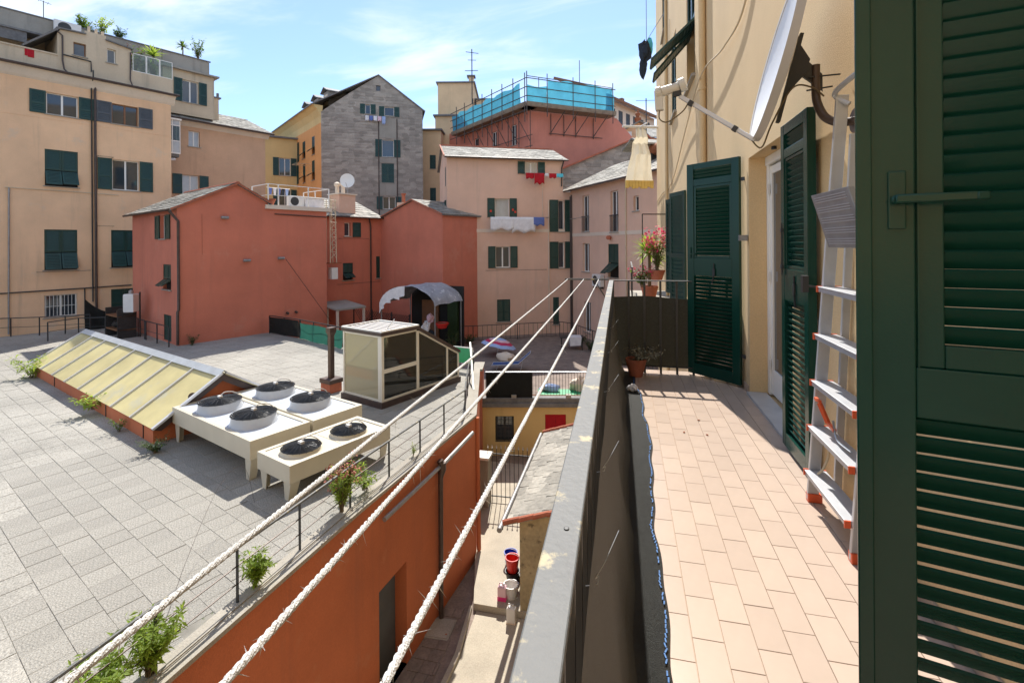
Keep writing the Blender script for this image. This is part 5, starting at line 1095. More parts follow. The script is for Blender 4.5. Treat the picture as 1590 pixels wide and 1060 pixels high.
m = MB(); blob(m, (-31.8, 9.1, -2.45), (.4, .3, .2), seed=7); blob(m, (-31.0, 9.0, -1.78), (.35, .25, .18), seed=8); B2.add(m, 'clutter', 'black_plastic')

# ---- red house with the wide blank gable
B = Bld('red_house', 'red house with wide blank gable wall and slate roof on the terrace', 'house', (-20.75, 18.62), 25, -3.1); RED = B
LT = lambda x, y, z: (y, -x, z)
lh = [window(B, -2.35, -1.55, 2.0, 3.15, 'open', T=LT, shw=.66), window(B, -2.0, -.85, -.50, .73, 'flap', T=LT, flapang=52), window(B, -1.95, -.85, -3.02, -1.75, 'closed', T=LT, sill=False)]
m = TM(LT); wall_face(m, -7.1, 0, -6.9, 3.45, lh); k = MB(); k.v = m.v; k.f = m.f; gable_wall(k, [(0, -6.9), (7.7, -6.9), (7.7, 3.62), (4.25, 3.62), (4.25, 3.93), (2.67, 4.80), (0, 3.47)]); k.poly((7.7, 0, -6.9), (7.7, 6, -6.9), (7.7, 6, 3.62), (7.7, 0, 3.62)); B.add(k, 'wall', 'red_plaster')
roof(B, [((-.35, 7.3, 3.36), (-.35, -.16, 3.36), (2.67, -.16, 4.88), (2.67, 7.3, 4.88)), ((4.45, -.16, 3.92), (4.45, 7.3, 3.92), (2.67, 7.3, 4.88), (2.67, -.16, 4.88))], rows=9, cols=16, t=.08)
m = MB(); m.hexa([(2.55, -.18, 4.86), (2.79, -.18, 4.86), (2.79, 7.3, 4.86), (2.55, 7.3, 4.86), (2.62, -.18, 4.94), (2.72, -.18, 4.94), (2.72, 7.3, 4.94), (2.62, 7.3, 4.94)]); B.add(m, 'ridge', 'terracotta')
for a, b in (((-.3, 3.36), (2.67, 4.84)), ((2.67, 4.84), (4.4, 3.90))): m = MB(); m.bar((a[0], -.15, a[1]), (b[0], -.15, b[1]), .06, .07); B.add(m, 'verge', 'terracotta')
m = MB(); m.tube([(-.36, 7.3, 3.33), (-.36, -.1, 3.33)], .055, 8); B.add(m, 'gutter', 'copper_pipe', smooth=True)
pipe(B, [(-.34, -.05, 3.3), (-.12, -.06, 3.0), (.03, -.07, 2.8), (.03, -.07, -1.4), (-.02, -.08, -1.5), (-.02, -.08, -3.05)], .06); pipe(B, [(4.6, -.04, 3.35), (7.68, -.04, 3.3)], .03, 'brown_metal')
m = MB(); m.box(4.1, 8.0, -.12, 6, 3.62, 3.84); B.add(m, 'roof_terrace_slab', 'cornice'); pipe(B, [(1.05, -.04, 3.2), (1.05, -.04, 1.2)], .006, 'rust')
for x, z in ((3.05 - 1.0, 3.05), (3.1, .85), (4.9, .92)):
    m = MB(); m.tube([(x - .17, -.13, z), (x + .17, -.13, z)], .075, 10); m.box(x - .06, x + .06, -.1, 0, z - .05, z + .05); B.add(m, 'wall_lamp', 'grey_pipe', smooth=True)
m = MB(); m.tube([(5.2, -.05, .85), (7.6, -.6, -2.9)], .012, 4); B.add(m, 'stay_wire', 'dark_metal')
for x in (5.2, 5.7): m = MB(); m.tube([(x, -.06, -2.1), (x + .12, -.1, -2.2)], .06, 8); B.add(m, 'pipe_stub', 'copper_pipe')
rr = empty('roof_terrace_rail', in_frame(B, 4.3, 0, 3.84), B.e.rotation_euler[2], 'thin white railing round the flat roof of the red house', 'railing')
for x, y in ((0, .05), (.55, .05), (2.3, .05), (3.6, .05), (3.6, 1.6), (0, 2.0), (3.6, 3.0)): MB().box(x - .025, x + .025, y - .025, y + .025, 0, 1.15).build('post', 'white_paint', rr)
MB().tube([(0, 2.0, 1.15), (0, .05, 1.15), (3.6, .05, 1.15), (3.6, 3.0, 1.15)], .022, 6).build('top_rail', 'white_paint', rr); MB().tube([(0, 2.0, .55), (0, .05, .55), (3.6, .05, .55), (3.6, 3, .55)], .014, 6).build('mid_rail', 'white_paint', rr)
ac_unit('white air conditioner on the flat roof of the red house', B, 6.1, .75, 3.86, .9, .62)
bx_ = MB(); bx_.box(-.6, .6, -.3, .3, 0, .55)
e = empty('storage_box', in_frame(B, 7.25, .8, 3.85), B.e.rotation_euler[2], 'pale box at the corner of the flat roof, beside the air conditioner', 'box'); bx_.build('body', 'cloth_white', e, bevel=.03); MB().box(-.63, .63, -.33, .33, .55, .60).build('lid', 'white_band', e)
p_ = pot('flower_pot', 'terracotta bowl at the left end of the flat roof rail', in_frame(B, 4.5, .4, 3.85), .35, .35)
ld = empty('laundry_line', in_frame(B, 5.6, 1.8, 4.5), B.e.rotation_euler[2], 'row of small dark clothes on the flat roof of the red house', 'laundry')
MB().tube([(-.6, 0, .5), (.8, 0, .5)], .01, 4).build('line', 'white_paint', ld)
for i, (x, c) in enumerate(((-.45, 'cloth_blue'), (-.2, 'cloth_white'), (.05, 'cloth_blue'), (.3, 'cloth_dark'), (.52, 'cloth_lightblue'))): MB().prism([(x, 0, .5), (x + .2, 0, .5), (x + .17, .03, .12 - .05 * (i % 2)), (x + .03, -.02, .1)], (0, .015, 0)).build('garment', c, ld)
# lattice mast and shelf on the right edge of the red house
ms_ = empty('lattice_mast', in_frame(B, 8.0, 0.1, .55), B.e.rotation_euler[2], 'pale lattice mast against the right edge of the red house', 'mast')
for x, y in ((0, 0), (.42, 0), (.42, .42), (0, .42)): MB().tube([(x, y, 0), (x * .8, y, 3.9)], .025, 5).build('chord', 'cable_cream', ms_)
for i in range(8):
    z = .25 + i * .45; MB().tube([(0, 0, z), (.42, 0, z + .38)], .015, 4).tube([(.42, 0, z + .4), (0, 0, z + .42)], .015, 4).tube([(.42, 0, z), (.42, .42, z + .35)], .015, 4).build('lacing', 'cable_cream', ms_)
MB().box(-.1, .7, -.1, .6, -.05, 0).build('base_plate', 'rust', ms_); MB().box(.1, .5, .0, .4, -1.0, -.3).build('meter_box', 'white_plastic', ms_)

# ---- second red house, in the middle
B = Bld('red_house', 'red house with small gable in the middle, behind the glass stair house', 'house', (-16.73, 30.79), 115, -4.6); RED2 = B
ST = lambda x, y, z: (-y, x, z)
lh = [window(B, -2.87, -2.41, 2.2, 3.1, 'bare', T=ST, halves=1), window(B, -3.0, -2.25, -.67, .45, 'flap', T=ST, flapang=50), window(B, -.42, -.10, -.68, .83, 'closed', T=ST)]
m = TM(ST); wall_face(m, -4.6, 0, -6.9, 3.52, lh); k = MB(); k.v = m.v; k.f = m.f; gable_wall(k, [(0, -6.9), (6.2, -6.9), (6.2, 3.55), (3.45, 4.52), (0, 3.55)]); k.poly((6.2, 0, -6.9), (6.2, 7, -6.9), (6.2, 7, 3.55), (6.2, 0, 3.55)); B.add(k, 'wall', 'red_plaster')
mlf = TM(ST); leaf_mesh(mlf, -2.26, -1.66, 2.15, 3.12, -.065); B.add(mlf, 'shutter', 'shutter_green')
roof(B, [((-.2, 7, 3.47), (-.2, -.15, 3.50), (3.45, -.15, 4.60), (3.45, 7, 4.60)), ((6.4, -.15, 3.5), (6.4, 7, 3.5), (3.45, 7, 4.6), (3.45, -.15, 4.6))], rows=8, cols=14, t=.08)
roof(B, [((.3, -4.7, 3.50), (.3, .0, 3.50), (-3.4, .0, 4.95), (-3.4, -4.7, 4.95))], 'side_roof', rows=8, cols=10, t=.08)
for a, b in (((-.2, 3.47), (3.45, 4.57)), ((3.45, 4.57), (6.35, 3.5))): m = MB(); m.bar((a[0], -.16, a[1]), (b[0], -.16, b[1]), .05, .06); B.add(m, 'verge', 'terracotta')
pipe(B, [(.32, -1.2, 3.45), (.1, -.95, 3.1), (.08, -.9, 2.9), (.08, -.9, -4.5)], .05); m = MB(); m.tube([(.32, -4.7, 3.46), (.32, 0, 3.46)], .05, 8); B.add(m, 'gutter', 'copper_pipe', smooth=True)
brackets(B, -3.3, -1.2, 2.05, -.3, T=ST); brackets(B, -3.4, -.3, -.9, -.3, T=ST)
m = MB(); m.box(-1.4, -.2, -3.1, -1.9, 3.6, 4.95); ch = B.add(m, 'chimney', 'pink_plaster'); m = MB(); m.box(-1.5, -.1, -3.2, -1.8, 4.95, 5.03); B.add(m, 'chimney_cap', 'cornice', ch)
m = MB(); m.box(1.0, 1.6, .6, 1.3, 3.7, 4.55); ch = B.add(m, 'chimney', 'pink_plaster'); m = MB(); m.lathe([(.12, 4.55), (.12, 5.1), (.18, 5.12), (.18, 5.2)], 10, (1.3, .95, 0)); B.add(m, 'chimney_pot', 'terracotta', ch)
def small_dish(label, loc, rz, d=.8, tilt=25):
    e = empty('satellite_dish', loc, rz, label, 'satellite dish'); m = MB(); n = 18
    for i in range(6):
        r_ = d / 2 * i / 5; m._a([(r_ * math.cos(6.2832 * j / n), -.25 * r_ * r_, r_ * math.sin(6.2832 * j / n) + .9) for j in range(n)])
    for i in range(5):
        for j in range(n): m.f.append((i * n + j, i * n + (j + 1) % n, (i + 1) * n + (j + 1) % n, (i + 1) * n + j))
    m.build('reflector', 'dish_white', e, smooth=True); MB().tube([(0, .05, 0), (0, .05, .9)], .03, 6).build('mast', 'grey_pipe', e); MB().tube([(0, -.05, .9 - d / 2), (0, -.5, .7)], .015, 5).build('feed_arm', 'grey_pipe', e); return e
x, y, z = in_frame(B, -.5, -2.3, 5.03); small_dish('pale satellite dish on the chimney of the middle red house', (x, y, z), R(20), .95)
an = empty('cowl_group', in_frame(B, -1.1, -2.5, 5.03), 0, 'pair of pale chimney cowls left of the small satellite dish', 'chimney cowl')
for x in (-.2, .25): MB().lathe([(.12, 0), (.12, .55), (.2, .6), (.2, .75), (.05, .85)], 10, (x, 0, 0)).build('cowl', 'white_band', an, smooth=True)
# lean-to and trellis at its foot, white curved canopy
lt = empty('lean_to', in_frame(B, .3, -3.4, -4.6), B.e.rotation_euler[2], 'small grey roofed lean-to below the middle red house', 'lean-to'); MB().hexa([(0, -1.6, 2.6), (2.2, -1.6, 2.35), (2.2, .4, 2.35), (0, .4, 2.6), (0, -1.6, 2.7), (2.2, -1.6, 2.45), (2.2, .4, 2.45), (0, .4, 2.7)]).build('roof', 'grey_render', lt)
for x, y in ((2.1, -1.5), (2.1, .3), (1.0, -1.5)): MB().box(x - .06, x + .06, y - .06, y + .06, 0, 2.4).build('post', 'white_band', lt)
trl2 = empty('trellis_fence', in_frame(B, 2.6, -2.2, -4.6), B.e.rotation_euler[2], 'dark diagonal trellis fence left of the white canopy', 'fence')
for i in range(26):
    x = -2.6 + i * .22; MB().bar((x, 0, 0), (min(x + 2.0, 3.1), 0, min(2.0, 3.1 - x)), .03, .02, up=(0, 1, 0)).build('lath', 'brown_metal', trl2)
    MB().bar((x, .03, min(2.0, 2.0)), (min(x + 2.0, 3.1), .03, max(0, 2.0 - min(2.0, 3.1 - x))), .03, .02, up=(0, 1, 0)).build('lath', 'brown_metal', trl2)
for x in (-2.6, -.6, 1.4, 3.1): MB().box(x - .05, x + .05, -.05, .0, 0, 2.1).build('post', 'dark_metal', trl2)
cn = empty('canopy', (-11.75, 26.2, -4.5), R(-12), 'curved grey and white tarpaulin canopy between the red and pink houses', 'canopy')
m = MB(); NN = 14; MM = 6
for i in range(NN + 1):
    a = math.pi * (.06 + .88 * i / NN)
    for k in range(MM + 1): m._a([(-1.9 * math.cos(a) * (1.02 + .02 * math.sin(i * 2 + k)), -1.3 + 2.9 * k / MM, 2.55 + 1.25 * math.sin(a) + .04 * math.sin(i * 1.7 + k * 2.1) - (.25 if (k == 0 and i < 4) else 0))])
for i in range(NN):
    for k in range(MM): a = i * (MM + 1) + k; m.f.append((a, a + MM + 1, a + MM + 2, a + 1))
m.build('tarpaulin', 'tarp_grey', cn, smooth=True)
m = MB()
for i in range(7):
    a = math.pi * (.06 + .06 * i); m.prism([(-1.93 * math.cos(a), -1.32, 2.55 + 1.25 * math.sin(a)), (-1.93 * math.cos(a + .2), -1.32, 2.55 + 1.25 * math.sin(a + .2)), (-1.85 * math.cos(a + .2), -1.36, 2.0 + 1.25 * math.sin(a + .2) - .2 * (i % 2)), (-1.9 * math.cos(a), -1.36, 1.95 + 1.25 * math.sin(a))], (0, .01, 0))
m.build('torn_flap', 'cloth_white', cn)
for x in (-1.85, 1.85):
    for y in (-1.2, 1.5): MB().tube([(x, y, 0), (x, y, 2.85)], .035, 6).build('post', 'grey_pipe', cn)
m = MB(); m.box(-1.0, .2, 1.55, 1.65, .2, 2.7); m.build('back_door', 'brown_wood', cn)
MB().box(-1.9, 1.9, 1.7, 1.8, 0, 3.6).build('shade_backing', 'dark_inside', cn); MB().box(.9, 1.6, 1.5, 1.65, .3, 3.0).build('green_panel', 'leaf_dark', cn)  # near-black sheet stands in for deep shade under the canopy
e = empty('potted_clutter', (-11.2, 26.0, -4.6), 0, 'heap of pale pots and household clutter under the canopy edge', 'clutter')
for i, (x, y, z, s_, c) in enumerate(((0, 0, .3, .3, 'white_band'), (.15, .1, .9, .28, 'cloth_dark'), (-.1, 0, 1.45, .25, 'cloth_white'), (.5, -.2, .5, .25, 'leaf_dark'), (.1, .1, 1.95, .2, 'pale_pink'))): m = MB(); blob(m, (x, y, z), (s_, s_, s_ * 1.2), amp=.5, seed=60 + i); m.build('bundle', c, e)
e = pot('flower_pot', 'red bowl on a stand by the pink house corner', (-10.4, 26.2, -3.2), .4, .3, 'red_plastic'); bushy('potted_shrub', 'dark shrub growing below the pink house corner', 'shrub', (-9.9, 26.6, -4.6), 1.1, .5, 18, 14, .14, .06, 'leaf_dark', 71)

# ---- pink house
B = Bld('pink_house', 'pink plastered house with washing lines in the centre', 'house', (-7.452, 32.167), 64, -4.6); PK = B
hs = [window(B, -1.35, -.35, 3.46, 4.71, 'open', shw=.5, glassm='curtain_glass', halves=1), window(B, -1.32, -.33, .02, 1.45, 'open', shw=.5), window(B, .77, 1.66, 6.45, 7.25, 'open', shw=.5, glassm='curtain_glass'), window(B, -1.25, -.33, -3.64, -2.14, 'closed'),
      window(B, 3.15, 3.58, 2.46, 4.65, 'bare', halves=1), window(B, 3.15, 3.58, -.08, 1.74, 'bare', halves=1), window(B, 2.72, 3.15, -4.0, -2.1, 'closed')]
m = MB(); wall_face(m, -4.57, 4.05, -6.9, 5.2, [h_ for h_ in hs if h_[3] < 5.2]); wall_face(m, -4.57, 3.49, 5.2, 7.5, [h_ for h_ in hs if h_[3] > 5.2]); m.poly((-4.57, 0, -6.9), (-4.57, 0, 7.5), (-4.57, 3.2, 8.7), (-4.57, 6.4, 7.5), (-4.57, 6.4, -6.9)); m.poly((3.49, 0, 5.0), (3.49, 6.4, 5.0), (3.49, 6.4, 7.5), (3.49, 3.2, 8.7), (3.49, 0, 7.5)); B.add(m, 'wall', 'pink_plaster')
for (a, b, z0, z1) in ((2.50, 3.12, 2.44, 4.67), (3.61, 3.97, 2.44, 4.67), (2.50, 3.12, -.1, 1.76), (3.61, 3.95, -.1, 1.76)): m = MB(); leaf_mesh(m, a, b, z0, z1, -.065); B.add(m, 'shutter', 'shutter_green')
m = MB(); m.box(-4.57, 4.05, -.02, 0, 2.42, 2.64); B.add(m, 'string_course', 'white_band')
roof(B, [((-4.75, -.35, 7.42), (3.75, -.35, 7.42), (3.75, 3.2, 8.78), (-4.75, 3.2, 8.78)), ((3.75, 6.7, 7.42), (-4.75, 6.7, 7.42), (-4.75, 3.2, 8.78), (3.75, 3.2, 8.78))], rows=9, cols=24)
m = MB(); m.bar((-4.78, -.35, 7.45), (-4.78, 3.2, 8.82), .08, .08); m.tube([(-4.75, 3.2, 8.82), (3.75, 3.2, 8.82)], .08, 6); B.add(m, 'ridge', 'terracotta'); m = MB(); m.tube([(-4.75, -.40, 7.38), (3.78, -.40, 7.38)], .055, 8); B.add(m, 'gutter', 'copper_pipe', smooth=True)
pipe(B, [(3.45, -.38, 7.35), (3.40, -.08, 6.9), (3.38, -.08, 5.6)], .05); pipe(B, [(2.42, -.05, 4.6), (2.42, -.05, -4.5)], .035, 'white_band'); pipe(B, [(2.0, -.04, 6.4), (2.0, -.04, 3.5)], .02, 'white_band'); pipe(B, [(4.0, -.1, 4.9), (4.0, -.1, -4.5)], .055)
lx = MB(); lx.poly((-4.575, .8, 5.6), (-4.575, .8, 6.9), (-4.575, 1.4, 6.9), (-4.575, 1.4, 5.6)); B.add(lx, 'side_shutter', 'shutter_green'); lx = MB(); lx.box(-4.66, -4.58, .6, 1.3, 2.7, 4.6); lx.box(-4.66, -4.58, .6, 1.3, -3.0, -.6); B.add(lx, 'side_shutter', 'shutter_green')
def laundry(B, name, label, x0, x1, z, items, y=-.5):
    e = empty(name, in_frame(B, x0, 0, z), B.e.rotation_euler[2], label, 'laundry'); m = MB()
    for x in (0, x1 - x0): m.tube([(x, 0, 0), (x, y - .05, 0)], .015, 5)
    for k in (.6, 1.0): m.tube([(0, y * k, 0), (x1 - x0, y * k, 0)], .007, 4)
    m.build('line', 'dark_metal', e)
    for i, (a, b, h_, c, nm) in enumerate(items):
        m = MB(); n = 10
        for q in range(n + 1):
            for r_ in range(6): m._a([(a - x0 + (b - a) * q / n, y + .03 * math.sin(q * 1.4 + i) * r_ / 5, .01 - h_ * r_ / 5 * (1 + .10 * math.sin(q * 1.1 + i * 2)))])
        for q in range(n):
            for r_ in range(5): k = q * 6 + r_; m.f.append((k, k + 6, k + 7, k + 1))
        o = m.build(nm, c, e, smooth=True); sd_ = o.modifiers.new('thickness', 'SOLIDIFY'); sd_.thickness = .012
laundry(B, 'washing_line', 'washing line with white sheets and a blue cloth on the pink house', -1.9, 2.3, 3.42, [(-1.75, -.05, .85, 'cloth_white', 'sheet'), (-.3, 1.35, 1.0, 'cloth_white', 'sheet'), (1.2, 1.98, .55, 'cloth_blue', 'towel')])
laundry(B, 'washing_line', 'washing line with red cloths and a cyan towel under the pink house eave', .3, 3.4, 6.42, [(.7, 1.28, .38, 'cloth_red', 'towel'), (1.3, 2.0, .72, 'cloth_red', 'cardigan'), (2.05, 2.3, .2, 'cloth_white', 'cloth'), (2.35, 2.85, .32, 'cloth_red', 'towel'), (2.88, 3.35, .26, 'cloth_cyan', 'towel')])
m = MB()
for x, z, c in ((-1.65, 3.85, 0), (-.12, 3.95, 0), (.05, 3.8, 0)): m.box(x - .06, x + .06, -.09, -.068, z - .07, z + .07)
B.add(m, 'shutter_ornament', 'red_plastic'); brackets(B, -2.0, 2.2, -.15, -.35)
# left-hand balconies of the pink house
m = MB(); m.box(-5.9, -4.58, .3, 2.2, -1.0, -.85); m.box(-5.7, -4.58, .3, 1.9, 2.25, 2.45); bo = B.add(m, 'balcony', 'concrete')
for i in range(9): m = MB(); x = -5.85 + .15 * i; m.box(x - .012, x + .012, .32, .35, -.85, .15); B.add(m, 'baluster', 'dark_metal', bo)
m = MB(); m.box(-5.9, -4.6, .31, .36, .15, .2); m.box(-5.9, -5.86, .3, 2.2, .15, .2); B.add(m, 'handrail', 'dark_metal', bo)
m = MB(); m.hexa([(-6.5, .2, 1.55), (-4.6, .2, 1.85), (-4.6, 2.0, 1.85), (-6.5, 2.0, 1.55), (-6.5, .2, 1.60), (-4.6, .2, 1.92), (-4.6, 2.0, 1.92), (-6.5, 2.0, 1.60)]); B.add(m, 'awning', 'green_sheet'); m = MB(); m.tube(spline([(-4.6, .5, 1.2), (-5.6, .5, .9), (-6.1, .5, .5), (-6.0, .5, -.8)]), .03, 6); B.add(m, 'awning_arm', 'cable_cream', smooth=True)
# ---- wing of the pink house, running toward us
B = Bld('pink_wing', 'long pink wing with tall narrow windows and slate roof, right of the centre', 'house', (-3.81, 33.94), 147, -4.6); WG_ = B
hs = [window(B, 1.75, 2.65, 2.4, 4.78, 'bare'), window(B, 5.30, 6.15, 2.28, 4.72, 'bare'), window(B, 7.7, 8.2, 3.38, 4.2, 'bare', halves=1), window(B, 1.75, 2.68, -.24, 1.64, 'bare'), window(B, 5.0, 6.15, -.42, 1.58, 'flap', flapang=48), window(B, 1.9, 2.79, -4.2, -2.2, 'bare'), window(B, 8.4, 9.3, -2.2, -.9, 'flap', flapang=62)]
m = MB(); wall_face(m, 0, 16, -6.9, 5.3, hs); side_block(m, 0, 16, 0, 8, -6.9, 5.3, 'rb'); B.add(m, 'wall', 'pink_plaster'); m = MB(); m.box(0, 16, -.02, 0, 2.1, 2.32); B.add(m, 'string_course', 'white_band')
roof(B, [((-.9, -.45, 5.30), (16.3, -.45, 5.30), (16.3, 4.2, 7.5), (-.9, 4.2, 7.5))], rows=12, cols=36); m = MB(); m.tube([(-.9, -.48, 5.26), (16.3, -.48, 5.26)], .06, 8); B.add(m, 'gutter', 'copper_pipe', smooth=True)
pipe(B, [(7.0, -.05, 5.2), (7.0, -.05, -4.5)], .03, 'cable_cream'); pipe(B, [(.25, -.06, 5.0), (.25, -.06, -4.5)], .05)
for a, b, z in ((5.25, 6.2, 2.3), (1.7, 2.7, 2.42)):
    m = MB(); m.box(a, b, -.06, -.03, z + .95, z + 1.0)
    for i in range(8): x = a + (b - a) * (i + .5) / 8; m.box(x - .01, x + .01, -.055, -.035, z, z + .95)
    B.add(m, 'window_guard', 'dark_metal')
m = MB(); m.tube([(1.0, -.1, 3.3), (.9, -.5, 3.3), (3.0, -.5, 3.3), (3.0, -.1, 3.3)], .015, 5); B.add(m, 'clothes_line', 'grey_pipe'); m = MB(); m.tube([(5.3, -.1, 1.95), (5.5, -.3, 1.95)], .13, 10); B.add(m, 'vent_pipe', 'terracotta', smooth=True)
ac_unit('grey air conditioner on the pink wing beside the balcony handrail', B, 4.1, -.05, -1.05, 1.0, .75)
# dormer and rusty tank on the wing roof
m = MB(); m.box(5.3, 6.3, 1.5, 3.5, 5.6, 7.45); dm_ = B.add(m, 'dormer', 'white_band'); m = MB(); m.hexa([(5.0, 1.0, 7.2), (6.0, 1.0, 7.75), (6.0, 3.6, 7.75), (5.0, 3.6, 7.2), (5.0, 1.0, 7.3), (6.0, 1.0, 7.85), (6.0, 3.6, 7.85), (5.0, 3.6, 7.3)]); m.hexa([(6.0, 1.0, 7.75), (6.9, 1.0, 7.35), (6.9, 3.6, 7.35), (6.0, 3.6, 7.75), (6.0, 1.0, 7.85), (6.9, 1.0, 7.45), (6.9, 3.6, 7.45), (6.0, 3.6, 7.85)]); B.add(m, 'dormer_roof', 'slate_roof', dm_)
m = MB(); leaf_mesh(m, 5.42, 6.0, 5.9, 7.1, 1.42); B.add(m, 'dormer_shutter', 'shutter_green', dm_); 
tk = empty('rusty_tank', in_frame(B, 7.25, 2.2, 6.75), B.e.rotation_euler[2], 'rusty orange tank beside the dormer on the pink wing roof', 'tank'); m = MB(); m.tube([(-.7, 0, .35), (.7, 0, .35)], .36, 14); m.build('body', 'rust', tk, smooth=True); m = MB(); m.box(-.6, -.5, -.3, .3, -.5, .1); m.box(.5, .6, -.3, .3, -.5, .1); m.build('stand', 'dark_metal', tk)
# ---- grey slate house with orange side
B = Bld('slate_clad_house', 'tall house clad in grey slates with an orange side wall', 'house', (-21.28, 48.394), 62, -4.6); GH = B
hs = [window(B, -5.91, -5.38, 15.35, 16.34, 'open', shw=.5, halves=1), window(B, -3.98, -2.98, 15.2, 16.2, 'open', shw=.52, halves=1), window(B, -4.25, -3.03, 10.92, 12.72, 'open', shw=.66, halves=1), window(B, -4.31, -3.02, 8.19, 10.23, 'closed'), window(B, -4.2, -2.9, 5.4, 6.7, 'open', shw=.6), window(B, -4.82, -4.35, 17.83, 18.40, 'bare', halves=1, frame='dark_slate', sill=False)]
m = MB(); wall_face(m, -10.25, 0, -6.9, 15.3, [h_ for h_ in hs if h_[3] < 15.3]); 
wall_face(m, -7.4, -1.9, 15.3, 16.5, [h_ for h_ in hs if 15.2 <= h_[2] < 16.5 and h_[3] < 16.5] )
m.poly((-10.25, 0, 15.3), (-7.4, 0, 15.3), (-7.4, 0, 16.5), (-7.4, 0, 17.45)); m.poly((-1.9, 0, 15.3), (0, 0, 15.3), (0, 0, 16.1), (-1.9, 0, 17.45)); wall_face(m, -5.5, -3.6, 16.5, 18.6, [h_ for h_ in hs if h_[2] > 17]); m.poly((-7.4, 0, 16.5), (-5.5, 0, 16.5), (-5.5, 0, 18.78), (-7.4, 0, 17.45)); m.poly((-3.6, 0, 16.5), (-1.9, 0, 16.5), (-1.9, 0, 17.45), (-3.6, 0, 18.75)); m.poly((-5.5, 0, 18.6), (-3.6, 0, 18.6), (-3.6, 0, 18.75), (-4.54, 0, 19.45), (-5.5, 0, 18.78))
side_block(m, -10.25, 0, 0, 14, -6.9, 16.1, 'rb'); gw = B.add(m, 'slate_wall', 'slate_wall')
# slate courses on the wall as shallow geometry
s = MB(); r2 = random.Random(5); zc = 4.0
def gtop(x): return 15.3 + (x + 10.25) * (19.45 - 15.3) / 5.71 if x < -4.54 else 19.45 - (x + 4.54) * (19.45 - 16.1) / 4.54
while zc < 19.3:
    x = -10.2 + r2.uniform(0, .3)
    while x < -.1:
        L = r2.uniform(.5, .75); a, b = x, min(x + L, -.02); c, d = zc, zc + .30; xm = (a + b) / 2
        ok = d < min(gtop(a), gtop(b)) - .08 and not (-4.62 < xm < -2.66 and zc < 15.0) and not any(h_[0] - .72 < b and a < h_[1] + .72 and h_[2] - .1 < d and c < h_[3] + .1 for h_ in hs)
        if ok:
            y0 = -.012 - r2.uniform(0, .010); i = s._a([(a + .006, y0 - .012, c), (b - .006, y0 - .012, c), (b - .006, -.003, d + .03), (a + .006, -.003, d + .03), (a + .006, -.001, c), (b - .006, -.001, c)]); s.f += [(i, i + 1, i + 2, i + 3), (i + 4, i + 5, i + 1, i)]
        x += L
    zc += .30
so_ = B.add(s, 'wall_slates', 'slate_wall', gw); so_['kind'] = 'stuff'
for z0, z1 in ((12.9, 14.9), (10.3, 10.85), (6.85, 8.1), (-4, 5.3)): m = MB(); m.box(-4.5, -2.76, -.035, -.004, z0, z1); B.add(m, 'render_strip', 'grey_render')
for x in (-4.58, -2.69): pipe(B, [(x, -.07, 15.0), (x, -.07, -4)], .045, 'copper_pipe')
OT = frame2((-10.25, 0), 65)
oh = [window(B, -13.0, -12.05, 11.25, 13.35, 'bare', T=OT), window(B, -9.6, -8.1, 11.2, 13.35, 'bare', T=OT), window(B, -6.3, -5.25, 11.3, 13.2, 'flap', T=OT, flapang=45), window(B, -3.0, -2.05, 11.27, 13.2, 'flap', T=OT, flapang=50), window(B, -12.6, -11.4, 8.8, 10.85, 'bare', T=OT), window(B, -9.4, -8.3, 8.7, 10.8, 'bare', T=OT), window(B, -6.2, -5.3, 8.6, 10.65, 'flap', T=OT, flapang=50), window(B, -3.05, -2.1, 8.57, 10.65, 'flap', T=OT, flapang=55)]
m = TM(OT); wall_face(m, -20, 0, -6.9, 14.2, oh); B.add(m, 'side_wall', 'bright_orange_plaster'); m = TM(OT); m.prism([(-20, 0, 14.2), (-20, -.05, 14.9), (-20, -.35, 15.5), (-20, -.9, 15.95), (-20, .2, 15.95)], (20, 0, 0)); B.add(m, 'cove', 'yellow_plaster')
for a, b, z0, z1 in ((-13.6, -13.05, 11.2, 13.4), (-12.0, -11.5, 11.2, 13.4), (-10.2, -9.65, 11.2, 13.4), (-8.05, -7.5, 11.2, 13.4), (-13.2, -12.65, 8.75, 10.9), (-11.35, -10.8, 8.75, 10.9), (-10.0, -9.45, 8.7, 10.85), (-8.25, -7.7, 8.7, 10.85)): m = TM(OT); leaf_mesh(m, a, b, z0, z1, -.07); B.add(m, 'shutter', 'shutter_green')
pipe(B, [(-19.5, -.8, 15.8), (-19.0, -.1, 14.5), (-19.0, -.1, -4)], .06, 'cable_cream', OT)
p1, p2 = OT(.1, -1.0, 15.95), OT(-20.3, -1.0, 15.95)
roof(B, [(p2, p1, (-4.54, -.1, 19.55), (-4.54, 14, 19.55)), ((.3, -.1, 16.0), (.3, 14, 16.0), (-4.54, 14, 19.55), (-4.54, -.1, 19.55))], rows=12, cols=24, sl=False, edge='dark_slate')
for k in range(3):
    q = OT(-5.5 - 4.2 * k, 2.6, 0); m = TM(OT); x = -3.2 - 3.4 * k; m.box(x - .8, x + .8, 1.6, 4.2, 16.6, 18.4); d_ = B.add(m, 'dormer', 'slate_wall'); m = TM(OT); m.prism([(x - 1.0, 1.3, 18.3), (x, 1.3, 18.8), (x + 1.0, 1.3, 18.3), (x + 1.0, 1.3, 18.4), (x, 1.3, 18.9), (x - 1.0, 1.3, 18.4)], OT(0, 3, 0) if False else tuple(Vector(OT(0, 3, 0)) - Vector(OT(0, 0, 0))) if False else (0, 3, 0)); B.add(m, 'dormer_roof', 'dark_slate', d_); m = TM(OT); m.box(x - .5, x + .5, 1.57, 1.6, 16.9, 18.1); B.add(m, 'dormer_window', 'white_band', d_)
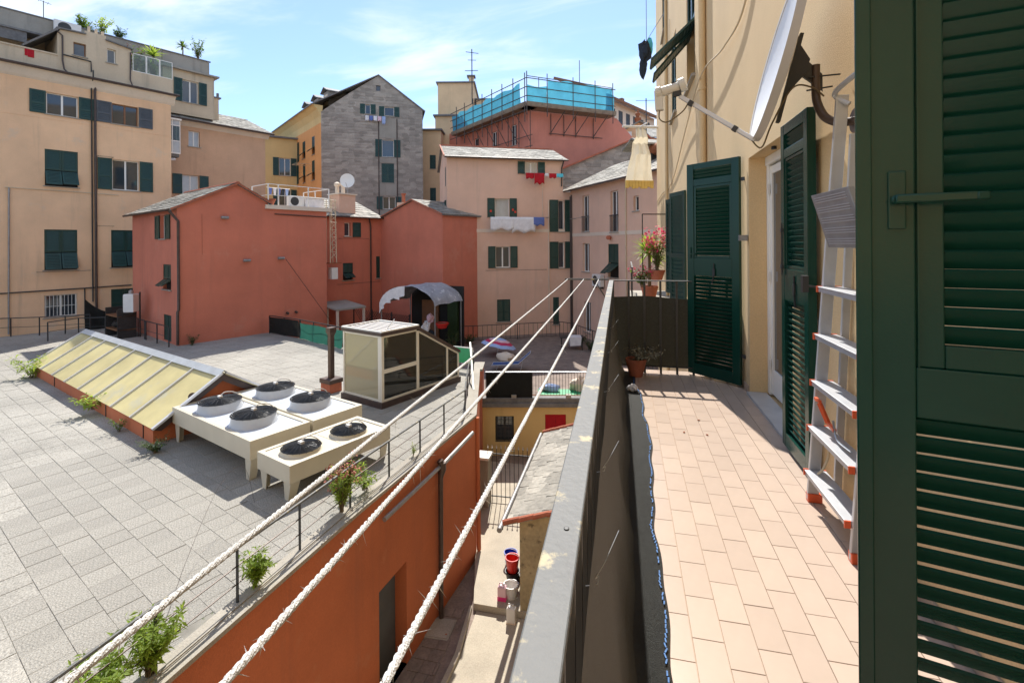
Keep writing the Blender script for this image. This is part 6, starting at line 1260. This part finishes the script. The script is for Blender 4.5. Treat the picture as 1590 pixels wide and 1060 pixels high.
for i, (x, z) in enumerate(((-14.2, 13.0), (-5.0, 10.4))): m = TM(OT); m.tube([(x, 0, z), (x + .4, -1.6, z - .1)], .03, 5); m.tube([(x + 1.5, 0, z), (x + 1.6, -1.6, z - .1)], .03, 5); m.tube([(x + .4, -1.6, z - .1), (x + 1.6, -1.6, z - .1)], .02, 5); B.add(m, 'clothes_rack', 'cable_cream')
laundry(B, 'washing_line', 'washing line with small pale clothes below the top windows of the slate clad house', -6.0, -3.6, 15.05, [(-5.9 + .42 * i, -5.55 + .42 * i, .5 + .3 * (i in (4,)), ('cloth_white', 'cloth_blue', 'cloth_white', 'pale_pink', 'cloth_lightblue')[i], 'garment') for i in range(5)], y=-.4)

# ---- salmon house under scaffolding
B = Bld('salmon_house', 'salmon pink house wrapped in scaffolding at its eaves', 'house', (-8.83, 44.15), 54, -4.6); SC = B
LT2 = frame2((0, 0), 78)
lh = [window(B, -2.9, -1.9, 11.2, 13.2, 'bare', T=LT2), window(B, -6.4, -5.4, 11.2, 13.2, 'bare', T=LT2), window(B, -10, -9, 11.2, 13.2, 'bare', T=LT2)]
m = TM(LT2); wall_face(m, -16, 0, -6.9, 14.9, lh); k = MB(); k.v = m.v; k.f = m.f; gable_wall(k, [(0, -6.9), (13, -6.9), (13, 11.3), (9.6, 14.4), (9.3, 14.9), (0, 14.9)]); B.add(k, 'wall', 'salmon_plaster')
m = MB(); m.poly((9.6, 0, 14.4), (13, 0, 11.3), (13, 8, 11.3), (9.6, 8, 14.4)); m.poly((0, 0, 14.9), (9.3, 0, 14.9), (9.3, 8, 15.2), (0, 8, 15.2)); B.add(m, 'roof', 'dark_slate')
m = MB(); m.box(9.5, 9.75, -.08, 0, 14.2, 14.6); B.add(m, 'verge', 'white_band')
SCF = empty('scaffolding', in_frame(B, 0, -.5, 12.0), B.e.rotation_euler[2], 'tube scaffolding with plank deck and blue sheeting round the salmon house eaves', 'scaffold')
of = (0, -.5, 12.0)
def scf(mb, name, m_, parent=None, smooth=False): return mb.build(name, m_, parent or SCF, smooth, of)
tl = frame2((-.9, -1.5), 78)
for k in range(6): x0 = -.9 + 1.6 * k; m = MB(); m.box(x0, x0 + 1.58, -1.55, -.15, 14.02, 14.10); scf(m, 'plank', 'scaffold_plank'); m = MB(); m.box(x0, x0 + 1.58, -1.58, -1.54, 14.12, 14.42); scf(m, 'toe_board', 'scaffold_plank')
for k in range(8): x0 = -1.8 * (k + 1); m = TM(tl); m.box(x0, x0 + 1.78, 0, 1.3, 14.02, 14.10); scf(m, 'plank', 'scaffold_plank'); m = TM(tl); m.box(x0, x0 + 1.78, -.03, .01, 14.12, 14.42); scf(m, 'toe_board', 'scaffold_plank')
for x in (-.85, 1.2, 3.9, 6.3, 8.3): m = MB(); m.tube([(x, -1.55, 13.2), (x, -1.55, 17.1)], .045, 6); scf(m, 'standard', 'scaffold_tube')
for z in (14.9, 15.7, 16.5): m = MB(); m.tube([(-.9, -1.55, z), (8.6, -1.55, z)], .04, 6); scf(m, 'ledger', 'scaffold_tube')
for k in range(8): m = TM(tl); x = -.2 - 1.85 * k; m.tube([(x, 0, 12.6), (x, 0, 17.0)], .045, 6); scf(m, 'standard', 'scaffold_tube')
for z in (14.9, 15.7, 16.5, 13.6): m = TM(tl); m.tube([(0, 0, z), (-14.6, 0, z)], .04, 6); scf(m, 'ledger', 'scaffold_tube')
for x in (2.3, 3.7, 5.0, 7.0):
    m = MB(); m.tube([(x, -.1, 11.9), (x, -.1, 13.95)], .04, 6); m.tube([(x - .1, -.12, 12.0), (x + .8, -1.4, 13.95)], .04, 6); scf(m, 'bracket', 'scaffold_tube')
m = MB(); m.tube([(2.1, -.15, 12.05), (8.0, -.15, 12.05)], .035, 6); scf(m, 'ledger', 'scaffold_tube')
for x in (-.6, -2.4, -4.2, -6.0, -8, -10): m = TM(tl); m.tube([(x, .9, 10.2), (x, .9, 14)], .04, 6); m.tube([(x, .9, 11.0), (x - 1.5, .2, 13.9)], .035, 6); scf(m, 'brace', 'scaffold_tube')
for z in (10.6, 11.6): m = TM(tl); m.tube([(-.3, .9, z), (-10, .9, z)], .035, 6); scf(m, 'ledger', 'scaffold_tube')
def tarp(T, x0, x1, z0, z1, y, seed):
    r_ = random.Random(seed); m = TM(T); n = int((x1 - x0) / .35)
    for i in range(n + 1):
        for k in range(5): m._a([(x0 + (x1 - x0) * i / n, y + .06 * math.sin(i * 1.2 + k) + r_.uniform(-.03, .03), z0 + (z1 - z0) * k / 4 - (.10 * (1 + math.sin(i * .8)) if k == 4 else 0))])
    for i in range(n):
        for k in range(4): a = i * 5 + k; m.f.append((a, a + 5, a + 6, a + 1))
    scf(m, 'sheeting', 'blue_tarp', smooth=True)
tarp(IDT, 1.3, 8.3, 14.3, 16.7, -1.48, 1); tarp(IDT, -.8, 1.2, 14.3, 16.0, -1.48, 4); tarp(tl, -14.3, -1.0, 14.4, 16.3, .08, 2); tarp(IDT, 7.6, 8.5, 14.2, 16.2, -1.42, 3)
m = MB(); m.tube([(-.85, -1.55, 17.0), (1.5, 3.5, 18.6), (9.0, 3.5, 18.6), (8.3, -1.4, 16.7)], .04, 6); scf(m, 'roof_frame', 'scaffold_tube'); m = MB(); m.tube([(2.8, 3.5, 15.2), (2.8, 3.5, 18.6)], .04, 6); m.tube([(7.6, 3.5, 15.2), (7.6, 3.5, 21)], .04, 6); scf(m, 'roof_frame', 'scaffold_tube')
an = empty('tv_antenna', in_frame(B, -4.5, 3, 15), 0, 'television aerial behind the blue scaffold sheeting', 'antenna'); MB().tube([(0, 0, 0), (0, 0, 5.2)], .05, 6).build('mast', 'dark_metal', an); MB().tube([(-.6, 0, 5.0), (.6, .2, 4.8)], .03, 5).tube([(-.7, 0, 3.2), (.6, 0, 3.1)], .03, 5).tube([(-.4, 0, 4.2), (.4, 0, 4.1)], .025, 5).build('arm', 'dark_metal', an)

# ---- background houses
def house(name, label, px, ang, base, blocks, m, roofm='dark_slate', wins=()):
    B = Bld(name, label, 'house', px, ang, base)
    hs_ = [window(B, *w_) for w_ in wins]
    k = MB(); x0, x1, d, z1 = blocks[0]; wall_face(k, x0, x1, base, z1, hs_); side_block(k, x0, x1, 0, d, base, z1, 'lrbt'); B.add(k, 'wall', m)
    for (a, b, c, dd, e0, e1) in blocks[1:]: k = MB(); k.box(a, b, c, dd, e0, e1); B.add(k, 'upper_storey', m); k = MB(); k.box(a - .2, b + .2, c - .2, dd + .2, e1, e1 + .15); B.add(k, 'roof_edge', roofm)
    k = MB(); k.box(x0 - .2, x1 + .2, -.35, d, z1, z1 + .18); B.add(k, 'cornice', roofm); return B
house('beige_house', 'tall beige house with stepped top behind the slate clad house', (-22.3, 54.4), 77, -6.9, [(0, 9.5, 10, 17.0), (.25, 4.6, .6, 7, 17.2, 21.2), (4.0, 4.6, .7, 1.3, 21.4, 22.0), (4.85, 9.0, 1.5, 8, 17.2, 19.4)], 'beige_plaster', wins=[(2.3, 3.4, 13.6, 15.6, 'closed'), (2.3, 3.4, 8.6, 10.8, 'closed')])
house('narrow_beige_house', 'narrow beige house squeezed beside the slate clad house, with clothes racks', (-23.3, 52.0), 77, -6.9, [(0, 2.5, 8, 14.8)], 'beige_plaster', wins=[(1.2, 1.9, 10.4, 12.0, 'closed'), (1.2, 1.9, 6.5, 8.2, 'closed')])
house('yellow_house', 'distant yellow house seen between the ocher house and the orange side wall', (-39.0, 46.5), 45, -6.9, [(-6, 7, 8, 13.8)], 'yellow_plaster', wins=[(1.0, 2.2, 9.6, 11.6, 'open'), (3.6, 4.8, 9.6, 11.6, 'closed'), (1.0, 2.2, 6.2, 8.0, 'open'), (3.6, 4.8, 6.2, 8.0, 'open'), (1.0, 2.2, 3.0, 4.8, 'closed'), (3.6, 4.8, 3.0, 4.8, 'closed')])
B = Bld('slate_gable_house', 'slate clad gable with red tile edge behind the pink wing', 'house', (-2.6, 41.2), 66, -4.6)
m = MB(); gable_wall(m, [(-3.5, -4), (8, -4), (8, 8.2), (4.55, 10.85), (-3.5, 7.5)]); B.add(m, 'wall', 'slate_wall'); s = MB(); zc = 5.0; r2 = random.Random(8)
while zc < 10.6:
    x = -3.4 + r2.uniform(0, .3)
    while x < 7.8:
        L = r2.uniform(.6, .9); b = min(x + L, 7.9); tp = min(10.85 - abs(q - 4.55) * (.416 if q < 4.55 else .768) for q in (x, b))
        if zc + .36 < tp: i = s._a([(x + .01, -.03, zc), (b - .01, -.03, zc), (b - .01, -.005, zc + .36), (x + .01, -.005, zc + .36), (x + .01, -.001, zc), (b - .01, -.001, zc)]); s.f += [(i, i + 1, i + 2, i + 3), (i + 4, i + 5, i + 1, i)]
        x += L
    zc += .34
so_ = B.add(s, 'wall_slates', 'slate_wall'); so_['kind'] = 'stuff'
m = MB(); m.bar((-3.7, -.05, 7.5), (4.55, -.05, 10.95), .5, .12); m.bar((4.55, -.05, 10.95), (8.2, -.05, 8.15), .5, .12); B.add(m, 'tile_edge', 'terracotta'); m = MB(); slab_roof(m, (-3.6, 0.2, 7.45), (-3.6, 8, 7.45), (4.55, 8, 10.9), (4.55, .2, 10.9)); slab_roof(m, (8.1, .2, 8.1), (8.1, 8, 8.1), (4.55, 8, 10.9), (4.55, .2, 10.9)); B.add(m, 'roof', 'slate_roof')
B = Bld('long_house', 'distant long house with a row of dark windows under a brown eave', 'house', (-3.3, 70), 28, -6.9)
hs_ = [window(B, .2 + 2.3 * i, 1.5 + 2.3 * i, 18.6, 21.6, 'closed', sh='shutter_grey', sill=False) for i in range(7)]
m = MB(); wall_face(m, -6, 17, -6.9, 22.6, hs_); side_block(m, -6, 17, 0, 8, -6.9, 22.6, 'lrb'); B.add(m, 'wall', 'white_band'); m = MB(); slab_roof(m, (-6.5, -1.4, 22.5), (17.6, -1.4, 22.5), (17.0, 4, 24.8), (-6, 4, 24.8), .3); B.add(m, 'roof', 'brown_wood')
m = MB(); m.box(6.2, 7.0, 3.4, 4.2, 24.0, 26.0); B.add(m, 'chimney', 'brown_wood'); m = MB(); m.box(12.2, 13.0, 3.4, 4.2, 24.0, 25.8); B.add(m, 'chimney', 'brown_wood')
B = Bld('gabled_house', 'distant small ocher gable with white roof edge right of the salmon house', 'house', (-.4, 67.5), 77, -6.9)
m = MB(); gable_wall(m, [(0, -6.9), (4.0, -6.9), (4.0, 16.9), (2.2, 18.0), (0, 16.9)]); B.add(m, 'wall', 'ocher_plaster'); m = MB(); m.bar((-.5, -.3, 16.7), (2.2, -.3, 18.1), .8, .15); m.bar((2.2, -.3, 18.1), (4.4, -.3, 16.8), .8, .15); B.add(m, 'roof_edge', 'slate_roof'); m = MB(); m.box(.4, 1.2, -.05, 0, 15.6, 16.8); B.add(m, 'window', 'white_paint')
m = MB(); m.box(2.2, 2.8, 1.5, 2.1, 17, 18.9); m.box(2.1, 2.9, 1.4, 2.2, 18.9, 19.1); m.lathe([(.2, 19.1), (.3, 19.5), (.4, 19.7), (.2, 19.9), (.04, 20.3)], 10, (2.5, 1.8, 0)); B.add(m, 'chimney', 'rust')
m = MB(); m.lathe([(.2, 15.0), (.2, 17.4), (.4, 17.7), (.2, 18.1)], 10, (4.7, 2, 0)); B.add(m, 'chimney', 'rust')
B = Bld('slate_roof_house', 'distant house with a broad pale slate roof behind the pink wing', 'house', (2.2, 60), 77, -6.9)
m = MB(); m.box(0, 9, 0, 8, -6.9, 14.2); B.add(m, 'wall', 'ocher_plaster'); roof(B, [((-.5, -.6, 14.2), (9.6, -.6, 14.2), (9.6, 5, 16.9), (1.2, 5, 16.9))], rows=10, cols=20)
an = empty('tv_antenna', in_frame(B, .6, 1.5, 14.2), 0, 'television aerial on the distant pale slate roof', 'antenna'); MB().tube([(0, 0, 0), (0, 0, 5.2)], .06, 6).build('mast', 'dark_metal', an); MB().tube([(-1.2, 0, 5.0), (1.6, .2, 4.9)], .03, 5).tube([(0, 0, 2.6), (1.2, 0, 2.6)], .03, 5).build('arm', 'dark_metal', an)

# ================================================================== LOWER COURTYARD: yellow building, sun terrace
d78 = (math.sin(R(78)), math.cos(R(78)))
B = Bld('yellow_building', 'low yellow building under the sun terrace, with dark window and red shutter', 'building', (-5.686, 18.692), 78, -6.9); YB = B
hs = [window(B, .49, 1.24, -6.35, -5.32, 'bare', frame='dark_metal', sill=False), window(B, 2.50, 3.34, -6.3, -5.25, 'closed', sh='cloth_red', sill=False)]
m = MB(); wall_face(m, -.35, 7.5, -6.9, -4.93, hs); B.add(m, 'wall', 'yellow_plaster'); m = MB(); m.box(-.1, 7.6, -.12, .25, -4.93, -4.78); m.box(-.1, 7.6, -.02, .3, -4.78, -4.60); B.add(m, 'cornice', 'dark_slate'); m = MB(); m.box(-.36, -.02, -.3, .8, -6.9, -3.42); B.add(m, 'corner_pier', 'red_plaster'); m = MB(); m.box(-.40, .02, -.34, .84, -3.42, -3.34); B.add(m, 'pier_cap', 'concrete')
m = MB(); m.box(.49, 1.24, -.0, .04, -6.35, -6.33)
for k in range(5): x = .56 + k * .15; m.box(x, x + .014, .0, .014, -6.35, -5.32)
for k in range(6): z = -6.3 + k * .17; m.box(.49, 1.24, .016, .028, z, z + .012)
B.add(m, 'window_grille', 'dark_metal')
c0_ = in_frame(B, 0, .3, 0); sheet('sun_terrace', [in_frame(B, -.35, .3, 0)[:2], in_frame(B, 8.5, .3, 0)[:2], (4.5, 30), (-2.9, 34.3), (-7.3, 32.5), (-12, 30.5), (-17, 31.5), (-20.0, 24.5), (-18.8, 22.5), (-16.2, 21.5), (-12.6, 19.8), (-7.4, 17.7), (-5.5, 17.4)], -4.6, 'alley_paving', .3)
e = empty('sun_terrace_railing', in_frame(B, 0, .12, -4.6), B.e.rotation_euler[2], 'thin railing on the front edge of the sun terrace, half covered in dark net', 'railing')
MB().tube([(0.1, 0, 1.02), (7.5, 0, 1.02)], .022, 8).build('handrail', 'galvanised', e)
for k in range(62): x = .1 + .12 * k; MB().box(x - .007, x + .007, -.007, .007, .1, 1.02).build('bar', 'dark_metal', e)
MB().box(.1, 7.5, -.012, .012, .07, .1).build('bottom_rail', 'rust', e)
for x in (1.25, 3.45): MB().box(x - .1, x + .1, -.12, .1, -.17, .12).build('foot_block', 'grey_render', e)
MB().box(.12, 2.0, -.035, -.025, -.12, 1.0).build('dark_net', 'black_net', e)
tag(MB().box(-.0, 2.4, -.4, .4, 0, .02).build('green_mat', 'green_sheet', off=(0, 0, 0)), 'green mat on the front of the sun terrace behind the railing', 'mat').location = in_frame(B, 2.25, .75, -4.595)
bpy.data.objects['green_mat'].rotation_euler = (0, 0, B.e.rotation_euler[2])
for nm, lab, x, y, s_, c, sd_ in (('towel_heap', 'crumpled light blue towel on the green mat of the sun terrace', 2.75, .9, (.42, .22, .16), 'cloth_lightblue', 31), ('cushion_heap', 'pale heaped cushions at the right of the sun terrace', 4.0, 1.0, (.40, .3, .30), 'white_band', 32)):
    m = MB(); blob(m, (0, 0, s_[2] * .75), s_, amp=.4, seed=sd_); o = m.build(nm, c, smooth=True); o.location = in_frame(B, x, y, -4.57); tag(o, lab, 'textile')
def lounger(label, loc, rz, fold=False):
    e = empty('sun_lounger', loc, rz, label, 'sun lounger'); prof = [(-.95, .26), (-.25, .30), (.35, .34), (.95, .88)]
    for (x0, z0), (x1, z1) in zip(prof, prof[1:]): MB().hexa([(x0, -.28, z0 - .02), (x1, -.28, z1 - .02), (x1, .28, z1 - .02), (x0, .28, z0 - .02), (x0, -.28, z0), (x1, -.28, z1), (x1, .28, z1), (x0, .28, z0)]).build('canvas', 'canvas_blue', e)
    for y in (-.30, .30): MB().tube([(x, y, z) for x, z in prof], .014, 6).build('frame_tube', 'aluminium', e, smooth=True)
    MB().tube([(-.95, -.3, .26), (-.95, .3, .26)], .014, 6).tube([(.95, -.3, .88), (.95, .3, .88)], .014, 6).build('cross_tube', 'aluminium', e)
    for x in (-.65, .55): MB().tube([(x, -.28, .28 if x < 0 else .36), (x - .08, -.28, 0), (x - .08, .28, 0), (x, .28, .28 if x < 0 else .36)], .012, 6).build('leg', 'aluminium', e)
    return e
lounger('blue canvas sun lounger with raised back on the sun terrace', (-5.6, 23.3, -4.6), R(8))
# folded striped parasol lying half open
um = empty('beach_parasol', (-7.0, 26.1, -4.6), 0, 'open parasol with pink, blue and white stripes on the sun terrace', 'parasol'); stripes = ['cloth_lightblue', 'pale_pink', 'cloth_red', 'cloth_white', 'cloth_blue']
tilt = Matrix.Rotation(R(10), 4, 'Y') @ Matrix.Rotation(R(-6), 4, 'X')
for k in range(5):
    m = MB(); n = 16; r0, r1 = 1.0 * k / 5, 1.0 * (k + 1) / 5; f = lambda r_, a: tilt @ Vector((r_ * math.cos(a), r_ * math.sin(a), .42 * (1 - r_ * r_) + (.02 * math.cos(8 * a) * r_)))
    for r_ in (r0, r1): m._a([f(r_, 6.2832 * j / n) + Vector((0, 0, .55)) for j in range(n)])
    for j in range(n): m.f.append((j, (j + 1) % n, n + (j + 1) % n, n + j))
    m.build('stripe', ['cloth_lightblue', 'cloth_lightblue', 'pale_pink', 'flower_pink', 'cloth_lightblue'][k], um, smooth=True)
MB().tube([tilt @ Vector((0, 0, .45)) + Vector((0, 0, .55)), tilt @ Vector((0, 0, -.9)) + Vector((0, 0, .55))], .02, 6).build('pole', 'aluminium', um)
m = MB(); blob(m, (0, 0, .25), (.5, .35, .28), seed=41); o = m.build('garden_heap', 'white_band', smooth=True); o.location = (-6.2, 24.6, -4.6); tag(o, 'low pale heap of garden things beside the parasol', 'clutter')
tb_ = empty('garden_table', (-3.2, 28.6, -4.6), R(10), 'small table with a pale cloth at the back of the sun terrace', 'table'); MB().box(-.7, .7, -.4, .4, .70, .74).build('top', 'dark_metal', tb_); MB().hexa([(-.1, -.45, .25), (.5, -.45, .30), (.55, .42, .3), (-.15, .42, .25), (-.15, -.43, .75), (.55, -.43, .75), (.55, .43, .75), (-.15, .43, .75)]).build('cloth', 'cloth_white', tb_)
for x in (-.6, .6):
    for y in (-.35, .35): MB().box(x - .02, x + .02, y - .02, y + .02, 0, .70).build('leg', 'dark_metal', tb_)
rail_run('yard_railing', 'thin railing at the foot of the pink house', [(-11.3, 28.6), (-9.6, 29.5), (-4.4, 32.2), (-3.3, 31.6)], -4.6, 1.0, bars=.3, step=2.4)
rail_run('yard_railing', 'thin railing along the foot of the pink wing', [(-3.2, 31.4), (1.5, 24.0)], -4.6, .95, bars=.3, step=2.4)
for i, (x, y, s_) in enumerate(((-2.9, 30.2, .5), (-2.0, 28.2, .6), (-1.2, 26.4, .55), (-9.6, 28.6, .6))): bushy('ground_bush', ('low dark bush at the inner corner of the sun terrace', 'low dark bush, second along the pink wing', 'low dark bush nearest along the pink wing', 'dark bush by the steps at the pink house corner')[i], 'bush', (x, y, -4.6), s_, s_ * 1.1, 26, 14, .14, .06, 'leaf_dark', 80 + i, 'bushes on the sun terrace')

# white pillar, spiked gate, stone shed, cleaning things
pl_ = empty('gate_pillar', (-4.52, 14.9, -6.74), 0, 'square pillar with a white top at the end of the alley', 'pillar'); MB().box(-.19, .19, -.2, .2, 0, 1.52).build('shaft', 'grey_render', pl_); MB().cbox(-.24, .24, -.27, .27, 1.52, 1.60, .01).build('cap', 'white_paint', pl_)
gt = empty('spiked_fence', (-4.3, 15.15, -6.74), R(2), 'dark spiked iron fence between the white pillar and the shed', 'fence')
for k in range(14): x = -.15 + .145 * k; MB().box(x - .009, x + .009, -.009, .009, 0, 1.72).build('bar', 'dark_metal', gt); MB().lathe([(.02, 1.72), (.024, 1.75), (.004, 1.83)], 6, (x, 0, 0)).build('spike', 'galvanised', gt)
for z in (.15, 1.52): MB().box(-.2, 1.8, -.012, .012, z, z + .03).build('rail', 'dark_metal', gt)
sd_ = empty('stone_shed', (-1.5, 13.2, -6.9), 0, 'old plastered shed with pale slate roof and red tile edge below the balcony', 'shed'); SHO = (-1.5, 13.2, -6.9)
m = MB(); x0, x1, y0, y1, ze, zr = -2.42, .9, 10.75, 15.9, -4.66, -3.62
m.poly((x0, y0, -6.9), (x1, y0, -6.9), (x1, y0, zr + .05), (x0, y0, ze)); m.poly((x0, y0, -6.9), (x0, y0, ze), (x0, y1, ze), (x0, y1, -6.9)); m.poly((x0, y1, -6.9), (x0, y1, ze), (x1, y1, zr), (x1, y1, -6.9)); m.poly((x1, y0, -6.9), (x1, y1, -6.9), (x1, y1, zr), (x1, y0, zr)); m.build('wall', 'old_plaster', sd_, off=SHO)
q = [(-2.74, 15.95, -4.70), (-2.72, 10.62, -4.70), (1.0, 10.62, -3.55), (1.0, 15.95, -3.55)]
m = MB(); slab_roof(m, *q, t=.07); ro_ = m.build('roof', 'concrete', sd_, off=SHO); s = MB(); slates(s, *q, 14, 17, lift=.022, jit=.008); so_ = s.build('slates', 'slate_roof', ro_, off=SHO); so_['kind'] = 'stuff'
for k in range(11):
    for y in (10.58, 15.97):
        t0, t1 = k / 11, (k + 1.12) / 11; a = Vector((-2.76 + 3.7 * t0, y, -4.69 + 1.145 * t0)); b = Vector((-2.76 + 3.7 * t1, y, -4.67 + 1.145 * t1)); MB().tube([a, b], [.065, .055], 8).build('edge_tile', 'terracotta', ro_, smooth=True, off=SHO)
m = MB(); m.tube([(-2.82, 10.45, -4.80), (-2.82, 15.9, -4.74)], .06, 10); m.build('gutter', 'grey_pipe', ro_, smooth=True, off=SHO)
def bucket(label, loc, c, r_=.15, h_=.28, handle=True):
    e = empty('bucket', loc, 0, label, 'bucket'); MB().lathe([(r_ * .75, 0), (r_ * .98, h_ * .9), (r_ * 1.06, h_ * .9), (r_ * 1.06, h_), (r_ * .94, h_), (r_ * .70, .02), (.001, .02)], 20, cap=False).build('body', c, e, smooth=True)
    if handle: MB().tube([(r_ * math.cos(a), .02, h_ * .92 + r_ * .9 * math.sin(a) * .6) for a in [math.pi * i / 10 for i in range(11)]], .006, 5).build('handle', 'white_plastic', e, smooth=True)
    return e
bucket('blue plastic bucket beside the shed wall', (-3.0, 12.25, -6.74), 'blue_plastic', .17, .32); bucket('red plastic bucket standing on the dark drum by the shed', (-2.82, 11.68, -6.51), 'red_plastic', .17, .34)
bucket('squat dark drum below the red bucket by the shed', (-2.62, 11.28, -6.74), 'black_plastic', .18, .24, False); bpy.data.objects['bucket.002'].location = (-2.82, 11.68, -6.74)
bucket('pale paint tub beside the pink canister at the shed', (-2.72, 11.12, -6.74), 'white_plastic', .17, .30, True)
def canister(label, loc, c1, c2, h_=.34, fill=.3):
    e = empty('canister', loc, 0, label, 'canister'); m = MB(); m.cbox(-.10, .10, -.07, .07, 0, h_, .03); m.build('body', c1, e, bevel=.012); m = MB(); m.box(-.103, .103, -.073, .073, .004, h_ * fill); m.build('contents', c2, e); MB().tube([(.04, 0, h_), (.04, 0, h_ + .05)], .022, 8).build('cap', 'white_plastic', e); MB().tube([(-.07, 0, h_ - .01), (-.06, 0, h_ + .05), (0, 0, h_ + .05), (.01, 0, h_)], .012, 6).build('grip', c1, e); return e
canister('clear canister with pink liquid standing on the courtyard step', (-2.90, 10.98, -6.74), 'pale_pink', 'pink_liquid'); canister('white plastic canister at the foot of the courtyard step', (-2.58, 10.55, -6.892), 'white_plastic', 'white_band', .36, .1)
for i, (x, y, lab) in enumerate(((-2.52, 12.0, 'long mop handle leaning on the shed wall, the farthest one'), (-2.50, 11.75, 'long mop handle leaning on the shed wall above the red bucket'), (-2.50, 12.3, 'thin broom stick leaning on the shed wall behind the blue bucket'))): e = empty('broom', (x - .12, y, -6.74), 0, lab, 'broom', 'brooms leaning on the shed'); MB().tube([(0, 0, .1), (.07, .05, 1.75)], .012, 6).build('handle', 'brown_wood', e); MB().box(-.06, .06, -.12, .12, 0, .12).build('head', 'black_plastic', e)
